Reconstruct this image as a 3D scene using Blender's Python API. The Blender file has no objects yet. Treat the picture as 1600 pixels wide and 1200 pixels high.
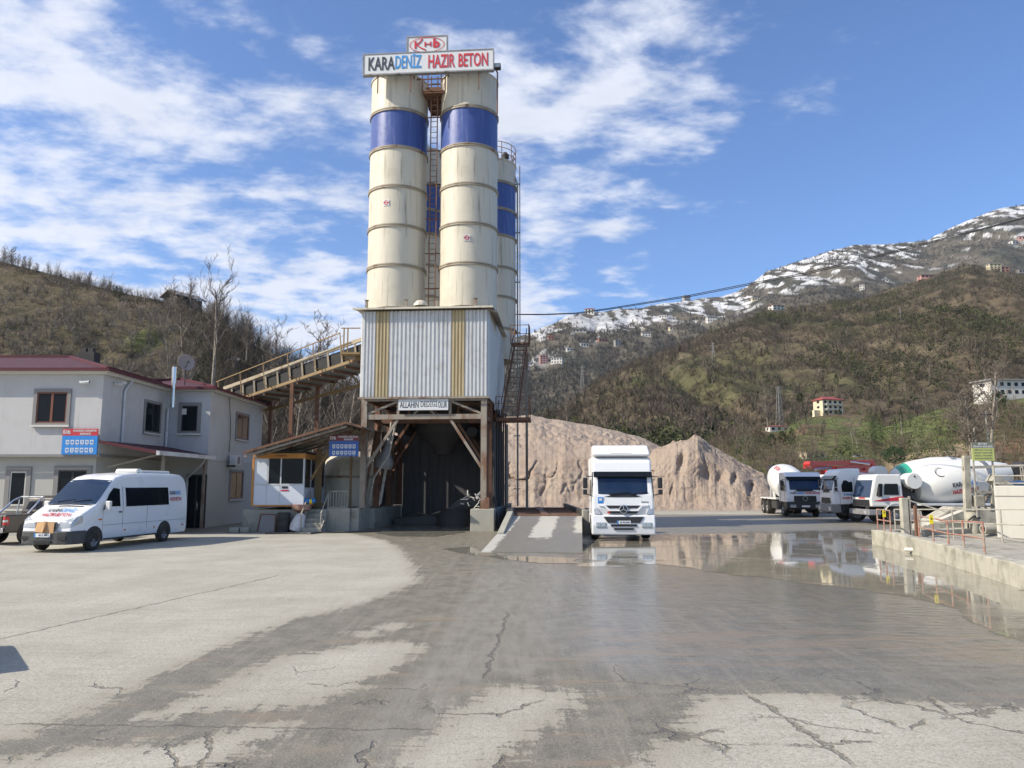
import bpy, math, random
import numpy as np
from mathutils import Vector, Matrix
from math import radians as R, sin, cos, pi
random.seed(7); np.random.seed(7)
S = bpy.context.scene; COL = S.collection
# ---------------------------------------------------------------- camera, world, sun, exposure
PITCH = R(7.4); F = 1200.0; CH = 2.2
cd = bpy.data.cameras.new('camera'); cam = bpy.data.objects.new('camera', cd); COL.objects.link(cam)
cam.location = (0, 0, CH); cam.rotation_euler = (pi/2 + PITCH, 0, 0)
cd.sensor_width = 36; cd.lens = 27.0; cd.clip_end = 20000; cd.clip_start = .1
S.camera = cam
S.view_settings.view_transform = 'Standard'; S.view_settings.look = 'None'; S.view_settings.gamma = 1
S.view_settings.exposure = 0.50
SUNV = Vector((3, 1.0, -2.5)).normalized()
sl = bpy.data.lights.new('sun', 'SUN'); so = bpy.data.objects.new('sun', sl); COL.objects.link(so)
sl.energy = 4.8; sl.angle = R(.5); sl.color = (1, .91, .78)
so.rotation_euler = SUNV.to_track_quat('-Z', 'Y').to_euler()
W = bpy.data.worlds.new('World'); S.world = W; W.use_nodes = True
def build_world():
    nt = W.node_tree; n = nt.nodes; l = nt.links; n.clear()
    out = n.new('ShaderNodeOutputWorld'); bg = n.new('ShaderNodeBackground'); l.new(bg.outputs[0], out.inputs[0])
    sky = n.new('ShaderNodeTexSky'); sky.sky_type = 'NISHITA'; sky.sun_disc = False
    sky.sun_elevation = math.asin(-SUNV.z); sky.sun_rotation = math.atan2(-SUNV.x, -SUNV.y) % (2*pi)
    sky.air_density = 1.0; sky.dust_density = .35; sky.ozone_density = 2.6
    bg.inputs[1].default_value = .105
    tc = n.new('ShaderNodeTexCoord'); sp = n.new('ShaderNodeSeparateXYZ'); l.new(tc.outputs['Generated'], sp.inputs[0])
    def M(op, a, b=None, c=None):
        m = n.new('ShaderNodeMath'); m.operation = op
        for i, q in enumerate((a, b, c)):
            if q is None: continue
            if isinstance(q, (int, float)): m.inputs[i].default_value = q
            else: l.new(q, m.inputs[i])
        return m.outputs[0]
    X, Y, Z = sp.outputs
    den = M('ADD', M('MAXIMUM', Z, 0.0), .16)
    px = M('DIVIDE', X, den); py = M('DIVIDE', Y, den)
    cb = n.new('ShaderNodeCombineXYZ'); l.new(px, cb.inputs[0]); l.new(py, cb.inputs[1])
    def noise(vec, scale, det, rough, rot=0, sc=(1, 1, 1), loc=(0, 0, 0), dist=0):
        mp = n.new('ShaderNodeMapping'); mp.inputs['Rotation'].default_value = (0, 0, rot)
        mp.inputs['Scale'].default_value = sc; mp.inputs['Location'].default_value = loc
        l.new(vec, mp.inputs[0]); t = n.new('ShaderNodeTexNoise'); t.inputs['Scale'].default_value = scale
        t.inputs['Detail'].default_value = det; t.inputs['Roughness'].default_value = rough
        t.inputs['Distortion'].default_value = dist
        l.new(mp.outputs[0], t.inputs['Vector']); return t.outputs[0]
    n1 = noise(cb.outputs[0], 2.1, 9, .6, R(-38), (1, 1.55, 1), (3.1, 1.7, 0), .25)
    n2 = noise(cb.outputs[0], 6.5, 6, .55, R(-20), (1, 1.2, 1), (0, 4, 0), .1)
    n3 = noise(cb.outputs[0], .75, 3, .5, R(25), (1, 1, 1), (1.3, 6.2, 0))
    cov = M('MULTIPLY', px, -.085)                       # more cloud to the left
    # clear patch to the upper right, extra band over the silos
    clr = M('MULTIPLY', M('SMOOTH_MAX', M('SUBTRACT', px, .35), 0.0, .2), -.16)
    n4 = noise(cb.outputs[0], 13, 6, .6, R(-30), (1, 1.5, 1), (2, 1, 0), .3)
    v = M('ADD', M('ADD', M('MULTIPLY', n1, .50), M('ADD', M('MULTIPLY', n2, .30), M('MULTIPLY', n4, .12))), M('MULTIPLY', n3, .33))
    v = M('ADD', M('ADD', v, cov), clr)
    mr = n.new('ShaderNodeMapRange'); mr.interpolation_type = 'SMOOTHSTEP'
    l.new(v, mr.inputs[0]); mr.inputs[1].default_value = .585; mr.inputs[2].default_value = .735
    mr.inputs[3].default_value = 0; mr.inputs[4].default_value = .93
    hz = M('MULTIPLY', mr.outputs[0], M('MINIMUM', M('ADD', M('MULTIPLY', M('MAXIMUM', Z, 0.0), 9.0), .35), 1.0))
    shade = n.new('ShaderNodeMapRange'); l.new(n1, shade.inputs[0]); shade.inputs[1].default_value = .42
    shade.inputs[2].default_value = .72; shade.inputs[3].default_value = 6.9; shade.inputs[4].default_value = 5.9
    cc = n.new('ShaderNodeVectorMath'); cc.operation = 'SCALE'; cc.inputs[0].default_value = (.93, .97, 1.08)
    l.new(shade.outputs[0], cc.inputs[3])
    tint = n.new('ShaderNodeVectorMath'); tint.operation = 'MULTIPLY'; l.new(sky.outputs[0], tint.inputs[0])
    tint.inputs[1].default_value = (.74, .96, 1.26)
    mx = n.new('ShaderNodeMix'); mx.data_type = 'RGBA'; l.new(hz, mx.inputs[0])
    l.new(tint.outputs[0], mx.inputs[6]); l.new(cc.outputs[0], mx.inputs[7]); l.new(mx.outputs[2], bg.inputs[0])
build_world()
# ---------------------------------------------------------------- placing: pixel of the 1600x1200 photo + depth in metres -> point
def D(x, y):
    u = (x-800)/F; v = (600-y)/F
    return (u, cos(PITCH)-v*sin(PITCH), sin(PITCH)+v*cos(PITCH))
def at(x, y, Y):
    d = D(x, y); k = Y/d[1]; return Vector((d[0]*k, Y, CH+d[2]*k))
def gr(x, y, z=0.0):
    d = D(x, y); k = (z-CH)/d[2]; return Vector((d[0]*k, d[1]*k, z))
def proj(X, Y, Z):
    Zc = Z-CH; f = Y*cos(PITCH)+Zc*sin(PITCH); up = -Y*sin(PITCH)+Zc*cos(PITCH)
    return 800+F*X/f, 600-F*up/f
# ---------------------------------------------------------------- naming helpers
OFF = {}
def tag(o, label=None, cat=None, group=None, kind=None):
    if label: o['label'] = label
    if cat: o['category'] = cat
    if group: o['group'] = group
    if kind: o['kind'] = kind
    return o
def thing(name, label, cat, loc=(0, 0, 0), rz=0, group=None, world=False):
    o = bpy.data.objects.new(name, None); COL.objects.link(o); o.location = loc; o.rotation_euler = (0, 0, rz)
    o.empty_display_size = .3; tag(o, label, cat, group)
    OFF[o.name] = Vector(loc) if world else Vector((0, 0, 0)); return o
def copy_tree(o, parent=None):
    c = o.copy(); COL.objects.link(c); c.parent = parent
    for ch in list(o.children): copy_tree(ch, c)
    return c
class MB:
    def __init__(s): s.v = []; s.f = []; s.sm = []
    def add(s, vs, fs, sm=False):
        b = len(s.v); s.v += [tuple(p) for p in vs]; s.f += [tuple(b+i for i in f) for f in fs]; s.sm += [sm]*len(fs); return s
    def box(s, x0, x1, y0, y1, z0, z1):
        return s.add([(x0,y0,z0),(x1,y0,z0),(x1,y1,z0),(x0,y1,z0),(x0,y0,z1),(x1,y0,z1),(x1,y1,z1),(x0,y1,z1)],
                     [(0,3,2,1),(4,5,6,7),(0,1,5,4),(1,2,6,5),(2,3,7,6),(3,0,4,7)])
    def bar(s, p, q, w, h=None, up=(0, 0, 1)):
        p, q = Vector(p), Vector(q); h = h or w; d = (q-p).normalized(); u = Vector(up)
        if abs(d.dot(u)) > .97: u = Vector((0, 1, 0))
        a = d.cross(u).normalized()*w/2; b = a.cross(d).normalized()*h/2
        return s.add([p-a-b, p+a-b, p+a+b, p-a+b, q-a-b, q+a-b, q+a+b, q-a+b],
                     [(0,1,2,3),(7,6,5,4),(0,4,5,1),(1,5,6,2),(2,6,7,3),(3,7,4,0)])
    def tube(s, p, q, r, r2=None, n=8, cap=True):
        p, q = Vector(p), Vector(q); r2 = r if r2 is None else r2; d = (q-p).normalized()
        u = Vector((0, 0, 1)) if abs(d.z) < .95 else Vector((1, 0, 0)); a = d.cross(u).normalized(); b = d.cross(a)
        vs = [p+(a*cos(2*pi*i/n)+b*sin(2*pi*i/n))*r for i in range(n)]+[q+(a*cos(2*pi*i/n)+b*sin(2*pi*i/n))*r2 for i in range(n)]
        s.add(vs, [(i, (i+1) % n, n+(i+1) % n, n+i) for i in range(n)], True)
        if cap:
            b0 = len(s.v)-2*n; s.f += [tuple(b0+i for i in range(n))[::-1], tuple(b0+n+i for i in range(n))]; s.sm += [False, False]
        return s
    def path(s, pts, r, n=6):
        for a, b in zip(pts[:-1], pts[1:]): s.tube(a, b, r, n=n)
        return s
    def lathe(s, prof, o=(0, 0, 0), ax=(0, 0, 1), n=32, a0=0, a1=2*pi, sm=True):
        o = Vector(o); ax = Vector(ax).normalized(); u = Vector((0, 0, 1)) if abs(ax.z) < .95 else Vector((1, 0, 0))
        a = ax.cross(u).normalized(); b = ax.cross(a).normalized(); full = abs(a1-a0-2*pi) < 1e-6; m = n if full else n+1
        vs = []
        for r, h in prof:
            for i in range(m):
                t = a0+(a1-a0)*i/n; vs.append(o+ax*h+(a*cos(t)+b*sin(t))*max(r, 1e-4))
        fs = []
        for k in range(len(prof)-1):
            for i in range(n if full else n):
                j = (i+1) % m; fs.append((k*m+i, k*m+j, (k+1)*m+j, (k+1)*m+i))
        return s.add(vs, fs, sm)
    def prism(s, poly, axis, a0, a1, ins=None):
        def P(p, a):
            return {'x': (a, p[0], p[1]), 'y': (p[0], a, p[1]), 'z': (p[0], p[1], a)}[axis]
        n = len(poly); vs = [P(p, a0) for p in poly]+[P(p, a1) for p in poly]
        return s.add(vs, [tuple(range(n))[::-1], tuple(range(n, 2*n))]+[(i, (i+1) % n, n+(i+1) % n, n+i) for i in range(n)])
    def slab(s, pts, nrm, th):
        n = len(pts); nv = Vector(nrm).normalized()*th; vs = [Vector(p) for p in pts]; vs += [p+nv for p in vs]
        return s.add(vs, [tuple(range(n))[::-1], tuple(range(n, 2*n))]+[(i, (i+1) % n, n+(i+1) % n, n+i) for i in range(n)])
    def each(s, name, mat, parent, **k):
        """every separate piece (run of faces sharing vertices) becomes its own object"""
        import itertools
        comp = list(range(len(s.v)))
        def find(i):
            while comp[i] != i: comp[i] = comp[comp[i]]; i = comp[i]
            return i
        for f in s.f:
            for i in f[1:]: comp[find(i)] = find(f[0])
        groups = {}
        for fi, f in enumerate(s.f): groups.setdefault(find(f[0]), []).append(fi)
        for g in groups.values():
            m = MB(); mp = {}
            for fi in g:
                f2 = []
                for i in s.f[fi]:
                    if i not in mp: mp[i] = len(m.v); m.v.append(s.v[i])
                    f2.append(mp[i])
                m.f.append(tuple(f2)); m.sm.append(s.sm[fi])
            m.build(name, mat, parent, **k)
    def xf(s, M):
        s.v = [tuple(M @ Vector(p)) for p in s.v]; return s
    def build(s, name, mat, parent=None, bevel=0, seg=2, label=None):
        V = s.v
        if parent is not None:
            off = OFF[parent.name]; loc = Vector((0, 0, 0))
        else:
            a = np.array(V); off = Vector((float((a[:, 0].min()+a[:, 0].max())/2), float((a[:, 1].min()+a[:, 1].max())/2), float(a[:, 2].min()))); loc = off
        me = bpy.data.meshes.new(name); me.from_pydata([tuple(Vector(p)-off) for p in V], [], s.f)
        me.polygons.foreach_set('use_smooth', s.sm)
        me.validate(); me.update()
        o = bpy.data.objects.new(name, me); COL.objects.link(o); o.location = loc
        fixn(me)
        if any(s.sm): me.set_sharp_from_angle(angle=R(40))
        if mat: me.materials.append(mat)
        if parent is not None: o.parent = parent
        OFF[o.name] = off
        if bevel:
            m = o.modifiers.new('bevel', 'BEVEL'); m.width = bevel; m.segments = seg; m.limit_method = 'ANGLE'; m.angle_limit = R(32)
            m.harden_normals = False
        if label: o['label'] = label
        return o
import bmesh
def fixn(me):
    bm = bmesh.new(); bm.from_mesh(me); bmesh.ops.recalc_face_normals(bm, faces=bm.faces); bm.to_mesh(me); bm.free()
def mesh_np(name, V, Fa, mat, smooth=False, col=None, parent=None, attrs=None, origin=None):
    V = np.asarray(V, dtype=np.float32); Fa = np.asarray(Fa, dtype=np.int32); k = Fa.shape[1]
    o3 = np.array(origin if origin is not None else (0, 0, 0), dtype=np.float32)
    me = bpy.data.meshes.new(name); me.vertices.add(len(V)); me.vertices.foreach_set('co', (V-o3).ravel())
    me.loops.add(Fa.size); me.loops.foreach_set('vertex_index', Fa.ravel())
    me.polygons.add(len(Fa)); me.polygons.foreach_set('loop_start', np.arange(0, Fa.size, k, dtype=np.int32))
    me.polygons.foreach_set('loop_total', np.full(len(Fa), k, dtype=np.int32))
    me.polygons.foreach_set('use_smooth', np.full(len(Fa), smooth, dtype=bool))
    me.update(calc_edges=True)
    if col is not None:
        a = me.color_attributes.new('col', 'FLOAT_COLOR', 'POINT'); c = np.ones((len(V), 4), dtype=np.float32); c[:, :3] = col
        a.data.foreach_set('color', c.ravel())
    for kk, vv in (attrs or {}).items():
        a = me.attributes.new(kk, 'FLOAT', 'POINT'); a.data.foreach_set('value', np.asarray(vv, dtype=np.float32).ravel())
    me.materials.append(mat)
    o = bpy.data.objects.new(name, me); COL.objects.link(o); o.location = tuple(float(q) for q in o3)
    if parent is not None: o.parent = parent; o.location = (0, 0, 0)
    OFF[o.name] = Vector((0, 0, 0)); return o
# ---------------------------------------------------------------- materials
class NT:
    def __init__(s, name):
        s.m = bpy.data.materials.new(name); s.m.use_nodes = True; s.n = s.m.node_tree.nodes; s.l = s.m.node_tree.links
        s.b = s.n['Principled BSDF']; s.tc = s.n.new('ShaderNodeTexCoord')
    def put(s, sock, val):
        if isinstance(val, bpy.types.NodeSocket): s.l.new(val, sock)
        elif isinstance(val, (tuple, list)) and len(val) == 3 and len(sock.default_value) == 4: sock.default_value = (*val, 1)
        else: sock.default_value = val
    def noise(s, scale, det=4, rough=.55, vec=None, sc=None, dist=0, out=0):
        t = s.n.new('ShaderNodeTexNoise'); t.inputs['Scale'].default_value = scale; t.inputs['Detail'].default_value = det
        t.inputs['Roughness'].default_value = rough; t.inputs['Distortion'].default_value = dist
        v = vec or s.tc.outputs['Object']
        if sc:
            mp = s.n.new('ShaderNodeMapping'); mp.inputs['Scale'].default_value = sc; s.l.new(v, mp.inputs[0]); v = mp.outputs[0]
        s.l.new(v, t.inputs['Vector']); return t.outputs[out]
    def math(s, op, a, b=0.0, c=0.0):
        m = s.n.new('ShaderNodeMath'); m.operation = op
        for i, q in enumerate((a, b, c)): s.put(m.inputs[i], q)
        return m.outputs[0]
    def rng(s, v, a, b, c=0.0, d=1.0, smooth=True):
        m = s.n.new('ShaderNodeMapRange'); m.interpolation_type = 'SMOOTHSTEP' if smooth else 'LINEAR'
        s.put(m.inputs[0], v)
        for i, q in enumerate((a, b, c, d)): s.put(m.inputs[i+1], q)
        return m.outputs[0]
    def mix(s, f, a, b, mode='MIX'):
        m = s.n.new('ShaderNodeMix'); m.data_type = 'RGBA'; m.blend_type = mode
        s.put(m.inputs[0], f); s.put(m.inputs[6], a); s.put(m.inputs[7], b); return m.outputs[2]
    def attr(s, name, out='Fac'):
        a = s.n.new('ShaderNodeAttribute'); a.attribute_name = name; return a.outputs[out]
    def bump(s, h, st=.3, d=.02, nrm=None):
        b = s.n.new('ShaderNodeBump'); b.inputs['Strength'].default_value = st; b.inputs['Distance'].default_value = d
        s.put(b.inputs['Height'], h)
        if nrm is not None: s.l.new(nrm, b.inputs['Normal'])
        s.l.new(b.outputs[0], s.b.inputs['Normal']); return b.outputs[0]
def mat(name, col, rough=.6, metal=0.0, var=.14, scale=2.5, dirt=None, dth=(.52, .68), dscale=1.6, dz=1.0,
        streak=None, sth=(.55, .75), bump=0, bscale=30, coat=0, spec=.5):
    t = NT(name); n1 = t.noise(scale, 5)
    c = t.mix(n1, tuple(q*(1-var*1.4) for q in col), tuple(min(q*(1+var*1.4), 1) for q in col))
    if dirt: c = t.mix(t.rng(t.noise(dscale, 8, .65, sc=(1, 1, dz)), *dth), c, dirt)
    if streak: c = t.mix(t.rng(t.noise(2.2, 6, .6, sc=(2.6, 2.6, .16)), *sth), c, streak)
    t.put(t.b.inputs['Base Color'], c); t.b.inputs['Metallic'].default_value = metal
    t.put(t.b.inputs['Roughness'], t.rng(t.noise(scale*2, 3), .3, .7, max(rough-.08, .02), min(rough+.1, 1), False))
    t.b.inputs['Coat Weight'].default_value = coat; t.b.inputs['Coat Roughness'].default_value = .08
    t.b.inputs['Specular IOR Level'].default_value = spec
    if bump: t.bump(t.noise(bscale, 5), bump, .02)
    return t.m
RUST = (.16, .075, .035)
K = dict(
 cream=mat('cream_silo_paint', (.57, .53, .43), .45, var=.04, dirt=(.46, .42, .33), dth=(.45, .8), dscale=.6, streak=(.24, .21, .15), sth=(.53, .78), spec=.4),
 blue=mat('blue_silo_paint', (.05, .085, .27), .36, var=.08, streak=(.17, .21, .40), sth=(.5, .85)),
 ring=mat('silo_ring_steel', (.33, .29, .22), .6, dirt=RUST, dth=(.5, .75)),
 steel=mat('weathered_grey_steel', (.27, .235, .19), .65, dirt=(.17, .09, .05), dth=(.46, .64), dscale=1.1, dz=.5),
 rust=mat('rusty_steel', (.17, .085, .05), .8, dirt=(.06, .04, .03), dth=(.5, .7)),
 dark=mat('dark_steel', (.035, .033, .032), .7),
 bumper=mat('dark_grey_bumper_plastic', (.055, .055, .058), .6, var=.08),
 black=mat('black_plastic', (.018, .018, .02), .5, var=.1),
 concrete=mat('old_concrete', (.34, .33, .28), .88, dirt=(.17, .17, .13), dth=(.5, .75), bump=.25, streak=(.20, .19, .15), sth=(.55, .8)),
 clad=mat('grey_metal_cladding', (.56, .57, .57), .45, metal=.1, var=.06, streak=(.33, .32, .29), sth=(.52, .8), dirt=(.46, .46, .44), dth=(.5, .7)),
 clad2=mat('beige_metal_cladding', (.46, .38, .22), .5, metal=.1, var=.08, streak=(.26, .20, .11), sth=(.5, .8)),
 white=mat('white_vehicle_paint', (.74, .75, .76), .3, var=.01, scale=.4, coat=.4),
 white2=mat('dusty_white_paint', (.64, .64, .61), .4, var=.02, scale=.5, streak=(.55, .54, .50), sth=(.5, .9), coat=.2),
 glass=mat('dark_window_glass', (.010, .013, .017), .05, var=.1, spec=.16),
 glassb=mat('blue_tinted_windscreen', (.012, .026, .055), .04, var=.3, scale=1.2, spec=.5),
 tyre=mat('tyre_rubber', (.028, .026, .024), .85, dirt=(.12, .11, .09), dth=(.5, .7), dscale=3),
 rim=mat('steel_rim', (.30, .30, .30), .5, metal=.4, dirt=(.14, .12, .10)),
 chrome=mat('polished_metal', (.62, .62, .64), .2, metal=.9, var=.05),
 lamp=mat('headlamp_glass', (.42, .44, .46), .12, metal=.3, var=.25, scale=14),
 red=mat('red_lamp_plastic', (.45, .02, .02), .3),
 amber=mat('amber_lamp_plastic', (.6, .2, .03), .3),
 signw=mat('white_sign_face', (.60, .62, .63), .55, var=.03, streak=(.5, .5, .48), sth=(.6, .9), spec=.3),
 ink=mat('dark_ink', (.025, .03, .045), .5), inkb=mat('light_blue_ink', (.03, .26, .62), .5), inkr=mat('red_ink', (.50, .025, .04), .5),
 signb=mat('blue_sign_face', (.02, .22, .60), .45, var=.05), signd=mat('faded_blue_sign_face', (.03, .10, .33), .5),
 signr=mat('red_sign_face', (.50, .03, .04), .5), signm=mat('maroon_sign_face', (.16, .03, .035), .5),
 wall=mat('grey_render_wall', (.49, .485, .475), .9, var=.05, dirt=(.42, .41, .395), dth=(.45, .75), dscale=.8, streak=(.36, .35, .33), sth=(.56, .82), bump=.06, bscale=60),
 wall2=mat('beige_grey_render', (.43, .42, .38), .9, var=.05, bump=.06, bscale=60),
 trim=mat('dark_grey_trim', (.23, .22, .21), .85, var=.06),
 roof=mat('maroon_tile_roof', (.075, .03, .04), .65, var=.14, dirt=(.055, .026, .034), spec=.2),
 fascia=mat('red_metal_fascia', (.085, .018, .026), .55, spec=.3),
 wood=mat('brown_window_wood', (.17, .055, .03), .5),
 gutter=mat('white_gutter', (.55, .56, .57), .45, dirt=(.35, .35, .33)),
 orange=mat('ochre_kiosk_trim', (.50, .22, .05), .6),
 kiosk=mat('white_kiosk_panel', (.62, .66, .72), .4, var=.03),
 chord=mat('dusty_tan_steel', (.36, .31, .22), .7, dirt=(.2, .13, .07), dth=(.48, .7)),
 yel=mat('ochre_painted_steel', (.24, .16, .07), .6, dirt=RUST, dth=(.5, .7)),
 belt=mat('black_belt', (.02, .02, .02), .8),
 sheet=mat('galvanised_sheet', (.22, .22, .21), .55, metal=.4, dirt=(.12, .09, .07)),
 redp=mat('red_machine_paint', (.46, .03, .02), .35, var=.08, coat=.3),
 green=mat('green_drum_paint', (.03, .30, .20), .35, var=.06, coat=.3),
 olive=mat('taupe_car_paint', (.055, .048, .042), .35, metal=.4, var=.1, coat=.5, dirt=(.15, .14, .12)),
 redrail=mat('faded_red_rail_paint', (.34, .14, .10), .75, dirt=(.33, .27, .21), dth=(.42, .6), dscale=5),
 grail=mat('cement_splashed_rail', (.36, .34, .29), .8, dirt=(.15, .12, .09), dth=(.5, .7), dscale=5),
 yellow=mat('yellow_tag', (.75, .62, .02), .5), card=mat('brown_cardboard', (.46, .28, .14), .85),
 plate=mat('number_plate', (.68, .70, .72), .4), infog=mat('yellow_green_sign_face', (.46, .50, .16), .55), infod=mat('grey_green_sign_header', (.17, .18, .14), .6),
 bark=mat('pale_bark', (.26, .23, .19), .9, dirt=(.12, .10, .08), dth=(.45, .65), dscale=3), twig=mat('grey_brown_twigs', (.15, .125, .10), .9), dish=mat('dusty_dish', (.30, .26, .25), .7),
 shed=mat('weathered_shed_boards', (.13, .11, .09), .9, streak=(.05, .045, .04), sth=(.45, .6)),
 hwhite=mat('house_white_plaster', (.60, .58, .53), .9, var=.05), hcream=mat('house_cream_plaster', (.58, .52, .36), .9, var=.05),
 hpink=mat('house_pink_plaster', (.44, .25, .22), .9, var=.06), hbrick=mat('house_bare_brick', (.32, .17, .12), .9, var=.1),
 hgrey=mat('house_grey_concrete', (.32, .31, .29), .9), hroof=mat('house_red_roof', (.26, .055, .05), .8), hgroof=mat('house_grey_roof', (.25, .25, .25), .7),
)
K['glassb'].node_tree.nodes['Principled BSDF'].inputs['Specular Tint'].default_value = (.45, .62, 1, 1)
def text(s, size, m, parent, M, ext=.008, bold=.0, sx=1.0, name='lettering', shear=0, wrap=None, width=None):
    """lettering as a mesh; M places its local XY plane, centred on the origin"""
    cu = bpy.data.curves.new('t', 'FONT'); cu.body = s; cu.size = size; cu.extrude = ext; cu.offset = bold; cu.shear = shear
    cu.align_x = 'CENTER'; cu.align_y = 'CENTER'; cu.resolution_u = 3
    o = bpy.data.objects.new('t', cu); COL.objects.link(o); bpy.context.view_layer.update()
    me = bpy.data.meshes.new_from_object(o); bpy.data.objects.remove(o); bpy.data.curves.remove(cu)
    xs = [v.co.x for v in me.vertices] or [0]
    if width: sx = width/(max(xs)-min(xs))
    off = OFF[parent.name]
    for v in me.vertices:
        p = Vector((v.co.x*sx, v.co.y, v.co.z))
        v.co = (wrap(p) if wrap else (M @ p))-off
    me.materials.clear(); me.materials.append(m); me.name = name
    q = bpy.data.objects.new(name, me); COL.objects.link(q); q.parent = parent; OFF[q.name] = off; return q
def face_cam(p, ry=0): return Matrix.Translation(p) @ Matrix.Rotation(ry, 4, 'Y') @ Matrix.Rotation(pi/2, 4, 'X')
def face_x(p): return Matrix.Translation(p) @ Matrix.Rotation(pi/2, 4, 'Z') @ Matrix.Rotation(pi/2, 4, 'X')
# value noise
def vnoise(x, y, seed=0):
    xi = np.floor(x).astype(np.int64); yi = np.floor(y).astype(np.int64); xf = x-xi; yf = y-yi
    def h(a, b):
        n = (a*374761393+b*668265263+seed*1274126177) & 0x7fffffff
        n = ((n ^ (n >> 13))*1274126177) & 0x7fffffff; return ((n ^ (n >> 16)) & 0xffff)/65535.0
    u = xf*xf*(3-2*xf); v = yf*yf*(3-2*yf)
    return (h(xi, yi)*(1-u)+h(xi+1, yi)*u)*(1-v)+(h(xi, yi+1)*(1-u)+h(xi+1, yi+1)*u)*v
def fbm(x, y, o=5, seed=0, g=.5):
    t = 0; a = 1; s = 0
    for i in range(o): t = t+a*(vnoise(x*2**i, y*2**i, seed+i)-.5); s += a; a *= g
    return t/s*2
def sdf(poly, X, Y):
    P = np.array(poly, dtype=float); d = np.full(X.shape, 1e9); ins = np.zeros(X.shape, bool); n = len(P)
    for i in range(n):
        ax, ay = P[i]; bx, by = P[(i+1) % n]; ex, ey = bx-ax, by-ay
        t = np.clip(((X-ax)*ex+(Y-ay)*ey)/(ex*ex+ey*ey+1e-9), 0, 1)
        d = np.minimum(d, (X-ax-ex*t)**2+(Y-ay-ey*t)**2)
        c = ((ay > Y) != (by > Y)) & (X < (bx-ax)*(Y-ay)/((by-ay) if by != ay else 1e-9)+ax); ins ^= c
    d = np.sqrt(d); return np.where(ins, d, -d)
def pxpoly(l): return [tuple(gr(*p))[:2] for p in l]
# ================================================================ GROUND
def axis(segs):
    out = []
    for a, b, st in segs: out += list(np.arange(a, b, st))
    return np.array(out+[segs[-1][1]])
gx = axis([(-3200, -2000, 600), (-2000, -300, 200), (-300, -60, 20), (-60, -26, 1.6), (-26, -12, .5), (-12, 12, .16), (12, 26, .4), (26, 60, 1.6), (60, 300, 20), (300, 2000, 200), (2000, 3200, 600)])
gy = axis([(-400, -40, 60), (-40, 0, 5), (0, 5, 1), (5, 14, .12), (14, 30, .2), (30, 50, .5), (50, 90, 2), (90, 300, 15), (300, 2000, 200), (2000, 3200, 600)])
GX, GY = np.meshgrid(gx, gy)
dry = [
 [(-900, 836), (200, 834), (540, 831), (610, 845), (640, 868), (660, 905), (600, 935), (480, 965), (400, 990), (250, 1060), (100, 1130), (40, 1152), (-300, 1180), (-2500, 1220)],
 [(670, 1010), (640, 1001), (560, 1003), (520, 1012), (420, 1030), (330, 1070), (240, 1105), (190, 1125), (250, 1128), (330, 1112), (430, 1108), (520, 1095), (600, 1055)],
 [(560, 1000), (640, 978), (615, 968), (540, 990)],
 [(30, 1180), (130, 1163), (250, 1158), (330, 1150), (400, 1128), (478, 1118), (440, 1150), (365, 1188), (300, 1230), (-100, 1260), (-200, 1200)],
 [(785, 1068), (830, 1074), (935, 1080), (905, 1105), (850, 1140), (800, 1175), (760, 1230), (560, 1240), (600, 1185), (660, 1140), (700, 1105)],
 [(990, 1190), (1040, 1130), (1085, 1092), (1110, 1083), (1160, 1082), (1250, 1079), (1330, 1090), (1450, 1096), (1600, 1104), (2400, 1130), (3000, 1500), (900, 1500)]]
sd = np.full(GX.shape, -9.0)
for p in dry: sd = np.maximum(sd, sdf(pxpoly(p), GX, GY))
sd = np.maximum(sd, np.clip((GY-56)*.3, -9, 3))                # dry yard far behind
sd = np.maximum(sd, np.where(GY < 6.2, (6.2-GY)-.6, -9))
film = sdf(pxpoly([(905, 866), (1100, 872), (1700, 905), (2300, 1000), (1650, 1090), (1200, 1072), (980, 1060), (880, 1040), (800, 1000), (850, 930)]), GX, GY)
sd = np.clip(sd, -3, 3); film = np.clip(film, -3, 3)
trk = np.full(GX.shape, 9.0)
def pl_dist(pts):
    d = np.full(GX.shape, 1e9)
    for (ax, ay), (bx, by) in zip(pts[:-1], pts[1:]):
        ex, ey = bx-ax, by-ay; t = np.clip(((GX-ax)*ex+(GY-ay)*ey)/(ex*ex+ey*ey), 0, 1)
        d = np.minimum(d, np.hypot(GX-ax-ex*t, GY-ay-ey*t))
    return d
for l in ([(800, 1040), (835, 950), (868, 880)], [(690, 1060), (770, 950), (800, 880)], [(600, 1200), (730, 1010), (780, 880)]):
    trk = np.minimum(trk, pl_dist(pxpoly(l)))
z = GX*0-.004
PUD = [(913, 884), (914, 852), (1020, 847), (1060, 838), (1200, 834), (1368, 831), (1372, 852), (1432, 866), (1600, 918), (1800, 990), (1850, 1080), (1600, 998), (1500, 962), (1400, 928), (1230, 905), (1050, 883)]
pud = np.clip(sdf(pxpoly(PUD), GX, GY), -4, 2)
GN, GM = GX.shape
idx = np.arange(GN*GM).reshape(GN, GM); Fg = np.stack([idx[:-1, :-1], idx[:-1, 1:], idx[1:, 1:], idx[1:, :-1]], -1).reshape(-1, 4)
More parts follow.
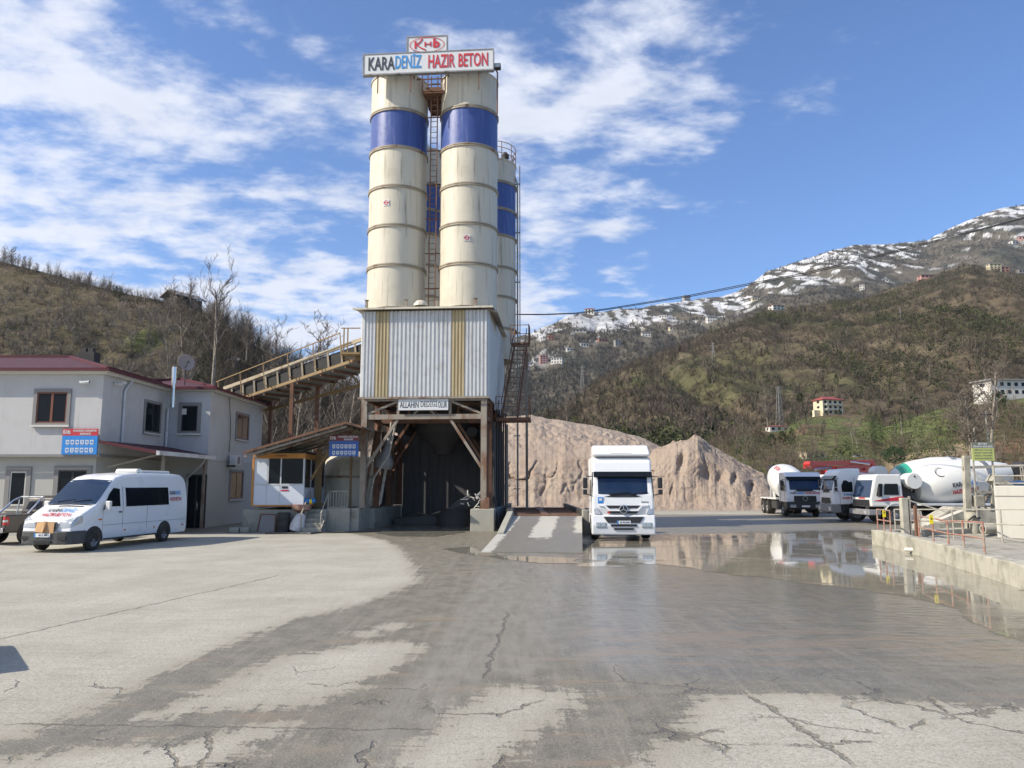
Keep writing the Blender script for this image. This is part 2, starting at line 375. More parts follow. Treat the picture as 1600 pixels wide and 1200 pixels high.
def ground_mat():
    t = NT('yard_concrete'); o = t.tc.outputs['Object']
    a = t.attr('dry'); f = t.attr('film'); tk = t.attr('track')
    big = t.noise(.55, 7, .62, o); mid = t.noise(2.6, 8, .66, o); fine = t.noise(22, 5, .75, o); grit = t.noise(55, 3, .75, o)
    strk = t.noise(1.2, 8, .68, o, sc=(.8, 5.0, 1), dist=.6)
    diag = t.n.new('ShaderNodeMapping'); diag.inputs['Rotation'].default_value = (0, 0, R(-38)); diag.inputs['Scale'].default_value = (6, .8, 1)
    t.l.new(o, diag.inputs[0]); dg = t.noise(1.0, 7, .65, diag.outputs[0])
    e = t.math('ADD', a, t.math('MULTIPLY', t.math('SUBTRACT', mid, .5), .8))
    e = t.math('ADD', e, t.math('MULTIPLY', t.math('SUBTRACT', strk, .5), 1.0)); ty = t.noise(1.0, 7, .7, o, sc=(7, .35, 1)); e = t.math('ADD', e, t.math('MULTIPLY', t.math('SUBTRACT', ty, .5), .9))
    e = t.math('ADD', e, t.math('MULTIPLY', t.math('SUBTRACT', fine, .5), .95))
    D_ = t.rng(e, -.05, .04)
    D_ = t.math('MULTIPLY', D_, t.rng(t.math('ADD', dg, t.math('MULTIPLY', t.math('SUBTRACT', big, .5), .6)), .28, .36, .55, 1))
    dryc = t.mix(t.rng(big, .3, .7), (.36, .345, .29), (.45, .432, .37))
    dryc = t.mix(t.rng(strk, .45, .75, 0, .45), dryc, (.24, .225, .185))
    dryc = t.mix(t.rng(dg, .5, .75, 0, .35), dryc, (.46, .455, .41))
    dryc = t.mix(t.rng(fine, .42, .66, 0, .55), dryc, (.22, .205, .165))
    dryc = t.mix(t.rng(ty, .5, .75, 0, .35), dryc, (.27, .25, .205)); dryc = t.mix(t.rng(grit, .56, .66, 0, .8), dryc, (.13, .12, .10)); dryc = t.mix(t.rng(grit, .40, .30, 0, .6), dryc, (.60, .58, .51))
    wetc = t.mix(t.rng(mid, .3, .7), (.13, .12, .088), (.195, .18, .138))
    wetc = t.mix(t.rng(ty, .48, .68, 0, .5), wetc, (.25, .225, .18)); wetc = t.mix(t.rng(ty, .46, .3, 0, .5), wetc, (.09, .08, .065)); wetc = t.mix(t.rng(grit, .52, .68, 0, .85), wetc, (.36, .32, .265)); wetc = t.mix(t.rng(grit, .28, .42, .8, 0), wetc, (.045, .04, .035))
    sep0 = t.n.new('ShaderNodeSeparateXYZ'); t.l.new(o, sep0.inputs[0]); sb = t.math('MULTIPLY', t.math('MULTIPLY', t.rng(sep0.outputs[1], 9.2, 10.4), t.rng(sep0.outputs[1], 11.6, 13.2, 1, 0)), t.rng(sep0.outputs[0], .2, 1.4)); wetc = t.mix(t.math('MULTIPLY', t.rng(t.math('ADD', t.noise(1.1, 5, .6, o, sc=(.5, 2.2, 1)), t.math('MULTIPLY', sb, .13)), .56, .70, 0, .8), t.rng(grit, .35, .55, .5, 1)), wetc, (.25, .195, .135))
    wetc = t.mix(t.math('MULTIPLY', t.rng(tk, .55, .25), t.rng(dg, .35, .6, .1, .55)), wetc, (.26, .245, .21))
    # cracks
    wv = t.n.new('ShaderNodeVectorMath'); wv.operation = 'ADD'; t.l.new(o, wv.inputs[0])
    ws = t.n.new('ShaderNodeVectorMath'); ws.operation = 'SCALE'; ws.inputs[3].default_value = .55
    t.l.new(t.noise(1.7, 4, .6, o, out=1), ws.inputs[0]); t.l.new(ws.outputs[0], wv.inputs[1])
    vo = t.n.new('ShaderNodeTexVoronoi'); vo.feature = 'DISTANCE_TO_EDGE'; vo.inputs['Scale'].default_value = .95; t.l.new(wv.outputs[0], vo.inputs['Vector'])
    sep = t.n.new('ShaderNodeSeparateXYZ'); t.l.new(o, sep.inputs[0])
    near = t.rng(t.math('ADD', sep.outputs[1], t.math('MULTIPLY', big, 2.0)), 9.6, 11.6, 1, 0)
    cw = t.math('MULTIPLY', t.rng(t.noise(5, 4, .6, o), .3, .7, .003, .026), near)
    crack = t.math('MULTIPLY', t.rng(t.math('SUBTRACT', vo.outputs[0], cw), 0, .012, 1, 0), t.math('MULTIPLY', near, t.rng(t.noise(.6, 3, .5, o), .50, .58)))
    def line(p, q, w):
        p, q = gr(*p), gr(*q); d = (q-p).normalized(); nx, ny = -d.y, d.x
        v = t.math('ADD', t.math('MULTIPLY', sep.outputs[0], nx), t.math('MULTIPLY', sep.outputs[1], ny))
        v = t.math('ABSOLUTE', t.math('ADD', t.math('SUBTRACT', v, p.x*nx+p.y*ny), t.math('MULTIPLY', t.math('SUBTRACT', mid, .5), .35)))
        al = t.math('ADD', t.math('MULTIPLY', sep.outputs[0], d.x), t.math('MULTIPLY', sep.outputs[1], d.y)); a0 = p.x*d.x+p.y*d.y
        return t.math('MULTIPLY', t.rng(v, w*.5, w, 1, 0), t.math('MULTIPLY', t.rng(al, a0, a0+.2), t.rng(al, a0+(q-p).length-.2, a0+(q-p).length, 1, 0)))
    cr = crack
    for p, q, w in (((-60, 1012), (440, 898), .035), ((757, 1062), (795, 955), .03), ((0, 1130), (700, 1140), .02), ((1170, 1083), (1345, 1200), .04), ((300, 1250), (330, 1140), .03)):
        cr = t.math('MAXIMUM', cr, line(p, q, w))
    c = t.mix(D_, wetc, t.mix(t.math('MULTIPLY', t.rng(e, .5, .02), t.rng(mid, .35, .6, .2, .75)), dryc, (.27, .245, .195))); c = t.mix(t.math('MULTIPLY', cr, t.rng(fine, .3, .6, .15, .75)), c, (.09, .08, .065))
    far = t.rng(sep.outputs[1], 54, 75); c = t.mix(far, c, t.mix(t.noise(.3, 5, .6, o), (.30, .24, .18), (.22, .19, .15)))
    t.put(t.b.inputs['Base Color'], c)
    fl = t.rng(t.math('ADD', f, t.math('MULTIPLY', t.math('SUBTRACT', big, .5), 2.2)), -.6, 1.2)
    rw = t.mix(fl, t.mix(t.rng(mid, .3, .7), (.42,)*3, (.6,)*3), t.mix(t.rng(strk, .35, .65), (.08,)*3, (.24,)*3))
    pd = t.attr('pud'); near_p = t.rng(t.math('ADD', pd, t.math('MULTIPLY', t.math('SUBTRACT', strk, .5), 3.0)), -3.6, -.1); rw = t.mix(near_p, rw, (.07,)*3)
    t.put(t.b.inputs['Roughness'], t.mix(t.math('MAXIMUM', D_, far), rw, (.92,)*3))
    t.put(t.b.inputs['Specular IOR Level'], t.math('SUBTRACT', .6, t.math('MULTIPLY', D_, .4)))
    hgt = t.math('ADD', t.math('MULTIPLY', fine, .45), t.math('MULTIPLY', grit, .35)); hgt = t.math('ADD', hgt, t.math('MULTIPLY', D_, .35))
    hgt = t.math('SUBTRACT', hgt, t.math('MULTIPLY', cr, 1.8)); fs = t.math('MULTIPLY', t.math('MAXIMUM', fl, near_p), t.math('SUBTRACT', 1.0, D_)); hgt = t.math('MULTIPLY', hgt, t.math('SUBTRACT', 1.0, t.math('MULTIPLY', fs, .86)))
    rip = t.noise(3.2, 6, .7, o, sc=(1, 1.8, 1), dist=.5); hgt = t.math('ADD', hgt, t.math('MULTIPLY', rip, t.math('MULTIPLY', fs, .9)))
    t.bump(hgt, .7, .016); return t.m
g = mesh_np('ground', np.stack([GX, GY, z], -1).reshape(-1, 3), Fg, ground_mat(), True, attrs={'dry': sd, 'film': film, 'track': trk, 'pud': pud}); tag(g, kind='structure')
# puddle
def puddle_mat():
    t = NT('muddy_water'); o = t.tc.outputs['Object']
    c = t.mix(t.rng(t.noise(.5, 4, .6, o, sc=(1, 2.5, 1)), .35, .65), (.27, .25, .195), (.21, .20, .16))
    t.put(t.b.inputs['Base Color'], c); t.b.inputs['IOR'].default_value = 1.33
    pt = t.rng(t.noise(.42, 4, .6, o, sc=(1, 1.6, 1)), .50, .66)
    t.put(t.b.inputs['Roughness'], t.rng(pt, 0, 1, .03, .12)); t.b.inputs['Specular IOR Level'].default_value = .6
    h = t.math('ADD', t.math('MULTIPLY', t.noise(7, 3, .5, o, sc=(1, 1.7, 1)), t.rng(pt, 0, 1, .12, 1.3)), t.math('MULTIPLY', t.noise(1.3, 2, .5, o), .18))
    t.bump(h, .10, .02); return t.m
WMAT = puddle_mat()
def puddle(name, pl, zz, amp=.5, step=.3, label=None):
    P = [Vector((*p, 0)) for p in pxpoly(pl)]; pts = []
    for i in range(len(P)):
        a, b = P[i], P[(i+1) % len(P)]; n = max(int((b-a).length/step), 1)
        for k in range(n): pts.append(a.lerp(b, k/n))
    A = np.array([(p.x, p.y) for p in pts]); nn = np.roll(A, -1, 0)-np.roll(A, 1, 0); nn = np.stack([nn[:, 1], -nn[:, 0]], 1); nn /= np.linalg.norm(nn, axis=1)[:, None]+1e-9
    nz = fbm(A[:, 0]*.8, A[:, 1]*.8, 5, 11, .6)
    A = A+nn*(amp*nz*np.clip(A[:, 1]/20, .3, 1.5))[:, None]
    m = MB(); m.add([(x, y, zz) for x, y in A], [tuple(range(len(A)))]); o = m.build(name, WMAT); 
    bm = bmesh.new(); bm.from_mesh(o.data); bmesh.ops.triangulate(bm, faces=bm.faces)
    for f_ in bm.faces:
        if f_.normal.z < 0: f_.normal_flip()
    bm.to_mesh(o.data); bm.free(); return tag(o, kind='structure')
puddle('puddle', PUD, -.002, .9, .12)
puddle('puddle', [(592, 833), (610, 824), (660, 820), (735, 822), (730, 832), (680, 838), (620, 838)], .001, .3, .12)
puddle('puddle', [(690, 858), (740, 853), (745, 860), (800, 868), (905, 872), (905, 880), (840, 880), (740, 868)], .0015, .25, .1)
# ================================================================ HILLS
def lerp_tab(tab, x): return np.interp(x, [a for a, b in tab], [b for a, b in tab])
class Hill: pass
def hill(name, prof, ridge, foot, zf, nU, nT, amp, nsc, p=1.0, back=.35, colf=None, m=None, seed=0, gully=0, rj=0):
    px = np.linspace(prof[0][0], prof[-1][0], nU); py = lerp_tab(prof, px)+rj*fbm(px*.03, px*0, 5, seed+9); Yr = lerp_tab(ridge, px); Yf = lerp_tab(foot, px)
    u = (px-800)/F; v = (600-py)/F; dy = cos(PITCH)-v*sin(PITCH); Zr = CH+(sin(PITCH)+v*cos(PITCH))/dy*Yr; ur = u/dy
    T = np.concatenate([np.linspace(0, 1, nT), 1+np.linspace(.04, back, max(nT//6, 4))])
    TT, UU = np.meshgrid(T, ur, indexing='ij'); YR = Yr[None, :]; YF = Yf[None, :]; ZR = Zr[None, :]
    YY = YF+(YR-YF)*TT; XX = UU*YY; Tc = np.clip(TT, 0, 1)
    zfoot = lerp_tab(zf, px)[None, :] if isinstance(zf, list) else zf
    ZZ = zfoot+(ZR-zfoot)*Tc**p
    n = fbm(XX*nsc, YY*nsc*.8, 6, seed); env = np.sin(np.clip(Tc, 0, 1)*pi)**.7
    ZZ = ZZ+amp*n*env
    if gully: ZZ = ZZ-gully*(1-np.abs(fbm(XX*nsc*1.7+3, YY*nsc*.25, 4, seed+5)))**3*env
    bk = np.clip(TT-1, 0, None); ZZ = ZZ-bk*1.1*(ZR-zfoot)
    h = Hill(); h.X, h.Y, h.Z, h.px, h.T, h.nT = XX, YY, ZZ, px, T, nT
    n0, n1 = XX.shape; idx = np.arange(n0*n1).reshape(n0, n1); Fh = np.stack([idx[:-1, :-1], idx[:-1, 1:], idx[1:, 1:], idx[1:, :-1]], -1).reshape(-1, 4)
    col = colf(XX, YY, ZZ, TT, np.broadcast_to(px[None, :], XX.shape)); h.col = col
    o = mesh_np(name, np.stack([XX, YY, ZZ], -1).reshape(-1, 3), Fh, m, True, col=col.reshape(-1, 3)); tag(o, kind='structure'); h.o = o; return h
def hpt(h, px, t):
    """point on the hill for arrays px, t (0..1)"""
    iu = np.clip(np.interp(px, h.px, np.arange(len(h.px))), 0, len(h.px)-1.001); it = np.clip(t*(h.nT-1), 0, h.nT-1.001)
    a = iu.astype(int); b = it.astype(int); fa = iu-a; fb = it-b
    def g_(A):
        q = A[b, a].T*(1-fa)*(1-fb)+A[b, a+1].T*fa*(1-fb)+A[b+1, a].T*(1-fa)*fb+A[b+1, a+1].T*fa*fb; return q.T
    return np.stack([g_(h.X), g_(h.Y), g_(h.Z)], -1), g_(h.col)
def onhill(h, px, py):
    ts = np.linspace(0, 1, 400); P, c = hpt(h, np.full(400, float(px)), ts)
    q = [proj(*p)[1] for p in P]; i = int(np.argmin(np.abs(np.array(q)-py))); return Vector([float(a) for a in P[i]])
def terr_mat(name, s1, s2, rough=.95):
    t = NT(name); c = t.attr('col', 'Color'); o = t.tc.outputs['Object']
    n = t.noise(s1, 8, .7, o); n2 = t.noise(s2, 6, .7, o)
    c = t.mix(t.rng(n, .3, .7, 0, 1), t.mix(1.0, c, (.55, .55, .55), 'MULTIPLY'), t.mix(1.0, c, (1.45, 1.42, 1.35), 'MULTIPLY'))
    c = t.mix(t.rng(n2, .45, .7, 0, .5), c, (.05, .045, .035))
    t.put(t.b.inputs['Base Color'], c); t.b.inputs['Roughness'].default_value = rough; t.b.inputs['Specular IOR Level'].default_value = .1
    t.bump(n, .8, .4/s1); return t.m
def mixc(a, b, f): return a+(b-a)*f[..., None]
def cst(c, A): return np.broadcast_to(np.array(c, float), A.shape+(3,)).copy()
ss = lambda x, a, b: (lambda t: t*t*(3-2*t))(np.clip((x-a)/(b-a), 0, 1))
def c_left(X, Y, Z, T, px):
    c = cst((.10, .085, .055), X); n = fbm(X*.06, Y*.06, 5, 21); n2 = fbm(X*.25, Y*.25, 4, 22)
    c = mixc(c, cst((.085, .105, .035), X), ss(n+n2*.4, .12, .55)*ss(px, 420, 250)*.8); c = mixc(c, cst((.13, .105, .075), X), ss(n2-n*.4, .05, .5))
    c = mixc(c, cst((.10, .082, .062), X), ss(px, 330, 430)*.9); return c
def c_right(X, Y, Z, T, px):
    c = cst((.105, .085, .06), X); n = fbm(X*.012, Y*.010, 5, 31); n2 = fbm(X*.05, Y*.04, 5, 32)
    c = mixc(c, cst((.09, .098, .045), X), ss(n+n2*.5, .08, .45)*.65); c = mixc(c, cst((.14, .118, .08), X), ss(fbm(X*.02+9, Y*.02, 4, 33)+n2*.4, .1, .5)*.8)
    c = mixc(c, cst((.05, .05, .03), X), ss(-n-n2*.4, .15, .5)); return c
def c_snow(X, Y, Z, T, px):
    c = cst((.11, .10, .08), X); n = fbm(X*.004, Y*.003, 5, 41); n2 = fbm(X*.022, Y*.008, 5, 42); n3 = fbm(X*.06, Y*.03, 3, 43)
    c = mixc(c, cst((.05, .055, .045), X), ss(n2-.3*n, .0, .4))
    sn = .72*ss(n*1.3+n2*1.3+n3*1.9+(T-.86)*1.2-.25*ss(px, 1050, 900), .12, .34)*ss(T, .55, .8)*(.55+.45*ss(px, 700, 1250)+.2)
    c = mixc(c, cst((.72, .74, .78), X), np.clip(sn, 0, 1)); return c
def c_foot(X, Y, Z, T, px):
    c = cst((.11, .09, .055), X); n = fbm(X*.03, Y*.03, 5, 51); n2 = fbm(X*.13, Y*.13, 5, 52)
    c = mixc(c, cst((.12, .14, .055), X), ss(n+n2*.4+.5*ss(px, 1350, 1400)*ss(px, 1520, 1470)*ss(T, .3, .8), .1, .45))
    c = mixc(c, cst((.17, .11, .075), X), ss(n2-n+.5*ss(px, 1230, 1260)*ss(px, 1370, 1350)*ss(T, .45, .7), .25, .5))
    c = mixc(c, cst((.30, .23, .15), X), ss(n2*.6+.75*ss(px, 1340, 1390)*ss(px, 1530, 1490)*ss(T, .55, .3)*ss(T, .03, .15), .45, .7)); return c
H3 = hill('far_mountain', [(560, 600), (700, 565), (805, 527), (830, 520), (860, 506), (890, 492), (920, 489), (1000, 480), (1070, 470), (1130, 462), (1165, 448), (1200, 425), (1290, 395), (1340, 383), (1390, 381), (1450, 374), (1500, 350), (1560, 328), (1600, 318), (1750, 290)],
          [(560, 1100), (805, 1300), (1200, 2000), (1600, 2300), (1750, 2300)], [(560, 620), (805, 700), (1750, 900)], 40, 520, 150, 26, .0045, .92, colf=c_snow, m=terr_mat('snowy_mountain_ground', .03, .09), seed=4, gully=20, rj=3)
H2 = hill('near_mountain', [(560, 735), (700, 712), (760, 700), (830, 668), (880, 640), (940, 600), (1000, 566), (1060, 540), (1130, 512), (1200, 485), (1290, 474), (1350, 465), (1400, 448), (1450, 434), (1490, 419), (1515, 412), (1545, 422), (1600, 432), (1750, 440)],
          [(560, 260), (800, 300), (1000, 420), (1300, 620), (1750, 640)], [(560, 120), (800, 125), (1100, 150), (1750, 200)], 6, 420, 150, 16, .012, .95, colf=c_right, m=terr_mat('brushy_slope_ground', .12, .4), seed=2, gully=9, rj=4)
H4 = hill('foot_slope', [(960, 752), (1040, 735), (1100, 712), (1130, 690), (1180, 672), (1220, 668), (1262, 652), (1300, 649), (1360, 648), (1380, 668), (1420, 655), (1470, 640), (1530, 632), (1600, 622), (1750, 600)],
          [(960, 125), (1200, 170), (1300, 185), (1365, 185), (1390, 150), (1600, 170), (1750, 175)], [(960, 92), (1200, 95), (1750, 88)], 1.0, 260, 90, 1.3, .05, .9, colf=c_foot, m=terr_mat('foot_slope_ground', .5, 1.6), seed=6, rj=2)
H1 = hill('left_hill', [(-500, 330), (-150, 380), (0, 408), (60, 422), (150, 447), (230, 466), (290, 475), (340, 498), (390, 535), (430, 562), (480, 590), (540, 615), (600, 640), (700, 680), (800, 712)],
          [(-500, 150), (0, 135), (230, 120), (400, 118), (560, 130), (800, 150)], [(-500, 62), (200, 62), (420, 66), (600, 80), (800, 100)], .2, 380, 150, 2.2, .06, .95, colf=c_left, m=terr_mat('left_hill_ground', 1.2, 3.0), seed=1, gully=1.0, rj=2)
# ---------------- vegetation as stuff
VEG = None
def veg_mat():
    t = NT('twigs_and_leaves'); t.put(t.b.inputs['Base Color'], t.attr('col', 'Color')); t.b.inputs['Roughness'].default_value = .9
    t.b.inputs['Specular IOR Level'].default_value = .15; return t.m
VEG = veg_mat()
def blades(name, P, H, Wd, col, nb, spread=.5, wid=.03, seed=0, lean=.3, label='', cat='brush', stems=5, rise=1.0):
    """leafless bushes: a few stems per plant, twigs fanning off them"""
    rng = np.random.default_rng(seed); N = len(P); n = N*nb
    sa = rng.uniform(0, 2*pi, (N, stems)); sr = rng.uniform(.1, 1, (N, stems)); sh = rng.uniform(.6, 1, (N, stems))
    st = np.stack([np.cos(sa)*sr*Wd[:, None], np.sin(sa)*sr*Wd[:, None], sh*H[:, None]*rise], -1)
    pi_ = np.repeat(np.arange(N), nb); si = rng.integers(0, stems, n); stem = st[pi_, si]; L = np.linalg.norm(stem, axis=1)
    s = rng.uniform(0, 1, n)**.8*.85; ismain = np.tile(np.arange(nb) < stems, N); si2 = np.tile(np.arange(nb) % stems, N); stem = np.where(ismain[:, None], st[pi_, si2], stem); s = np.where(ismain, 0, s)
    rnd = rng.normal(0, 1, (n, 3)); rnd /= np.linalg.norm(rnd, axis=1)[:, None]; rnd[:, 2] = np.abs(rnd[:, 2])*.6
    b0 = P[pi_]+stem*s[:, None]; dr = stem/L[:, None]*.7+rnd*(spread+.45); tip = b0+dr*(L*(.22+.32*(1-s))*rng.uniform(.6, 1.2, n))[:, None]; tip = np.where(ismain[:, None], P[pi_]+stem, tip)
    w = wid*H[pi_]*rng.uniform(.5, 1.2, n)*np.where(ismain, 2.0, 1); a2 = rng.uniform(0, 2*pi, n); sv = np.stack([np.cos(a2)*w, np.sin(a2)*w, 0*w], -1)
    V = np.stack([b0-sv, b0+sv, tip], 1).reshape(-1, 3); Fb = np.arange(n*3).reshape(-1, 3)
    c = np.repeat(np.repeat(col, nb, 0)*rng.uniform(.6, 1.4, n)[:, None], 3, 0)
    o = mesh_np(name, V, Fb, VEG, False, col=c); tag(o, label, cat, kind='stuff'); return o
def leaves(name, P, H, Wd, col, nb, size=.12, seed=0, label='', cat='brush', conical=0.0, parent=None, org=None, stuff=True):
    rng = np.random.default_rng(seed); N = len(P); n = N*nb; base = np.repeat(P, nb, 0); H_ = np.repeat(H, nb); W_ = np.repeat(Wd, nb)
    d = rng.normal(0, 1, (n, 3)); d /= np.linalg.norm(d, axis=1)[:, None]; r = rng.uniform(.45, 1, n)**.6
    zz = (d[:, 2]*r*.5+.5); wsc = W_*(1-conical*zz)
    lump = 1+.35*np.sin(d[:, 0]*7+base[:, 0])*np.cos(d[:, 1]*6+d[:, 2]*5+base[:, 1])
    c0 = base+np.stack([d[:, 0]*r*wsc*lump, d[:, 1]*r*wsc*lump, zz*H_*(.9+.2*lump*.5)], -1)
    a = rng.normal(0, 1, (n, 3)); a /= np.linalg.norm(a, axis=1)[:, None]; b = np.cross(a, rng.normal(0, 1, (n, 3))); b /= np.linalg.norm(b, axis=1)[:, None]+1e-9
    s = (size*np.minimum(H_, W_*2)*rng.uniform(.5, 1.3, n))[:, None]
    V = np.stack([c0-a*s, c0+b*s*.8, c0+a*s], 1).reshape(-1, 3); Fb = np.arange(n*3).reshape(-1, 3)
    c = np.repeat(np.repeat(col, nb, 0)*rng.uniform(.6, 1.5, n)[:, None], 3, 0)
    o = mesh_np(name, V, Fb, VEG, False, col=c, parent=parent, origin=org)
    if stuff: tag(o, label, cat, kind='stuff')
    return o
def scat(h, n, px0, px1, t0=0.0, t1=1.0, dens=None, seed=0, pw=1.0):
    rng = np.random.default_rng(seed); px = rng.uniform(px0, px1, n); t = t0+(t1-t0)*rng.uniform(0, 1, n)**pw
    P, c = hpt(h, px, t); keep = np.ones(n, bool)
    if dens is not None: keep = rng.uniform(0, 1, n) < dens(P, px, t, c)
    return P[keep], px[keep], t[keep], c[keep], rng
def tint(rng, n, cols, var=.2):
    cols = np.array(cols); return cols[rng.integers(0, len(cols), n)]*rng.uniform(1-var, 1+var, (n, 1))
# left hill: hazel scrub
P, px, t, c, rg = scat(H1, 5200, -60, 430, .02, 1, lambda P, px, t, c: np.clip(.5+.9*fbm(P[:, 0]*.08, P[:, 1]*.08, 3, 5), .15, 1), 1)
blades('scrub', P-[0, 0, .1], rg.uniform(.9, 2.0, len(P)), rg.uniform(.8, 1.5, len(P)), tint(rg, len(P), [(.21, .185, .15), (.17, .15, .125), (.13, .115, .09), (.24, .21, .18)]), 60, .5, .011, 2, label='grey brown leafless hazel scrub covering the left hillside')
P, px, t, c, rg = scat(H1, 600, -60, 420, .02, .97, None, 3)
leaves('undergrowth', P-[0, 0, .3], rg.uniform(.5, 1.0, len(P)), rg.uniform(.5, 1.2, len(P)), tint(rg, len(P), [(.06, .085, .025), (.085, .10, .04), (.05, .06, .02)]), 60, .09, 4, label='low green undergrowth between the scrub on the left hillside', cat='undergrowth')
P, px, t, c, rg = scat(H1, 2300, 330, 800, .0, 1.02, None, 5)
blades('thicket', P-[0, 0, .2], rg.uniform(2, 6.0, len(P)), rg.uniform(1.0, 2.0, len(P)), tint(rg, len(P), [(.115, .09, .068), (.09, .075, .06), (.13, .11, .085), (.075, .07, .05)]), 90, .45, .0045, 6, label='brown leafless thicket on the slope behind the conveyor')
P, px, t, c, rg = scat(H1, 380, 300, 800, .1, .97, None, 7)
leaves('evergreen_undergrowth', P-[0, 0, .4], rg.uniform(1, 3.0, len(P)), rg.uniform(.7, 1.6, len(P)), tint(rg, len(P), [(.045, .055, .02), (.06, .07, .03)]), 90, .06, 8, label='dark green undergrowth in the thicket behind the plant', cat='undergrowth')
# ridge fringe
P, px, t, c, rg = scat(H1, 620, -60, 420, .955, 1.0, lambda P, px, t, c: np.clip(.45+1.6*fbm(px*.035, px*0, 4, 91), .03, 1), 9)
blades('ridge_brush', P-[0, 0, .2], rg.uniform(.8, 3.6, len(P))*rg.uniform(.5, 1, len(P)), rg.uniform(.8, 2.2, len(P)), tint(rg, len(P), [(.19, .16, .13), (.14, .12, .10)]), 40, .5, .0055, 10, label='leafless brush fringing the ridge of the left hill')
HOUSES = [(850, 568, 13), (869, 568, 18), (828, 571, 9), (861, 532, 9), (921, 491, 15), (913, 542, 13), (905, 519, 22), (942, 534, 15), (965, 540, 10), (1009, 526, 14), (1074, 470, 11), (1112, 502, 16), (1343, 453, 7), (1380, 440, 10), (1595, 374, 14), (1582, 381, 12), (1598, 415, 12), (1217, 480, 22), (1556, 414, 19), (1571, 419, 13), (1452, 424, 26), (1302, 648, 60), (1218, 674, 32), (1272, 717, 34), (1578, 618, 62), (1035, 497, 12), (985, 512, 12), (1180, 470, 12), (1250, 452, 9), (1300, 447, 9), (1500, 398, 12), (1530, 392, 10), (890, 548, 10), (1050, 515, 10)]
def clear_of(P):
    f = P[:, 1]*cos(PITCH)+(P[:, 2]-CH)*sin(PITCH); x = 800+F*P[:, 0]/f; y = 600-F*(-P[:, 1]*sin(PITCH)+(P[:, 2]-CH)*cos(PITCH))/f; k = np.ones(len(P), bool)
    for hx, hy, hw_ in HOUSES: k &= ~((np.abs(x-hx) < hw_*.6+1.5) & (y > hy-3) & (y < hy+7+hw_*.12))
    return k
# near mountain
def dn(P, px, t, c): return np.clip(.62+.8*fbm(P[:, 0]*.012+4, P[:, 1]*.012, 4, 6), .12, 1)
P, px, t, c, rg = scat(H2, 24000, 700, 1680, 0.0, 1, dn, 11, .75); k_ = clear_of(P); P, px = P[k_], px[k_]
blades('hillside_wood', P-[0, 0, .5], rg.uniform(1.4, 4.2, len(P))*np.where(rg.uniform(0, 1, len(P)) > .93, 1.7, 1), rg.uniform(1.5, 3.2, len(P)), tint(rg, len(P), [(.105, .085, .068), (.08, .068, .056), (.13, .108, .085), (.07, .068, .045)]), 30, .6, .020, 12, label='leafless grey brown wood covering the near mountainside', cat='wood')
P, px, t, c, rg = scat(H2, 7500, 700, 1680, 0.0, .98, lambda P, px, t, c: ss(fbm(P[:, 0]*.014, P[:, 1]*.013, 5, 61)+.25*ss(px, 1000, 850), -.05, .35)+.05, 13); k_ = clear_of(P); P, px = P[k_], px[k_]
leaves('evergreen_scrub', P-[0, 0, .8], rg.uniform(2, 6.5, len(P)), rg.uniform(1.5, 3.6, len(P)), tint(rg, len(P), [(.035, .045, .02), (.05, .06, .025), (.028, .038, .02), (.07, .08, .03)]), 38, .10, 14, label='dark evergreen scrub in patches on the near mountainside', cat='scrub')
# far mountain
P, px, t, c, rg = scat(H3, 34000, 760, 1680, .0, 1, lambda P, px, t, c: np.clip(.55+1.1*fbm(P[:, 0]*.006, P[:, 1]*.004, 5, 71)-.45*ss(c.mean(-1), .25, .6), .06, 1), 15); k_ = clear_of(P); P, px = P[k_], px[k_]
blades('mountain_wood', P-[0, 0, 1], rg.uniform(4, 10, len(P)), rg.uniform(3, 6, len(P)), tint(rg, len(P), [(.095, .085, .075), (.06, .06, .05), (.04, .045, .035), (.12, .105, .09)]), 14, .5, .035, 16, label='dark wood scattered over the snowy far mountain', cat='wood')
# foot slope
P, px, t, c, rg = scat(H4, 1500, 1040, 1680, 0.0, 1, lambda P, px, t, c: np.clip(.5+.8*fbm(P[:, 0]*.05, P[:, 1]*.05, 3, 81)-.6*ss(c[:, 1], .12, .15), .05, 1), 17); k_ = clear_of(P); P, px = P[k_], px[k_]
blades('hedge_brush', P-[0, 0, .2], rg.uniform(1.5, 4.5, len(P)), rg.uniform(1, 2, len(P)), tint(rg, len(P), [(.15, .11, .085), (.12, .10, .075), (.16, .14, .11)]), 70, .4, .006, 18, label='brown leafless brush on the foot slope beyond the parked lorries')
P, px, t, c, rg = scat(H4, 520, 1040, 1680, 0.05, .98, None, 19); k_ = clear_of(P); P, px = P[k_], px[k_]
leaves('green_scrub', P-[0, 0, .4], rg.uniform(1, 3.5, len(P)), rg.uniform(.8, 2, len(P)), tint(rg, len(P), [(.045, .065, .025), (.07, .10, .03), (.035, .045, .02)]), 90, .06, 20, label='green scrub dotted over the foot slope below the houses', cat='scrub')
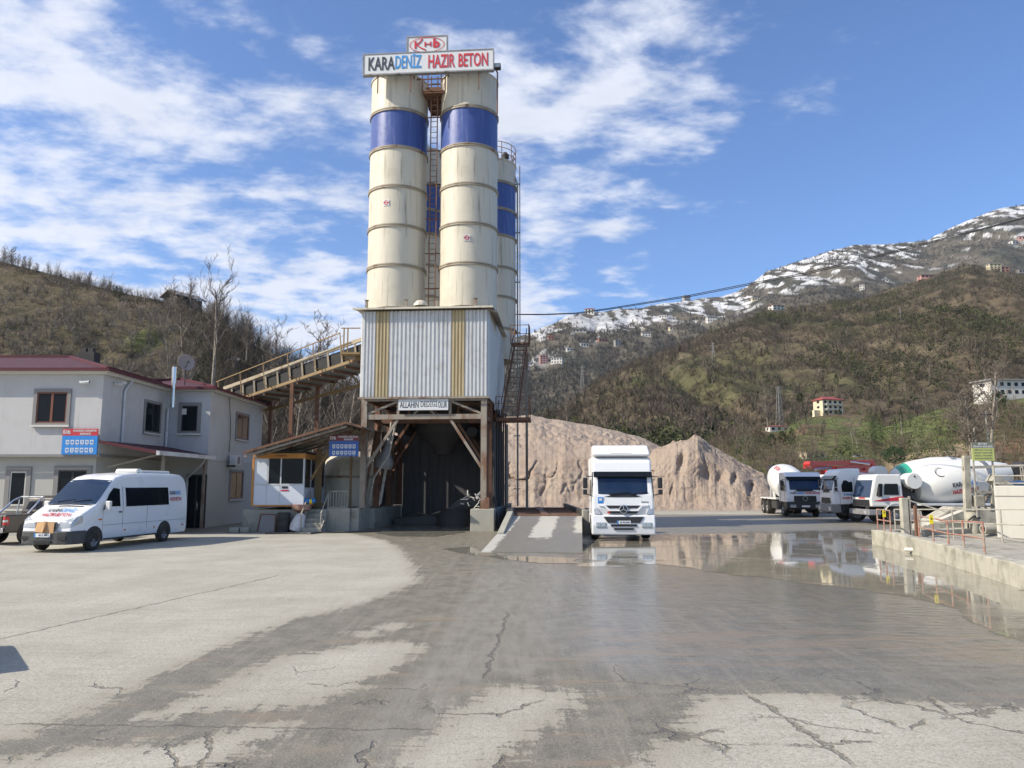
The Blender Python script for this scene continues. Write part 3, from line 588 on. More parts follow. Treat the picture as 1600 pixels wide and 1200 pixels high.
# ================================================================ SAND HEAPS
def sand_mat():
    t = NT('crushed_sand'); o = t.tc.outputs['Object']
    n = t.noise(.35, 6, .6, o); n2 = t.noise(2.2, 8, .7, o); st = t.noise(1.2, 6, .6, o, sc=(.6, 1, 2.6))
    c = t.mix(t.rng(n, .3, .7), (.385, .30, .235), (.43, .355, .285)); c = t.mix(t.rng(st, .45, .7, 0, .6), c, (.33, .25, .195))
    c = t.mix(t.rng(n2, .62, .74, 0, .7), c, (.16, .11, .085)); c = t.mix(t.rng(t.noise(30, 3, .6, o), .5, .8, 0, .4), c, (.5, .42, .33))
    t.put(t.b.inputs['Base Color'], c); t.b.inputs['Roughness'].default_value = .95; t.b.inputs['Specular IOR Level'].default_value = .15
    t.bump(t.math('ADD', n2, t.math('MULTIPLY', t.noise(9, 6, .75, o), .5)), 1.0, .28); return t.m
SAND = sand_mat()
def heap(name, prof, brk, Y0, dface, Yr, Yb, seed, label, nU=420, holes=()):
    px = np.linspace(prof[0][0], prof[-1][0], nU); py = lerp_tab(prof, px)+1.6*fbm(px*.05, px*0, 4, seed); bk = lerp_tab(brk, px)+3*fbm(px*.05, px*0+3, 5, seed+1, .6)
    rows = []; base = np.full(nU, float(Y0)); gul = fbm(px*.012, px*0, 4, seed+2, .5)
    fY = base+dface+1.6*gul; zb = np.array([max(at(a, b, y).z, .3) for a, b, y in zip(px, bk, fY)]); zt = np.array([max(at(a, b, Yr).z, .4) for a, b in zip(px, py)]); zt = np.maximum(zt, zb*.9)
    def row(Y, z): rows.append(np.stack([(px-800)/F/.985*Y, Y, z], -1))
    for t_ in np.linspace(0, 1, 14):                                # talus with slumped fans
        fan = .9*fbm(px*.03, px*0+1.7, 4, seed+4)+.25*fbm(px*.15, px*0+t_*3, 4, seed+5); row(base-3.2*(1-t_)-1.4*fan*(1-t_)+1.0*gul*t_, t_**1.7*zb*(.26+.16*fan))
    zl = zb*(.26+.16*(.9*fbm(px*.03, px*0+1.7, 4, seed+4)+.25*fbm(px*.15, px*0+3, 4, seed+5)))
    for t_ in np.linspace(.03, 1, 60):                              # eroded cut face: broad bulges, sparse gullies, fine crumble
        wx = px+14*fbm(px*.02, px*0+t_*1.6, 3, seed+12); g1 = 1-np.abs(fbm(wx*.028, wx*0+t_*.9, 3, seed+6)*2.2); g1 = np.clip((g1-.80)/.2, 0, 1)*np.clip(.3+1.6*fbm(px*.011, px*0+t_, 3, seed+13), 0, 1)
        w = .45*fbm(px*.03+t_*.8, px*0+t_*3.0, 5, seed+7, .6)+.13*fbm(px*.16, px*0+t_*14, 4, seed+8); hol = 0
        for hx, ht, hr in holes: hol = hol+1.15*np.exp(-((px-hx-12*(t_-ht))/hr)**2-((t_-ht)/.22)**2)
        row(base+1.0*gul+(fY-base-1.0*gul)*t_**1.25+(w+.85*g1*(1-t_*.3)+hol)*sin(pi*min(t_*1.05, 1))**.5, zl+(zb-zl)*t_)
    for t_ in np.linspace(.03, 1, 50):
        w = fbm(px*.05, px*0+t_*6, 5, seed+9, .6)+.6*fbm(px*.16+t_*8, t_*22+px*.03, 3, seed+10); row(fY+(Yr-fY)*t_, zb+(zt-zb)*t_**.85+.40*w*sin(pi*t_)**.6)
    for t_ in np.linspace(.1, 1, 12): row(Yr+(Yb-Yr)*t_+0*px, zt*(1-t_))
    A = np.stack(rows); n0, n1 = A.shape[:2]; idx = np.arange(n0*n1).reshape(n0, n1)
    Fh = np.stack([idx[:-1, :-1], idx[:-1, 1:], idx[1:, 1:], idx[1:, :-1]], -1).reshape(-1, 4)
    edge = np.clip(np.minimum(np.arange(n1), np.arange(n1)[::-1])/10, 0, 1)[None, :]; A[..., 2] = A[..., 2]*edge-.05
    A[..., 2] += .10*fbm(A[..., 0]*1.3, A[..., 1]*1.3+A[..., 2]*2, 4, seed+8)*edge
    c = A[(n0//2), n1//2]; o = mesh_np(name, A.reshape(-1, 3), Fh, SAND, True, origin=(c[0], c[1], 0)); tag(o, label, 'sand heap', 'sand heaps behind the weighbridge'); return o
heap('sand_heap', [(560, 690), (650, 665), (760, 652), (800, 649), (830, 648), (870, 655), (920, 663), (970, 674), (1005, 686), (1035, 700), (1060, 720), (1085, 745)],
     [(560, 735), (760, 722), (820, 716), (870, 716), (920, 711), (960, 716), (1010, 722), (1060, 735), (1085, 760)], 72, 3.5, 100, 118, 34, 'broad pinkish sand heap with a dark speckled crest directly behind the white tractor')
heap('sand_heap', [(985, 760), (1000, 722), (1020, 702), (1045, 691), (1070, 687), (1080, 679), (1090, 682), (1100, 691), (1115, 700), (1140, 716), (1160, 728), (1185, 740), (1205, 765)],
     [(985, 772), (1000, 728), (1020, 708), (1045, 698), (1070, 695), (1085, 690), (1100, 705), (1115, 716), (1140, 730), (1160, 742), (1185, 755), (1205, 775)], 67, 4, 76, 90, 13, 'peaked sand heap with a gullied cut face right of the white tractor', 340, holes=((1098, .42, 11), (1118, .45, 8), (1060, .7, 5), (1140, .6, 4), (1165, .6, 4)))
m = MB(); rr = random.Random(5)
# ================================================================ CONCRETE PLANT
PL = Vector((-4.28, 37.0, 0)); PRZ = R(-4.5)
def pthing(name, label, cat, loc=(0, 0, 0), group=None, rz=0):
    M = Matrix.Rotation(PRZ, 4, 'Z'); return thing(name, label, cat, PL+M @ Vector(loc), PRZ+rz, group)
plant = pthing('batching_plant', 'rusty steel plant frame with a tall corrugated cladding box above a dark drive through bay', 'batching plant')
HW = 3.1; DP = 8.2; ZB = 6.38; ZT = 10.62
def leg(x, y, z0, z1=ZB, w=.28, m_='steel'):
    b = MB(); b.box(x-w/2, x+w/2, y-w/2, y-w/2+.03, z0, z1); b.box(x-w/2, x+w/2, y+w/2-.03, y+w/2, z0, z1); b.box(x-.02, x+.02, y-w/2+.03, y+w/2-.03, z0, z1)
    b.box(x-w*.75, x+w*.75, y-w*.75, y+w*.75, z0, z0+.04); b.build('leg', K[m_], plant)
for x, y, z0, mm in ((-HW+.17, .17, 1.05, 'steel'), (HW-.17, .17, 1.02, 'steel'), (-HW+.17, 2.7, 1.0, 'rust'), (HW-.17, 2.7, 1.0, 'rust'), (-HW+.17, 5.4, 1.0, 'rust'), (HW-.17, 5.4, 1.0, 'rust'), (-HW+.17, DP-.2, 1.0, 'rust'), (HW-.17, DP-.2, 1.0, 'rust')): leg(x, y, z0, m_=mm)
b = MB(); b.box(HW-.75, HW+.38, -.28, 1.2, -.1, 1.02); b.build('footing', K['concrete'], plant, .03)
b = MB(); b.box(-HW-.65, -HW+.1, -.2, 1.6, -.1, 1.05); b.build('footing', K['concrete'], plant, .03)
b = MB(); b.box(HW-.45, HW+.2, 1.21, DP, -.1, .98); b.build('footing', K['concrete'], plant, .03)
b = MB(); b.box(-HW-.5, -HW+.35, 1.61, DP, -.1, .98); b.build('footing', K['concrete'], plant, .03)
def beam(p, q, w=.2, h=.22, mm='steel', nm='beam', par=None): return MB().bar(p, q, w, h).build(nm, K[mm], par or plant)
for y in (.17, 2.7, 5.4, DP-.2):
    mm = 'steel' if y < 1 else 'rust'
    beam((-HW+.31, y, 5.42), (HW-.31, y, 5.42), .2, .24, mm); beam((-HW+.02, y, 6.28), (HW-.02, y, 6.28), .24, .18, mm)
    for s in (-1, 1):
        beam((s*1.28, y, 5.54), (s*1.28, y, 6.19), .12, .12, mm, 'post'); beam((s*1.36, y, 6.15), (s*2.82, y, 5.56), .1, .1, mm, 'brace')
        beam((s*1.3, y+.02, 5.28), (s*2.86, y+.02, 2.9), .13, .13, mm, 'brace')
    beam((-.5, y, 5.56), (0, y, 6.0), .07, .07, mm, 'brace'); beam((.5, y, 5.56), (0, y, 6.0), .07, .07, mm, 'brace')
for s in (-1, 1):
    x = s*(HW-.17)
    for a, c_ in ((.32, 2.55), (2.85, 5.25), (5.55, DP-.35)):
        beam((x, a, 5.42), (x, c_, 5.42), .16, .2, 'rust'); beam((x, a, 6.28), (x, c_, 6.28), .2, .18, 'rust'); beam((x, a, 1.3), (x, c_, 5.2), .1, .1, 'rust', 'brace')
# corrugated cladding, real ribs
def corr(x0, x1, y, n, z0, z1, ax='x', sg=-1, d=.055):
    m = MB(); pts = []; step = (x1-x0)/n
    for i in range(n):
        a = x0+i*step; pts += [(a, 0), (a+step*.28, 0), (a+step*.40, d), (a+step*.82, d), (a+step*.94, 0)]
    pts.append((x1, 0)); back = [(x1, -.02), (x0, -.02)]; poly = [(p, y+sg*q) for p, q in pts]; bk = [(p, y-sg*.03) for p, q in pts][::-1]
    N = len(poly); allp = poly+bk
    if ax == 'y': allp = [(q, p) for p, q in allp]
    vs = [(p[0], p[1], z0) for p in allp]+[(p[0], p[1], z1) for p in allp]; M2 = 2*N
    m.add(vs, [(i, (i+1) % M2, M2+(i+1) % M2, M2+i) for i in range(M2)]+[(i, i+1, M2-2-i, M2-1-i) for i in range(N-1)]+[(M2+i, M2+M2-1-i, M2+M2-2-i, M2+i+1) for i in range(N-1)])
    return m
for x0, x1, n, k_ in ((-HW, -2.42, 4, 'clad'), (-2.415, -1.745, 4, 'clad2'), (-1.74, 1.34, 15, 'clad'), (1.345, 1.995, 4, 'clad2'), (2.0, HW, 6, 'clad')):
    corr(x0, x1, -.06, n, ZB, ZT).build('cladding', K[k_], plant, label='beige corrugated strip' if k_ == 'clad2' else None)
corr(0, 3.2, HW+.03, 12, ZB-.04, ZT, 'y', 1).build('cladding', K['clad'], plant); corr(3.22, DP, HW+.03, 18, ZB-.35, ZT, 'y', 1).build('cladding', K['clad'], plant)
corr(0, DP, -HW-.03, 30, ZB, ZT, 'y', -1).build('cladding', K['clad'], plant); corr(-HW, HW, DP+.02, 24, ZB, ZT, 'x', 1).build('cladding', K['clad'], plant)
b = MB(); b.box(-HW-.12, HW+.12, -.16, -.13, ZB-.1, ZB-.005); b.build('flashing', K['steel'], plant)
b = MB(); b.add([(-HW-.42, -.42, 10.66), (HW+.3, -.42, 10.66), (HW+.3, .5, 10.80), (-HW-.42, .5, 10.80), (-HW-.42, -.42, 10.75), (HW+.3, -.42, 10.75), (HW+.3, .5, 10.89), (-HW-.42, .5, 10.89)], [(0,3,2,1),(4,5,6,7),(0,1,5,4),(1,2,6,5),(2,3,7,6),(3,0,4,7)])
b.box(-HW-.4, HW+.28, .5, DP, 10.78, 10.86); b.build('ledge', K['cream'], plant)
b = MB(); b.slab([(HW+.05, -.1, 10.62), (HW+.5, -.1, 10.45), (HW+.5, 3.4, 10.3), (HW+.05, 3.4, 10.62)], (0, 0, 1), .05); b.build('side_flashing', K['steel'], plant)
for i, x in enumerate((-2.98, -1.0, .55, 2.48)):
    b = MB(); b.box(x-.06, x+.06, .12, .24, 10.86, 11.25); b.box(x-.1, x+.1, .08, .3, 11.25, 11.27); b.build('column_stub', K['steel'], plant)
b = MB(); b.lathe([(.36, 0), (.34, .12), (.22, .26), (0, .33)], (-.25, .15, 10.9), n=14); b.build('vent_cap', K['cream'], plant)
# inside of the bay: hopper, mixer, rear curtain, side boards
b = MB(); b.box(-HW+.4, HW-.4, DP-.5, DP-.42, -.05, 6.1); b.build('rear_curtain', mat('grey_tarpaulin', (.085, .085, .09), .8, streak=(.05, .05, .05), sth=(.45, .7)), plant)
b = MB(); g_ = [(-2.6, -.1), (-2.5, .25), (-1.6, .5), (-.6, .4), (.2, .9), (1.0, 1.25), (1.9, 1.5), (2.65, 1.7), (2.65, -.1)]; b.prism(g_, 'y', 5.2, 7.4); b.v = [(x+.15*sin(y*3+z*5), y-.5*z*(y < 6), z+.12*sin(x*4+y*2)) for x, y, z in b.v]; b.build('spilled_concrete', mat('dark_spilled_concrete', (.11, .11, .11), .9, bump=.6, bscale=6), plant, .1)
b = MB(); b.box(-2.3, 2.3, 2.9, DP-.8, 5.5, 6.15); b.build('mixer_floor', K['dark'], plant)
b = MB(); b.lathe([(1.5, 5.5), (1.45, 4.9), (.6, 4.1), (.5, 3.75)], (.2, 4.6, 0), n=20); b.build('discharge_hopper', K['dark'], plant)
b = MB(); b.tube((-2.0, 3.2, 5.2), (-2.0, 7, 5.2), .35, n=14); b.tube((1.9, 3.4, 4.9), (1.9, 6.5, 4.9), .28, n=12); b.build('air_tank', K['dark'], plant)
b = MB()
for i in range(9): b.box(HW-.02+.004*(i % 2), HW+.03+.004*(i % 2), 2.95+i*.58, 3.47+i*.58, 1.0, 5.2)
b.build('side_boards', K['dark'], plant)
b = MB()
for i in range(7): b.box(-HW-.02, -HW+.03, 4.2+i*.56, 4.7+i*.56, 1.0, 5.0)
b.build('side_boards', K['dark'], plant)
b = MB(); b.path([(HW+.22, .9, 4.8), (HW+.25, .9, 2.2), (HW+.34, .8, .9), (HW+.5, .3, .15), (HW+.75, -.1, .06)], .07, 8); b.path([(HW+.14, 1.5, 5.2), (HW+.14, 1.5, 1.0)], .05, 8); b.build('hose', K['black'], plant)
b = MB()
for i in range(5): b.tube((HW+.12+.05*i, 3.6+i*.7, 1.0), (HW+.12+.05*i, 3.6+i*.7, 6.1), .05, n=6)
b.build('conduit', K['dark'], plant)
b = MB(); b.box(HW-.1, HW+.12, -.1, .25, 1.03, 1.55); b.build('switch_box', K['rust'], plant)
# mixer clutter on the left inside: pipes, chute, small cabinet
b = MB(); b.lathe([(.45, 0), (.5, .3), (.2, .9), (.12, 1.6)], (-2.35, 1.6, 3.0), (.25, -.1, 1), n=14); b.build('dust_chute', K['sheet'], plant)
b = MB(); b.path([(-2.8, .8, 1.2), (-2.6, .9, 2.5), (-1.9, 1.0, 3.6), (-1.6, 1.2, 5.3)], .05, 6); b.path([(-2.5, 1.8, 1.2), (-2.2, 1.9, 3.4), (-2.0, 1.9, 5.3)], .08, 8); b.build('supply_pipe', K['grail'], plant)
b = MB(); rr = random.Random(3)
for i in range(16):
    x = 1.75+rr.random()*1.0; y = .9+rr.random(); zz = rr.random()*.75+1.0; b.bar((x, y, zz), (x+rr.uniform(-.35, .35), y+rr.uniform(-.2, .2), zz+rr.uniform(-.2, .3)), .05, .03)
b.build('torn_sheeting', K['hwhite'], plant)
b = MB(); b.lathe([(1.05, 0), (1.05, .5), (.75, .9)], (1.0, 4.3, -.02), n=20); b.build('loading_skip', K['dark'], plant)
# silos
zr = [23.35, 21.4, 19.34, 17.25, 15.19, 13.12, 10.9]
def silo(name, label, x, y, zs, blue, z_top, lean=False, logo=None, par='cement silos of the plant'):
    t = pthing(name, label, 'silo', (x, y, 0), par); r = 1.5
    for i in range(len(zs)-1):
        k_ = 'blue' if i in blue else 'cream'; b = MB(); b.lathe([(r, zs[i+1]+.06), (r, zs[i]-.06)], n=56); b.build('shell_band', K[k_], t, label='blue painted band' if k_ == 'blue' else None)
    for i in range(1, len(zs)-1):
        b = MB(); z0 = zs[i]; b.lathe([(r, z0-.09), (r+.06, z0-.08), (r+.06, z0-.02), (r+.01, z0-.005), (r+.06, z0+.01), (r+.06, z0+.07), (r, z0+.08)], n=56); b.build('ring_flange', K['ring'], t)
    b = MB(); b.lathe([(r, zs[0]-.06), (r+.05, zs[0]-.04), (r+.05, zs[0]+.03), (.3, zs[0]+.32), (0, zs[0]+.34)], n=48); b.build('top_cap', K['cream'], t)
    b = MB(); b.lathe([(.32, .3), (.32, .95), (.26, 1.05), (0, 1.07)], (0, .5, zs[0]), n=16); b.build('dust_filter', K['cream'], t)
    if logo:
        zz, xx = logo; ys = -math.sqrt(r*r-xx*xx); a = math.asin(xx/r)
        b = MB(); n = Vector((sin(a), -cos(a), 0)); tv = Vector((cos(a), sin(a), 0)); c0 = Vector((xx, ys, zz))+n*.012
        b.slab([c0-tv*.16-Vector((0, 0, .16)), c0+tv*.16-Vector((0, 0, .16)), c0+tv*.16+Vector((0, 0, .16)), c0-tv*.16+Vector((0, 0, .16))], n, .01); s_ = b.build('sticker', K['signw'], t)
        b = MB(); M4 = Matrix.Translation(c0+n*.016) @ Matrix.Rotation(a, 4, 'Z') @ Matrix.Rotation(pi/2, 4, 'X')
        b.lathe([(.12, 0), (.12, .006), (.085, .006), (.085, 0)], n=20); b.box(-.15, .15, -.018, .018, 0, .006); b.xf(M4); b.build('emblem', K['inkr'], s_)
    return t
silo('cement_silo', 'left front cream silo with a blue band and a tiny red sticker', -1.88, 1.8, zr, (1,), 0, logo=(16.35, -.25))
silo('cement_silo', 'right front cream silo with a blue band and a tiny red sticker', 1.88, 1.8, zr, (1,), 0, logo=(14.4, .12))
zq = [22.3, 20.7, 18.7, 16.9, 15.0, 13.1, 10.9]
silo('cement_silo', 'rear cream and blue silo seen only through the gap behind the ladder', -1.9, 8.2, [22.2, 20.0, 18.4, 16.9, 15.0, 13.1, 10.9], (1, 2), 0)
silo('cement_silo', 'rear silo with a dark blue band peeking out right of the front pair', 2.32, 8.9, [21.7, 20.3, 18.6, 16.95, 15.0, 13.2, 11.3, 9.4], (1, 2), 0)
# ladder between silos
t = pthing('ladder', 'long rusty ladder with a landing running up between the two front silos', 'ladder', (.12, 1.1, 10.9)); b = MB()
for s in (-.17, .17): b.bar((s, 0, 0), (s, 0, 12.6), .05, .06)
b.build('rail', K['rust'], t); b = MB()
for i in range(41): b.bar((-.15, 0, .2+i*.3), (.15, 0, .2+i*.3), .025)
b.build('rungs', K['rust'], t); b = MB()
for i in range(7): b.bar((-.42, .25, 1.2+i*1.85), (.5, .25, 1.2+i*1.85), .05)
for i in range(7): b.bar((.17, .0, 1.2+i*1.85), (.17, .25, 1.2+i*1.85), .04)
b.each('stay', K['rust'], t)
b = MB(); b.box(-.6, .55, -.35, 2.4, 11.6, 11.66)
for i in range(5): b.bar((-.6, -.3+i*.6, 11.54), (.55, -.3+i*.6, 11.54), .06)
b.build('landing', K['rust'], t)
b = MB()
for x in (-.6, -.3, .4): b.bar((x, -.3, 11.66), (x, -.3, 13.0), .05)
b.bar((-.9, -.3, 12.3), (.6, -.3, 12.3), .05); b.box(-.42, .35, -.3, .2, 11.67, 11.85); b.build('handrail', K['rust'], t)
# top sign
t = pthing('company_sign', 'long white company signboard with a raised logo panel across the tops of the front silos', 'sign', (.02, -.32, 22.88))
b = MB(); b.box(-3.33, 3.33, 0, .2, .1, 1.16); b.build('sign_board', K['signw'], t, .01)
b = MB(); b.box(-3.37, 3.37, -.03, .22, .03, .1); b.box(-3.37, 3.37, -.03, .22, 1.16, 1.2); b.box(-3.38, -3.33, -.03, .22, .1, 1.16); b.box(3.33, 3.38, -.03, .22, .1, 1.16)
b.box(-1.12, -1.06, -.03, .22, 1.2, 2.0); b.box(.94, 1.0, -.03, .22, 1.2, 2.0); b.box(-1.12, 1.0, -.03, .22, 2.0, 2.05); b.build('frame', K['rim'], t)
b = MB(); b.box(-1.06, .94, 0, .2, 1.2, 2.0); lp = b.build('logo_panel', K['signw'], t)
def sgn(s, x, w, k_, z=.6, h=1.0): return text(s, h, K[k_], t, face_cam((x, -.012, z)), .012, .006 if s[0] == 'D' else .012, width=w)
sgn('KARA', -2.42, 1.36, 'ink'); sgn('DENİZ', -1.03, 1.34, 'inkb', .64); sgn('HAZIR', .68, 1.36, 'inkr'); sgn('BETON', 2.32, 1.5, 'inkr')
def ell(m, cx, cz, a, c_, w, y, n=40):
    vs = []
    for k2 in range(n):
        th = 2*pi*k2/n; vs += [(cx+a*cos(th), y, cz+c_*sin(th)), (cx+(a-w)*cos(th), y, cz+(c_-w)*sin(th))]
    m.add(vs+[(x, y+.015, z) for x, _, z in vs], [(2*k2, 2*((k2+1) % n), 2*((k2+1) % n)+1, 2*k2+1) for k2 in range(n)]); return m
ell(MB(), -.06, 1.56, .9, .42, .035, -.02).build('emblem_ring', K['inkr'], lp)
b = MB()
def strk(pts, w, y=-.02):
    for p, q in zip(pts[:-1], pts[1:]): b.bar((p[0], y, p[1]), (q[0], y, q[1]), w, .02, up=(0, 1, 0))
strk([(-.66, 1.78), (-.66, 1.38)], .09); strk([(-.3, 1.9), (-.42, 1.72), (-.6, 1.58), (-.38, 1.4), (-.12, 1.28)], .06); strk([(-.16, 1.72), (-.16, 1.46)], .06); strk([(.13, 1.72), (.13, 1.46)], .06); strk([(-.16, 1.59), (.13, 1.59)], .05)
b.build('emblem_letters', K['inkr'], lp); text('b', .62, K['inkr'], lp, face_cam((.42, -.012, 1.60)), .012, .03, width=.34)
b = MB()
for x in (-2.6, -.9, .9, 2.6): b.bar((x, .12, -.9), (x, .12, .1), .05); b.bar((x, .15, .6), (x, 1.3, .2), .05)
b.build('support', K['rust'], t)
t = pthing('floodlight', 'small rusty floodlight on a bent pole at the right end of the rooftop sign', 'floodlight', (3.52, .3, 20.9)); b = MB(); b.path([(0, 0, 0), (0, 0, 2.2), (-.12, -.1, 2.5)], .04); b.build('pole', K['rust'], t)
b = MB(); b.box(-.18, .18, -.25, .05, 2.35, 2.62); b.build('lamp_head', K['dark'], t, .03); b = MB(); b.box(-.15, .15, -.262, -.252, 2.38, 2.59); b.build('lens', K['lamp'], t)
# slogan sign
t = pthing('slogan_sign', 'white slogan board fixed under the corrugated box above the drive through', 'sign', (0, -.02, 5.6)); b = MB(); b.box(-1.22, 1.22, -.06, 0, .12, .66); b.build('board', K['signw'], t, .01)
text('ALLAHIN', .42, K['ink'], t, face_cam((-.68, -.064, .37)), .003, .003, width=.92); text('DEDİĞİ', .38, K['ink'], t, face_cam((.27, -.064, .40)), .003, .0, width=.80); text('OLUR', .42, K['ink'], t, face_cam((.93, -.064, .37)), .003, .002, width=.44)
# railing on rear silo + vertical pipe
t = pthing('silo_guardrail', 'curved guardrail with hoops on top of the rear right silo', 'railing', (2.32, 8.9, 21.75)); b = MB()
for z0 in (.35, .7, 1.05):
    pts = [(1.5*sin(a), -1.5*cos(a), z0) for a in np.linspace(-pi, pi, 33)]; b.path(pts, .022, 5)
b.build('rail', K['rust'], t); b = MB()
for a in np.linspace(-pi, pi, 13): b.tube((1.5*sin(a), -1.5*cos(a), 0), (1.5*sin(a), -1.5*cos(a), 1.05), .022, n=5)
b.build('post', K['rust'], t); b = MB(); b.lathe([(.2, .2), (.24, .5), (.1, .7)], (.9, -.5, 0), n=10); b.build('relief_valve', K['dark'], t)
t = pthing('filling_pipe', 'thin grey filling pipe running down the outer side of the rear right silo', 'pipe', (3.95, 8.6, .9)); MB().path([(0, 0, 0), (0, 0, 19.6), (-.25, .1, 20.3), (-.3, .1, 21.3)], .055, 8).build('pipe', K['grail'], t)
MB().path([(.14, .1, 5), (.14, .1, 20.8)], .035, 6).build('pipe', K['grail'], t)
b = MB()
for z0 in np.arange(1, 20, 3.1): b.bar((-.25, .1, z0), (.16, .05, z0), .05)
b.each('pipe_clamp', K['dark'], t)
# stair tower on the right
t = pthing('access_stair', 'rusty steep stair with a caged landing hung on the right side of the plant', 'stairs', (HW+.12, 3.6, 5.45)); b = MB(); b.box(0, 1.75, -.6, 1.0, 0, .16); b.build('landing', K['rust'], t, label='grey edged rusty landing')
b = MB()
for x in (.0, 1.7):
    for y in (-.57, .97): b.bar((x, y, .16), (x, y, 1.25), .045)
for z0 in (.55, .9, 1.25): b.bar((1.7, -.57, z0), (1.7, .97, z0), .035); b.bar((0, -.57, z0), (1.7, -.57, z0), .03)
b.build('guardrail', K['rust'], t)
b = MB(); A_, B_ = Vector((.25, -.3, .1)), Vector((.75, 2.6, 4.6))
for dx in (0, .85): b.bar(A_+Vector((dx, 0, 0)), B_+Vector((dx*.8, 0, 0)), .07, .2)
b.build('stringer', K['rust'], t); b = MB()
for i in range(16):
    p = A_.lerp(B_, (i+.5)/16); b.box(p.x+.03, p.x+.8, p.y-.1, p.y+.1, p.z, p.z+.03)
b.build('treads', K['steel'], t)
b = MB()
for dx in (0, .85):
    b.bar(A_+Vector((dx, 0, .9)), B_+Vector((dx*.8, 0, .9)), .04)
    for i in range(5): p = A_.lerp(B_, i/4)+Vector((dx, 0, 0)); b.bar(p, p+Vector((0, 0, .9)), .035)
b.build('handrail', K['rust'], t)
b = MB(); b.box(.5, 1.55, 2.6, 3.6, 4.6, 4.68); b.build('upper_landing', K['rust'], t); b = MB()
for x in (.5, 1.53):
    for y in (2.62, 3.58): b.bar((x, y, 4.68), (x, y, 5.75), .04)
for z0 in (5.2, 5.7): b.bar((.5, 2.62, z0), (1.53, 2.62, z0), .035); b.bar((1.53, 2.62, z0), (1.53, 3.58, z0), .035)
b.box(1.55, 1.58, 2.62, 3.2, 4.68, 5.7); b.build('upper_guardrail', K['rust'], t)
b = MB(); b.bar((1.3, 4.5, -5.4), (1.3, 4.5, 4.6), .14); b.bar((.35, 2.0, -5.4), (.35, 2.0, 0), .12); b.build('support_post', K['steel'], t)
# ---- conveyor
a0 = at(563, 560, 40.5); a1 = at(380, 622, 46.0); dv = (a1-a0); L = dv.length
t = thing('conveyor', 'long inclined ochre steel conveyor with black belt panels running up into the plant', 'conveyor', a0, 0, world=True); d = dv.normalized(); side = Vector((-d.y, d.x, 0)).normalized()
if side.y < 0: side = -side
upv = side.cross(d);  upv = upv if upv.z > 0 else -upv
def cp(s, w, z): return a0+d*s+side*w+upv*z
L2 = L*1.18
for w, nm in ((0, 'near_truss'), (1.9, 'far_truss')):
    b = MB(); b.bar(cp(-.6, w, 1.0), cp(L2, w, 1.0), .12, .2); b.build('top_chord', K['chord'], t); b = MB(); b.bar(cp(-.6, w, 0), cp(L2, w, 0), .12, .16); b.build('bottom_chord', K['yel'], t)
    b = MB()
    for i in range(11): s_ = .3+i*L2/11; b.bar(cp(s_, w, .08), cp(s_, w, .9), .1, .13)
    b.each('truss_post', K['chord'], t)
b = MB(); b.slab([cp(-.6, .1, .45), cp(L2, .1, .45), cp(L2, 1.8, .45), cp(-.6, 1.8, .45)], upv, .12); b.slab([cp(-.6, .08, .1), cp(L2, .08, .1), cp(L2, .08, .8), cp(-.6, .08, .8)], side, .02); b.build('belt', K['belt'], t)
b = MB(); b.slab([cp(-.6, -.02, -.12), cp(L2, -.02, -.12), cp(L2, 1.95, -.12), cp(-.6, 1.95, -.12)], upv, .04); b.build('underside_sheet', K['sheet'], t)
b = MB()
for i in range(12): s_ = .2+i*L2/12; b.bar(cp(s_, 0, -.18), cp(s_, 1.9, -.18), .08, .1)
b.build('cross_beams', K['rust'], t)
b = MB(); b.bar(cp(-.6, 1.9, -.9), cp(L2, 1.9, -.5), .14, .16); b.build('lower_chord', K['yel'], t)
b = MB()
for i in range(9): s_ = i*L2/9; b.bar(cp(s_, 1.9, -.12), cp(s_+L2/18, 1.9, -.85+.04*i), .06); b.bar(cp(s_+L2/18, 1.9, -.85+.04*i), cp(s_+L2/9, 1.9, -.12), .06)
b.build('lacing', K['yel'], t)
b = MB(); b.bar(cp(.8, -.55, 1.55), cp(L2, -.55, 1.35), .05)
for i in range(6): s_ = .8+i*(L2-1)/5; b.bar(cp(s_, -.55, .2), cp(s_, -.55, 1.55-.04*i), .05); b.bar(cp(s_, -.55, .1), cp(s_, 0, .1), .05)
b.build('handrail', K['yel'], t)
b = MB(); b.box(a0.x-.9, a0.x+.1, a0.y-.8, a0.y+.1, a0.z+.1, a0.z+.2); b.bar((a0.x-.75, a0.y-.7, a0.z+.2), (a0.x-.75, a0.y-.7, a0.z+1.5), .06); b.bar((a0.x-.55, a0.y-.7, a0.z+.2), (a0.x-.55, a0.y-.7, a0.z+1.5), .06); b.bar((a0.x-.9, a0.y-.7, a0.z+1.5), (a0.x+.1, a0.y-.7, a0.z+1.5), .05); b.build('head_landing', K['yel'], t)
b = MB()
for s_ in (L*.98, L*.55): 
    q = cp(s_, 0, 0); b.bar((q.x, q.y, .0), (q.x, q.y, q.z-.1), .2); q = cp(s_, 1.9, 0); b.bar((q.x, q.y, 0), (q.x, q.y, q.z-.1), .2)
b.build('trestle', K['rust'], t)
# ---- tank left of the plant
t = thing('storage_tank', 'squat cream tank with a sloping shaded lid between the kiosk and the plant', 'tank', (-8.75, 41.6, 0)); b = MB(); b.lathe([(1.55, 1.0), (1.55, 2.6), (1.35, 3.35), (.8, 3.85), (0, 4.05)], n=32); b.build('tank_shell', K['cream'], t)
b = MB(); b.lathe([(1.6, 2.5), (1.6, 2.62)], n=32); b.build('hoop', K['ring'], t); b = MB(); b.box(-1.6, 1.6, -1.6, 1.6, 0, 1.0); b.build('plinth', K['concrete'], t)
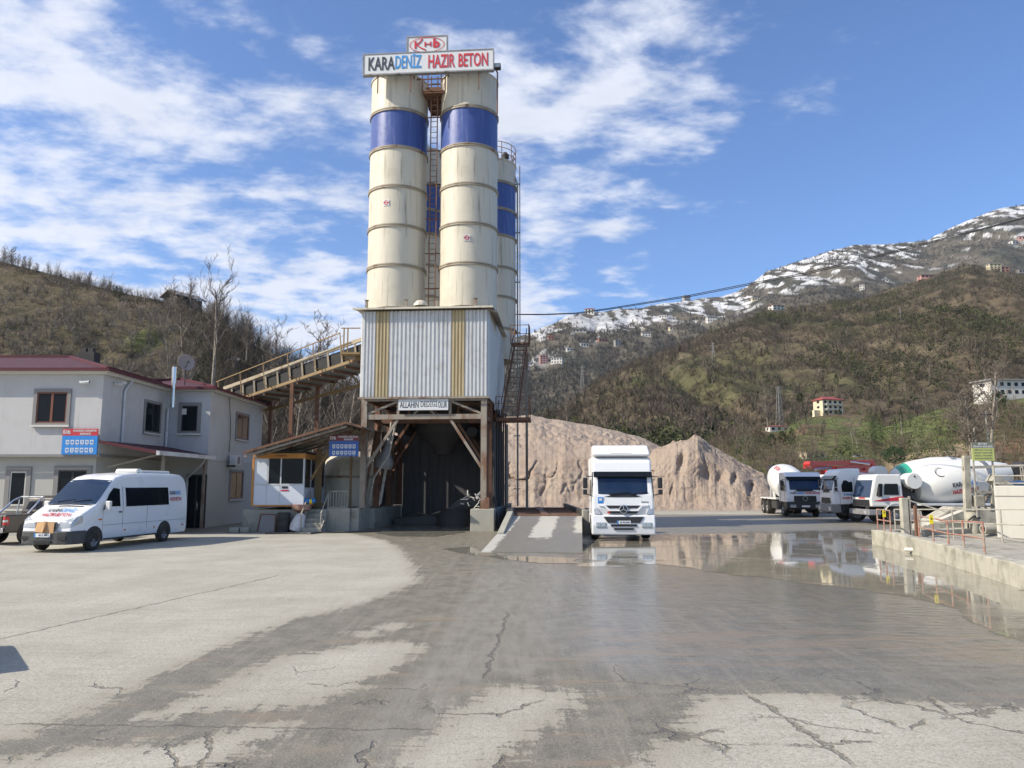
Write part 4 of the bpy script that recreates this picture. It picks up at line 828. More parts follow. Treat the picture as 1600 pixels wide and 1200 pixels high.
# ================================================================ OFFICE BUILDING
ofc = thing('office_building', 'two storey grey rendered office with maroon hipped roofs and white downpipes', 'building', (-17.7, 33, 0), world=True)
def boxes(nm, k_, *bs, par=ofc, bevel=0, label=None):
    b = MB()
    for q in bs: b.box(*q)
    return b.build(nm, K[k_], par, bevel, label=label)
boxes('upper_wall', 'wall', (-42, -17.7, 33, 42.4, 3.45, 6.9), (-22, -15.5, 39.3, 47.6, 3.4, 6.9), bevel=0)
boxes('ground_wall', 'wall2', (-42, -17.95, 33.3, 42.2, -.1, 3.447), (-21.8, -15.52, 39.35, 47.58, -.1, 3.397))
boxes('ledge', 'trim', (-42, -17.62, 32.92, 32.997, 3.34, 3.44), (-17.697, -17.62, 33, 39.2, 3.34, 3.44))
boxes('eaves_band', 'hwhite', (-42.2, -17.5, 32.82, 42.6, 6.903, 7.0), (-22, -15.3, 39.1, 47.8, 6.905, 7.003))
def hip(x0, x1, y0, y1, z0, rx0, rx1, ry, zr_, nm='roof', ry2=None):
    ry2 = ry if ry2 is None else ry2; b = MB(); b.add([(x0, y0, z0), (x1, y0, z0), (x1, y1, z0), (x0, y1, z0), (rx0, ry2, zr_), (rx1, ry, zr_)], [(0, 1, 5, 4), (1, 2, 5), (2, 3, 4, 5), (3, 0, 4)] if ry2 == ry else [(0, 1, 5), (1, 2, 4, 5), (2, 3, 4), (3, 0, 5, 4), (0, 3, 2, 1)])
    return b.build(nm, K['roof'], ofc)
r1 = hip(-42.3, -17.32, 32.6, 42.7, 7.1, -38, -21.9, 37.6, 8.42); b = MB(); b.add([(-22.2, 38.9, 7.08), (-15.12, 38.9, 7.08), (-15.12, 48, 7.08), (-22.2, 48, 7.08), (-18.4, 45.0, 7.95), (-18.4, 42.3, 7.95)], [(0, 1, 5), (1, 2, 4, 5), (2, 3, 4), (3, 0, 5, 4)]); r2 = b.build('roof', K['roof'], ofc)
def hipline(p, q, par): MB().bar(p, q, .16, .1).build('ridge_cap', K['fascia'], par)
hipline((-17.32, 32.6, 7.14), (-21.9, 37.6, 8.46), r1); hipline((-21.9, 37.6, 8.46), (-38, 37.6, 8.46), r1); hipline((-21.9, 37.6, 8.46), (-17.32, 42.7, 7.14), r1); hipline((-15.12, 38.9, 7.12), (-18.4, 42.3, 7.99), r2); hipline((-18.4, 42.3, 7.99), (-22, 38.9, 7.2), r2)
boxes('fascia', 'fascia', (-42.3, -17.32, 32.56, 32.6, 7.0, 7.14), (-17.32, -17.28, 32.56, 39, 7.0, 7.14), (-17.28, -15.12, 38.86, 38.9, 6.98, 7.12), (-15.12, -15.08, 38.86, 48, 6.98, 7.12))
boxes('soffit', 'hwhite', (-42.25, -17.34, 32.62, 33, 7.003, 7.05), (-17.7, -17.34, 33, 39, 7.003, 7.05), (-15.5, -15.14, 39.3, 48, 7.005, 7.05))
ch = MB(); ch.box(-21.7, -20.9, 37.9, 38.5, 8.0, 8.75); ch.box(-21.6, -21.35, 37.95, 38.2, 8.75, 8.95); ch.box(-21.25, -21.0, 37.95, 38.2, 8.75, 8.95); ch.build('chimney', K['dark'], ofc)
def window_y(x0, x1, z0, z1, Y, wood='wood', tr=.15, mull=True, glass='glass', name='window', sill=True):
    """window on a wall facing -Y"""
    b = MB(); e = .06; b.box(x0-tr, x0, Y-e, Y-.002, z0-tr, z1+tr); b.box(x1, x1+tr, Y-e, Y-.002, z0-tr, z1+tr); b.box(x0, x1, Y-e, Y-.002, z1, z1+tr); b.box(x0, x1, Y-e, Y-.002, z0-tr, z0)
    w = b.build(name, K['trim'], ofc)
    b = MB(); f_ = .06; b.box(x0, x0+f_, Y-.03, Y-.004, z0, z1); b.box(x1-f_, x1, Y-.03, Y-.004, z0, z1); b.box(x0+f_, x1-f_, Y-.03, Y-.004, z1-f_, z1); b.box(x0+f_, x1-f_, Y-.03, Y-.004, z0, z0+f_)
    if mull: b.box((x0+x1)/2-.05, (x0+x1)/2+.05, Y-.034, Y-.004, z0+f_, z1-f_)
    b.build('frame', K[wood], w); b = MB(); b.box(x0+f_, x1-f_, Y-.02, Y-.006, z0+f_, z1-f_); b.build('pane', K[glass], w)
    if sill: MB().box(x0-tr-.04, x1+tr+.04, Y-.14, Y-.062, z0-tr-.02, z0-tr+.06).build('sill', K['hwhite'], w)
    return w
def window_x(y0, y1, z0, z1, X, wood='dark', tr=.13, name='window'):
    b = MB(); e = .06; b.box(X+.002, X+e, y0-tr, y0, z0-tr, z1+tr); b.box(X+.002, X+e, y1, y1+tr, z0-tr, z1+tr); b.box(X+.002, X+e, y0, y1, z1, z1+tr); b.box(X+.002, X+e, y0, y1, z0-tr, z0)
    w = b.build(name, K['trim'], ofc); b = MB(); f_ = .06; b.box(X+.004, X+.03, y0, y0+f_, z0, z1); b.box(X+.004, X+.03, y1-f_, y1, z0, z1); b.box(X+.004, X+.03, y0+f_, y1-f_, z1-f_, z1); b.box(X+.004, X+.03, y0+f_, y1-f_, z0, z0+f_); b.box(X+.004, X+.034, (y0+y1)/2-.04, (y0+y1)/2+.04, z0+f_, z1-f_)
    b.build('frame', K[wood], w); MB().box(X+.006, X+.02, y0+f_, y1-f_, z0+f_, z1-f_).build('pane', K['glass'], w); MB().box(X+.062, X+.13, y0-tr, y1+tr, z0-tr, z0-tr+.06).build('sill', K['hwhite'], w)
    return w
p0, p1 = at(56, 661, 33), at(107, 613, 33); window_y(p0.x, p1.x, p0.z, p1.z, 33, tr=.15)
p0, p1 = at(13, 790, 33.3), at(43, 733, 33.3); w = window_y(p0.x, p1.x, p0.z, p1.z-.1, 33.3, 'hwhite', .2, False)
p0, p1 = at(88, 800, 33.3), at(137, 735, 33.3); window_y(p0.x, p1.x, p0.z, p1.z, 33.3, 'dark', .2)
window_x(36.9, 38.45, 4.72, 6.12, -17.7); window_x(43.1, 45.0, 4.75, 6.1, -15.5, 'wood'); window_x(42.6, 44.5, 1.4, 2.85, -15.52, 'wood')
p0, p1 = at(283, 674, 39.3), at(310, 634, 39.3); w = window_y(p0.x, p1.x, p0.z, p1.z, 39.3, 'dark', .17, False)
b = MB(); q = at(287, 643, 39.24); b.box(q.x-.13, q.x+.13, 39.262, 39.278, q.z-.15, q.z+.15); b.lathe([(.09, 0), (.09, .01), (.05, .01)], (q.x, 39.26, q.z), (0, -1, 0), 16); b.build('extractor_fan', K['hwhite'], w)
p0, p1 = at(293, 800, 39.35), at(322, 744, 39.35); b = MB(); b.box(p0.x, p1.x, 39.28, 39.348, 0, p1.z); dr = b.build('door', K['glass'], ofc); b = MB(); b.box(p0.x-.07, p0.x, 39.26, 39.34, 0, p1.z+.08); b.box(p1.x, p1.x+.07, 39.26, 39.34, 0, p1.z+.08); b.box(p0.x, p1.x, 39.26, 39.34, p1.z, p1.z+.08); b.box((p0.x+p1.x)/2-.04, (p0.x+p1.x)/2+.04, 39.25, 39.278, 0, p1.z); b.build('frame', K['dark'], dr); MB().box((p0.x+p1.x)/2+.08, (p0.x+p1.x)/2+.11, 39.2, 39.27, .9, 1.3).build('handle', K['chrome'], dr)
# porch canopy
b = MB(); b.slab([(-17.66, 32.95, 3.98), (-15.2, 32.95, 3.52), (-15.2, 39.24, 3.55), (-17.66, 39.24, 4.02)], (0, 0, 1), .06); cn = b.build('canopy', K['roof'], ofc)
MB().slab([(-17.66, 32.9, 3.93), (-15.2, 32.9, 3.47), (-15.2, 32.9, 3.59), (-17.66, 32.9, 4.05)], (0, 1, 0), .045).build('front_trim', K['fascia'], cn)
MB().box(-15.19, -15.05, 32.9, 39.2, 3.42, 3.6).build('gutter', K['gutter'], cn)
b = MB(); b.bar((-15.4, 33.6, 3.46), (-17.6, 33.6, 2.9), .07); b.bar((-15.5, 34.3, 0), (-15.5, 34.3, 3.46), .12); b.bar((-15.5, 38.9, 0), (-15.5, 38.9, 3.46), .12); b.each('strut', K['steel'], cn)
b = MB(); b.path([(-15.12, 38.0, 3.42), (-15.3, 38.2, 3.2), (-16.4, 39.1, 2.5), (-16.45, 39.2, .3)], .05, 8); b.build('downpipe', K['gutter'], ofc)
b = MB(); b.path([(-17.5, 35.2, 6.98), (-17.6, 34.85, 6.55), (-17.63, 34.75, 6.4), (-17.63, 34.75, 4.05)], .055, 8); b.build('downpipe', K['gutter'], ofc)
b = MB(); b.path([(-17.58, 39.1, 6.0), (-17.58, 39.1, 4.05)], .06, 8); b.build('downpipe', K['gutter'], ofc)
b = MB(); b.tube((-17.05, 38.4, 6.0), (-17.05, 38.4, 7.9), .10, n=14); b.tube((-17.05, 38.4, 7.2), (-17.05, 38.4, 8.05), .13, n=14); b.build('flue', K['chrome'], ofc)
t = thing('satellite_dish', 'pale satellite dish turned sideways behind the metal flue on the office roof', 'satellite dish', (-17.05, 39.6, 7.3)); b = MB(); b.lathe([(0, 0), (.17, .015), (.34, .07), (.44, .13), (.45, .12), (.34, .05), (.17, 0), (0, -.02)], (0, 0, 1.15), (.72, -.66, .2), 24); b.build('dish', K['dish'], t)
b = MB(); b.path([(0, .05, 0), (0, .05, 1.1)], .03); b.build('mast', K['dark'], t); b = MB(); b.path([(0, -.05, .8), (.3, -.38, 1.12)], .02); b.box(.26, .36, -.44, -.34, 1.08, 1.2); b.build('feed_arm', K['dark'], t)
for i, (px, py, dx) in enumerate(((133, 598, -1), (178, 600, 1))):
    q = at(px, py, 32.75 if i == 0 else 33.9); 
    if i: q.x = -17.45
    t = thing('security_camera', ('white security camera on the office front wall under the eaves', 'white security camera on the shaded side wall just round the office corner')[i], 'security camera', q, 0); b = MB()
    b.tube((-.2*dx, -.05, .03), (.12*dx, -.12, -.03), .06, n=10); b.build('body', K['white2'], t, label=None); b = MB(); b.tube((.2*dx, .1 if i == 0 else 0, .05), (.0, -.02, .05), .03, n=8); b.box(.2*dx-.06, .2*dx+.06, -.02, .12, 0, .1); b.build('bracket', K['white2'], t); b = MB(); b.tube((-.22*dx, -.045, .033), (-.2*dx, -.05, .03), .045, n=10); b.build('lens', K['black'], t)
# safety signboards with rows of pictograms
def safety(name, label, p0, p1, Y, head, face, rz=0):
    cx = (p0.x+p1.x)/2; w = p1.x-p0.x; h = p1.z-p0.z; t = thing(name, label, 'sign', (cx, Y, p0.z), rz); hh = h*.27
    MB().box(-w/2, w/2, -.03, 0, 0, h-hh).build('panel', K[face], t); hd = MB().box(-w/2, w/2, -.032, 0, h-hh+.001, h).build('header', K[head], t)
    text('KHb', hh*.85, K['signw'], t, face_cam((-w*.38, -.036, h-hh/2)), .003, .006, width=w*.2); text('KARADENİZ HAZIR BETON', hh*.4, K['signw'], t, face_cam((w*.13, -.036, h-hh*.3)), .003, .003, width=w*.66); text('BAŞKANLIĞI', hh*.42, K['signw'], t, face_cam((w*.15, -.036, h-hh*.75)), .003, .003, width=w*.3)
    for r_ in range(2):
        for c_ in range(6):
            x = -w/2+w*(.16+c_*.137); zc = (h-hh)*(.66-r_*.42); s_ = w*.05; b = MB(); b.box(x-s_, x+s_, -.037, -.031, zc-s_*1.15, zc+s_*1.15); pc = b.build('pictogram', K['signw'], t, .01 if 0 else 0)
            b = MB(); k3 = (r_*6+c_) % 4
            if k3 == 0: b.lathe([(s_*.6, 0), (s_*.6, .004), (s_*.3, .004)], (x, -.037, zc), (0, -1, 0), 12)
            elif k3 == 1: b.box(x-s_*.6, x+s_*.6, -.042, -.037, zc-s_*.5, zc+s_*.3); b.box(x-s_*.3, x+s_*.3, -.042, -.037, zc+s_*.3, zc+s_*.6)
            elif k3 == 2: b.lathe([(s_*.62, 0), (s_*.62, .004), (0, .004)], (x, -.037, zc), (0, -1, 0), 10)
            else: b.box(x-s_*.2, x+s_*.2, -.042, -.037, zc-s_*.7, zc+s_*.1); b.lathe([(s_*.35, 0), (s_*.35, .004), (0, .004)], (x, -.037, zc+s_*.45), (0, -1, 0), 10)
            b.build('symbol', K[face], pc); MB().box(x-s_*.8, x+s_*.8, -.035, -.031, zc-s_*1.75, zc-s_*1.5).build('caption', K['signw'], t)
    return t
safety('safety_board', 'bright blue safety board with red header on the lower corner of the office front', at(96, 710, 32.9), at(154, 670, 32.9), 32.9, 'signr', 'signb')
safety('safety_board', 'darker blue safety board with maroon header hanging beside the kiosk awning', at(514, 713, 35.6), at(561, 680, 35.6), 35.6, 'signm', 'signd')
t = thing('air_conditioner', 'white air conditioner unit on the shaded wall just above the kiosk awning end', 'air conditioner', (-15.3, 42.2, 3.2)); b = MB(); b.box(0, .35, -.4, .4, 0, .55); b.build('casing', K['gutter'], t, .02); b = MB(); b.lathe([(.21, 0), (.21, .02), (.17, .03), (.05, .03), (0, .02)], (.35, 0, .28), (1, 0, 0), 20); b.build('fan_grille', K['trim'], t); MB().box(-.18, .3, -.35, -.3, -.1, 0).build('bracket', K['dark'], t)
t = thing('wall_cable', 'loose black cable hanging down the side wall of the rear office wing', 'cable', (-15.42, 42.0, 3.9)); MB().path([(0, -.3, 3.0), (.02, -.2, 2.2), (.0, .0, 1.6), (.02, .02, .8), (0, 0, 0)], .02, 5).build('cable', K['black'], t)
# ================================================================ KIOSK
kx0, kx1, ky0, ky1 = -12.1, -9.75, 36.3, 40.3
ki = thing('kiosk', 'white site kiosk with ochre trim and glazed sides on a yellowish concrete base', 'kiosk', (-10.9, 36.3, 0), world=True)
boxes('base', 'concrete', (kx0-.5, kx1+.1, ky0+.15, ky1, -.1, 1.0), par=ki); boxes('floor_beam', 'orange', (kx0-.05, kx1+.02, ky0-.03, ky1, 1.15, 1.22), par=ki)
boxes('wall', 'kiosk', (kx0, kx1, ky0, ky0+.06, 1.22, 2.18), (kx0, kx1, ky1-.06, ky1, 1.22, 3.4), (kx0, kx0+.06, ky0+.06, ky1-.06, 1.22, 3.4), (kx1-.06, kx1, ky0+.06, ky1-.06, 1.22, 2.0), (kx0, kx0+.6, ky0, ky0+.06, 2.18, 3.38), par=ki)
b = MB()
for x in (kx0+.62, kx0+1.22, kx1-.06): b.box(x, x+.06, ky0-.01, ky0+.06, 2.18, 3.38)
b.box(kx0, kx1, ky0-.012, ky0-.002, 2.12, 2.2)
for x in (kx0+.6, kx0+1.2): b.box(x, x+.03, ky0-.01, ky0-.002, 1.24, 2.1)
b.build('frame', K['gutter'], ki)
for x0, x1 in ((kx0+.68, kx0+1.22), (kx0+1.28, kx1-.06)): boxes('window', 'glass', (x0, x1, ky0+.01, ky0+.04, 2.2, 3.38), par=ki)
for y0, y1 in ((ky0+.1, ky0+1.2), (ky0+1.28, ky0+2.0), (ky0+2.08, ky0+3.2), (ky0+3.28, ky1-.1)): boxes('window', 'glass', (kx1-.05, kx1-.02, y0, y1, 2.0, 3.35), par=ki)
b = MB()
for y in (ky0+.04, ky0+1.2, ky0+2.0, ky0+3.2, ky1-.08): b.box(kx1-.06, kx1+.01, y, y+.07, 2.0, 3.36)
b.box(kx1+.001, kx1+.012, ky0, ky1, 1.96, 2.02); b.build('frame', K['gutter'], ki)
boxes('top_band', 'orange', (kx0-.08, kx1+.04, ky0-.05, ky0+.07, 3.38, 3.62), (kx1-.06, kx1+.04, ky0+.07, ky1, 3.36, 3.6), (kx0-.1, kx0-.002, ky0-.04, ky0+.08, 1.2, 3.38), par=ki)
boxes('roof_slab', 'dark', (kx0, kx1, ky0, ky1, 3.62, 3.72), par=ki); boxes('notice', 'black', (-10.78, -10.5, ky0-.016, ky0-.004, 1.98, 2.08), par=ki); boxes('notice', 'inkr', (-10.82, -10.45, ky0-.016, ky0-.004, 1.86, 1.92), par=ki)
q = at(485, 712, ky0-.06); text('KANTAR', .13, K['rust'], ki, face_cam((kx0+1.25, ky0-.06, 3.5)), .004, .002)
# awning over kiosk
aw = thing('kiosk_awning', 'sloping rusty sheet awning over the white kiosk with exposed rafters', 'awning', (-10, 35, 3.5), world=True)
P0, P1, P2 = at(380, 708, 34.8), at(541, 661, 34.8), at(566, 668, 34.8)
b = MB(); bk = Vector((0, 5.6, .1)); b.slab([P0, P1, P1+bk, P0+bk], (0, 0, 1), .05); b.slab([P1, P2, P2+bk, P1+bk], (0, 0, 1), .05); b.build('roof_sheet', K['sheet'], aw)
b = MB(); b.bar(P0+Vector((0, -.03, .02)), P1+Vector((0, -.03, .02)), .05, .1); b.bar(P1+Vector((0, -.03, .02)), P2+Vector((0, -.03, .02)), .05, .1); b.build('front_edge', K['rust'], aw)
b = MB()
for i in range(8): p = P0.lerp(P1, .08+i/8); b.bar(p+Vector((0, .05, -.06)), p+bk+Vector((0, 0, -.06)), .07, .08)
for j in range(5): b.bar(P0+bk*(j/4+.02)*.95+Vector((0, 0, -.15)), P1+bk*(j/4+.02)*.95+Vector((0, 0, -.15)), .06, .1)
b.build('rafters', K['steel'], aw)
b = MB(); b.bar((P1.x-.6, 39, 1), (P1.x-.6, 39, P1.z-.15), .1); b.bar((-9.6, 37.0, 2.4), (-8.4, 37, 4.4), .16, .1); b.bar((-9.55, 38.2, 1.0), (-9.55, 38.2, 3.9), .3, .12); b.each('post', K['yel'], aw)
# stairs and rails between kiosk and plant
st = thing('kiosk_steps', 'short concrete steps with thin steel handrails right of the white kiosk', 'steps', (-9.2, 35.6, 0)); b = MB()
for i in range(5): b.box(-.42, .42, .1+i*.28, 1.7, i*.2-.02 if i else -.05, (i+1)*.2)
b.build('steps', K['concrete'], st); b = MB()
for s in (-.45, .45): b.bar((s, .05, .85), (s, 1.5, 1.85), .045); b.bar((s, .05, 0), (s, .05, .85), .045); b.bar((s, 1.5, 1), (s, 1.5, 1.85), .045); b.bar((s, .05, .1), (s, 1.5, 1.05), .05)
b.build('handrail', K['grail'], st)
st = thing('loading_dock', 'low concrete dock with a steel bar fence beside the left plant leg', 'dock', (-8.2, 36.8, 0)); boxes('dock', 'concrete', (-.6, .5, .1, 3.0, -.1, 1.05), par=st); b = MB()
for i in range(8): b.bar((-.55+i*.13, .12, 1.05), (-.55+i*.13, .12, 1.85), .025)
b.bar((-.58, .12, 1.85), (.42, .12, 1.85), .04); b.bar((-.58, .12, 1.1), (.42, .12, 1.1), .035); b.build('bar_fence', K['grail'], st)
# clutter in front of kiosk
def barrel(x, y, k_, lab):
    t = thing('barrel', lab, 'barrel', (x, y, 0)); MB().lathe([(0, 0), (.29, 0), (.29, .28), (.305, .3), (.29, .32), (.29, .58), (.305, .6), (.29, .62), (.29, .88), (.27, .88), (.26, .85), (0, .85)], n=20).build('drum', K[k_], t); MB().lathe([(.1, .85), (.1, .89), (0, .89)], (.1, 0, 0), n=10).build('bung', K['dark'], t)
barrel(-10.55, 36.0, 'dark', 'dark steel barrel standing against the yellowish kiosk base')
t = thing('sheet_panel', 'square grey panel leaning against the kiosk base', 'panel', (-11.35, 36.15, 0)); MB().slab([(-.4, -.15, 0), (.4, -.15, 0), (.36, .1, .78), (-.34, .1, .8)], (0, 1, 0), .04).build('board', K['trim'], t); b = MB(); b.bar((-.4, -.17, .0), (-.34, .08, .8), .04); b.bar((.4, -.17, 0), (.36, .08, .78), .04); b.bar((-.34, .08, .8), (.36, .08, .78), .04); b.build('frame', K['rust'], t)
t = thing('plastic_sack', 'grey white plastic sack slumped upright beside the kiosk steps', 'sack', (-9.95, 35.9, 0)); b = MB(); b.lathe([(.1, 0), (.3, .05), (.34, .3), (.28, .6), (.2, .78), (.1, .86), (.02, .88)], ax=(.25, .1, 1), n=14)
b.v = [(x*(1+.12*sin(9*z_+3*x)), y*(1+.1*cos(11*z_)), z_) for x, y, z_ in b.v]; b.build('bag', K['gutter'], t); MB().lathe([(.11, .78), (.12, .80), (.11, .82)], (.2, .08, 0), n=10).build('tie', K['dark'], t)
t = thing('wheelbarrow_tub', 'faded red tub propped on a stand beside the kiosk steps', 'tub', (-9.85, 36.35, 0)); MB().lathe([(.15, .9), (.42, 1.0), (.48, 1.25), (.45, 1.25), (.38, 1.02), (0, .98)], n=16).build('tub', K['redrail'], t); b = MB()
for s in (-.25, .25): b.bar((s, 0, 0), (s*.8, 0, .95), .05)
b.build('stand', K['grail'], t)
t = thing('rolled_tarp', 'blue and yellow rolled tarpaulin lying above the faded red tub', 'tarpaulin', (-9.6, 36.5, 1.27)); MB().tube((-.35, 0, .1), (.35, .05, .14), .11, n=10).build('roll', K['signb'], t); MB().tube((.1, .0, .1), (.2, .01, .11), .12, n=10).build('strap', K['yellow'], t)
t = thing('cinder_blocks', 'pair of pale blocks lying at the left foot of the kiosk base', 'blocks', (-12.5, 35.7, 0)); MB().box(-.4, .05, -.15, .15, 0, .22).build('block', K['concrete'], t, .02); MB().box(.1, .5, -.12, .18, 0, .22).build('block', K['concrete'], t, .02)
t = thing('ground_hose', 'black hose lying in a loop on the concrete before the plant', 'hose', (-8.6, 34.2, 0)); pts = [(-2.2+.25*i, .25*sin(i*.35)-.1+.09*i*(i > 8), .04) for i in range(20)]; MB().path([(x, y, z_) for x, y, z_ in pts], .035, 6).build('hose', K['black'], t)
# ================================================================ VEHICLES (local frame: front bumper at y=0 facing -Y)
def wheel(par, x, y, r, w, side, dual=False, big=False):
    """tyre with rim child; side=+1 outer face towards +X"""
    b = MB(); x0 = x-w/2 if side > 0 else x+w/2; ax = (side, 0, 0); W_ = w
    b.lathe([(r*.60, 0), (r*.9, 0), (r, W_*.12), (r, W_*.88), (r*.93, W_), (r*.62, W_*.98), (r*.60, W_*.9)], (x0, y, r), ax, 28)
    t = b.build('wheel', K['tyre'], par); b = MB()
    if big: b.lathe([(r*.61, W_*.9), (r*.56, W_*.86), (r*.5, W_*.55), (r*.26, W_*.5), (r*.24, W_*1.0), (r*.1, W_*1.06), (0, W_*1.06)], (x0, y, r), ax, 24)
    else: b.lathe([(r*.61, W_*.9), (r*.57, W_*.86), (r*.5, W_*.72), (r*.3, W_*.82), (r*.14, W_*.9), (0, W_*.92)], (x0, y, r), ax, 24)
    rm = b.build('rim', K['rim'], t); b = MB()
    for k in range(8 if big else 5):
        a = 2*pi*k/(8 if big else 5); rr_ = r*(.19 if big else .42); b.tube((x0+side*W_*(.5 if big else .7), y+rr_*cos(a)*(1.7 if big else 1), r+rr_*sin(a)*(1.7 if big else 1)), (x0+side*W_*(.62 if big else .80), y+rr_*cos(a)*(1.7 if big else 1), r+rr_*sin(a)*(1.7 if big else 1)), r*.055, n=6)
    b.build('wheel_bolts' if big else 'vent_holes', K['dark'], rm); return t
def loft(secs, xs_fn, close=True):
    """secs: list of (y, pts[(x,z)] half section from bottom centre outwards to top centre)"""
    m = MB(); rings = []
    for y, pts in secs:
        full = [(x, z) for x, z in pts]+[(-x, z) for x, z in pts[::-1]]; rings.append([(x, y if not isinstance(y, (list, tuple)) else y[i % len(y)], z) for i, (x, z) in enumerate(full)])
    n = len(rings[0]); vs = [p for r in rings for p in r]; fs = []
    for k in range(len(rings)-1):
        for i in range(n): j = (i+1) % n; fs.append((k*n+i, k*n+j, (k+1)*n+j, (k+1)*n+i))
    fs += [tuple(range(n))[::-1], tuple((len(rings)-1)*n+i for i in range(n))]; m.add(vs, fs, True); return m
# ---------------- van
def van():
    t = thing('minibus', 'white long wheelbase minibus with company lettering and a brown box on its grille', 'van', (-15.04, 25.2, 0), R(-7.9))
    prof = [(0, .62), (.02, .78), (.06, .98), (.18, 1.08), (.5, 1.25), (.85, 1.42), (1.05, 1.50), (1.35, 1.76), (1.7, 2.07), (1.95, 2.30), (2.2, 2.44), (2.6, 2.53), (3.2, 2.58), (4.5, 2.60), (5.8, 2.59), (6.3, 2.56), (6.5, 2.48), (6.6, 2.3)]
    def hw(y, z):
        w = .97
        if y < 1.0: w -= .13*(1-y)**2
        if y > 6.2: w -= .05*(y-6.2)/.4
        if z > 1.15: w -= .20*((z-1.15)/1.45)**1.6
        if z < .5: w -= .05*(.5-z)/.2
        return w
    def sec(y, zt):
        zb = .30 if y > .3 else .34; zs = [zb, .45, .7, .95]; r = .10 if y < 1.2 else .16
        top = zt-r; zz = [zb]+[z for z in (.45, .7, .95, 1.15, 1.45, 1.75, 2.05, 2.25) if z < top-.02]; pts = [(0, zb)]
        grid = [zb+(top-zb)*k/9 for k in range(10)]
        for z in grid: pts.append((hw(y, z), z))
        w = hw(y, top)
        for a in (.4, .8, 1.2): pts.append((w-r*(1-cos(a)), top+r*sin(a)))
        pts.append((w*.6, zt+.0)); pts.append((0, zt+.025)); return (y, pts)
    ys = sorted(set([p[0] for p in prof]+list(np.linspace(2.2, 6.3, 10)))); P_ = lambda y: float(np.interp(y, [a for a, b_ in prof], [b_ for a, b_ in prof]))
    loft([sec(y, P_(y)) for y in ys], None).build('body', K['white'], t)
    def patch(y0, y1, x0f, x1f, k, nm, e=.006, ny=8, nx=6, par=t):
        m = MB(); vs = []
        for i in range(ny+1):
            y = y0+(y1-y0)*i/ny
            for j in range(nx+1):
                f_ = x0f(y)+(x1f(y)-x0f(y))*j/nx; z = P_(y); w = hw(y, z-.1); x = f_*w; s = (P_(y+.02)-P_(y-.02))/.04; n = Vector((0, -s, 1)).normalized()
                zz = z+.025*(1-abs(f_)/.6 if abs(f_) < .6 else 0)-(.0 if abs(f_) < .6 else .02*((abs(f_)-.6)/.3))
                vs.append(Vector((x, y, zz))+n*e)
        m.add(vs, [(i*(nx+1)+j, i*(nx+1)+j+1, (i+1)*(nx+1)+j+1, (i+1)*(nx+1)+j) for i in range(ny) for j in range(nx)], True); return m.build(nm, K[k], par)
    ws = patch(1.08, 2.0, lambda y: -.93, lambda y: .93, 'glassb', 'windscreen', .012); 
    b = MB()
    for s in (-1, 1):
        for k in range(1): b.bar((s*.3-.25, 1.12, 1.60), (s*.3+.35, 1.2, 1.68), .03, .02)
    b.build('wiper', K['black'], ws)
    patch(1.0, 1.07, lambda y: -.9, lambda y: .9, 'black', 'cowl', .01, 2); patch(.86, .93, lambda y: -.32, lambda y: .62 , 'black', 'air_intake', .006, 2)
    def side(poly, k, nm, s=1, e=.008, par=t):
        m = MB(); n = len(poly); vs = [Vector((s*(hw(y, z)+e), y, z)) for y, z in poly]; vs2 = [Vector((s*(hw(y, z)-.02), y, z)) for y, z in poly]
        m.add(vs+vs2, [tuple(range(n)), tuple(range(n, 2*n))[::-1]]+[(i, (i+1) % n, n+(i+1) % n, n+i) for i in range(n)]); return m.build(nm, K[k], par)
    def strip(y0, y1, z0, z1, k, nm, s=1, e=.008, n=4):   # curved side panel
        m = MB(); vs = []
        for i in range(n+1):
            z = z0+(z1-z0)*i/n
            for y in np.linspace(y0, y1, 6): vs.append((s*(hw(y, z)+e), y, z))
        m.add(vs, [(i*6+j, i*6+j+1, (i+1)*6+j+1, (i+1)*6+j) for i in range(n) for j in range(5)], True); return m.build(nm, K[k], t)
    for s in (-1, 1):
        side([(1.42, 1.42), (2.3, 1.42), (2.3, 2.02), (1.98, 2.06), (1.72, 1.85)], 'glass', 'door_window', s, .01)
        strip(2.62, 5.25, 1.40, 2.06, 'glass', 'side_window', s, .012)
        b = MB(); w_ = hw(3, .62)
        for (a, c_, z0, z1) in ((2.44, 2.455, .42, 2.12), (3.86, 3.875, .42, 1.36), (1.38, 1.39, .5, 1.38)):
            for z in np.linspace(z0, z1, 8)[:-1]: dz = (z1-z0)/7; b.box(s*hw(a, z)-.004, s*hw(a, z)+.004, a, c_, z, z+dz)
        b.box(s*w_-.006, s*w_+.006, 1.4, 6.4, .80, .812); b.build('panel_gap', K['trim'], t)
        b = MB(); b.box(s*.955, s*.985, 1.55, 4.2, .30, .40) if 0 else None; b.box(min(s*.95, s*.995), max(s*.95, s*.995), 1.5, 4.5, .31, .36); b.build('sill_trim', K['black'], t)
        b = MB(); b.box(min(s*.99, s*1.01), max(s*.99, s*1.01), 2.2, 2.36, 1.2, 1.24); b.build('door_handle', K['black'], t)
        b = MB(); b.box(min(s*1.06, s*1.24), max(s*1.06, s*1.24), 1.34, 1.46, 1.28, 1.62); mr = b.build('mirror', K['white2'], t, .03); b = MB(); b.bar((s*.9, 1.45, 1.36), (s*1.1, 1.42, 1.38), .06); b.build('mirror_arm', K['black'], mr)
        b = MB(); b.lathe([(.44, 0), (.44, .02), (0, .02)], (s*.965, .98, .36), (s, 0, 0), 26); b.lathe([(.43, 0), (.43, .02), (0, .02)], (s*.965, 5.0, .36), (s, 0, 0), 26); b.v = [(x, y, max(z, .29)) for x, y, z in b.v]; b.each('wheel_arch', K['black'], t)
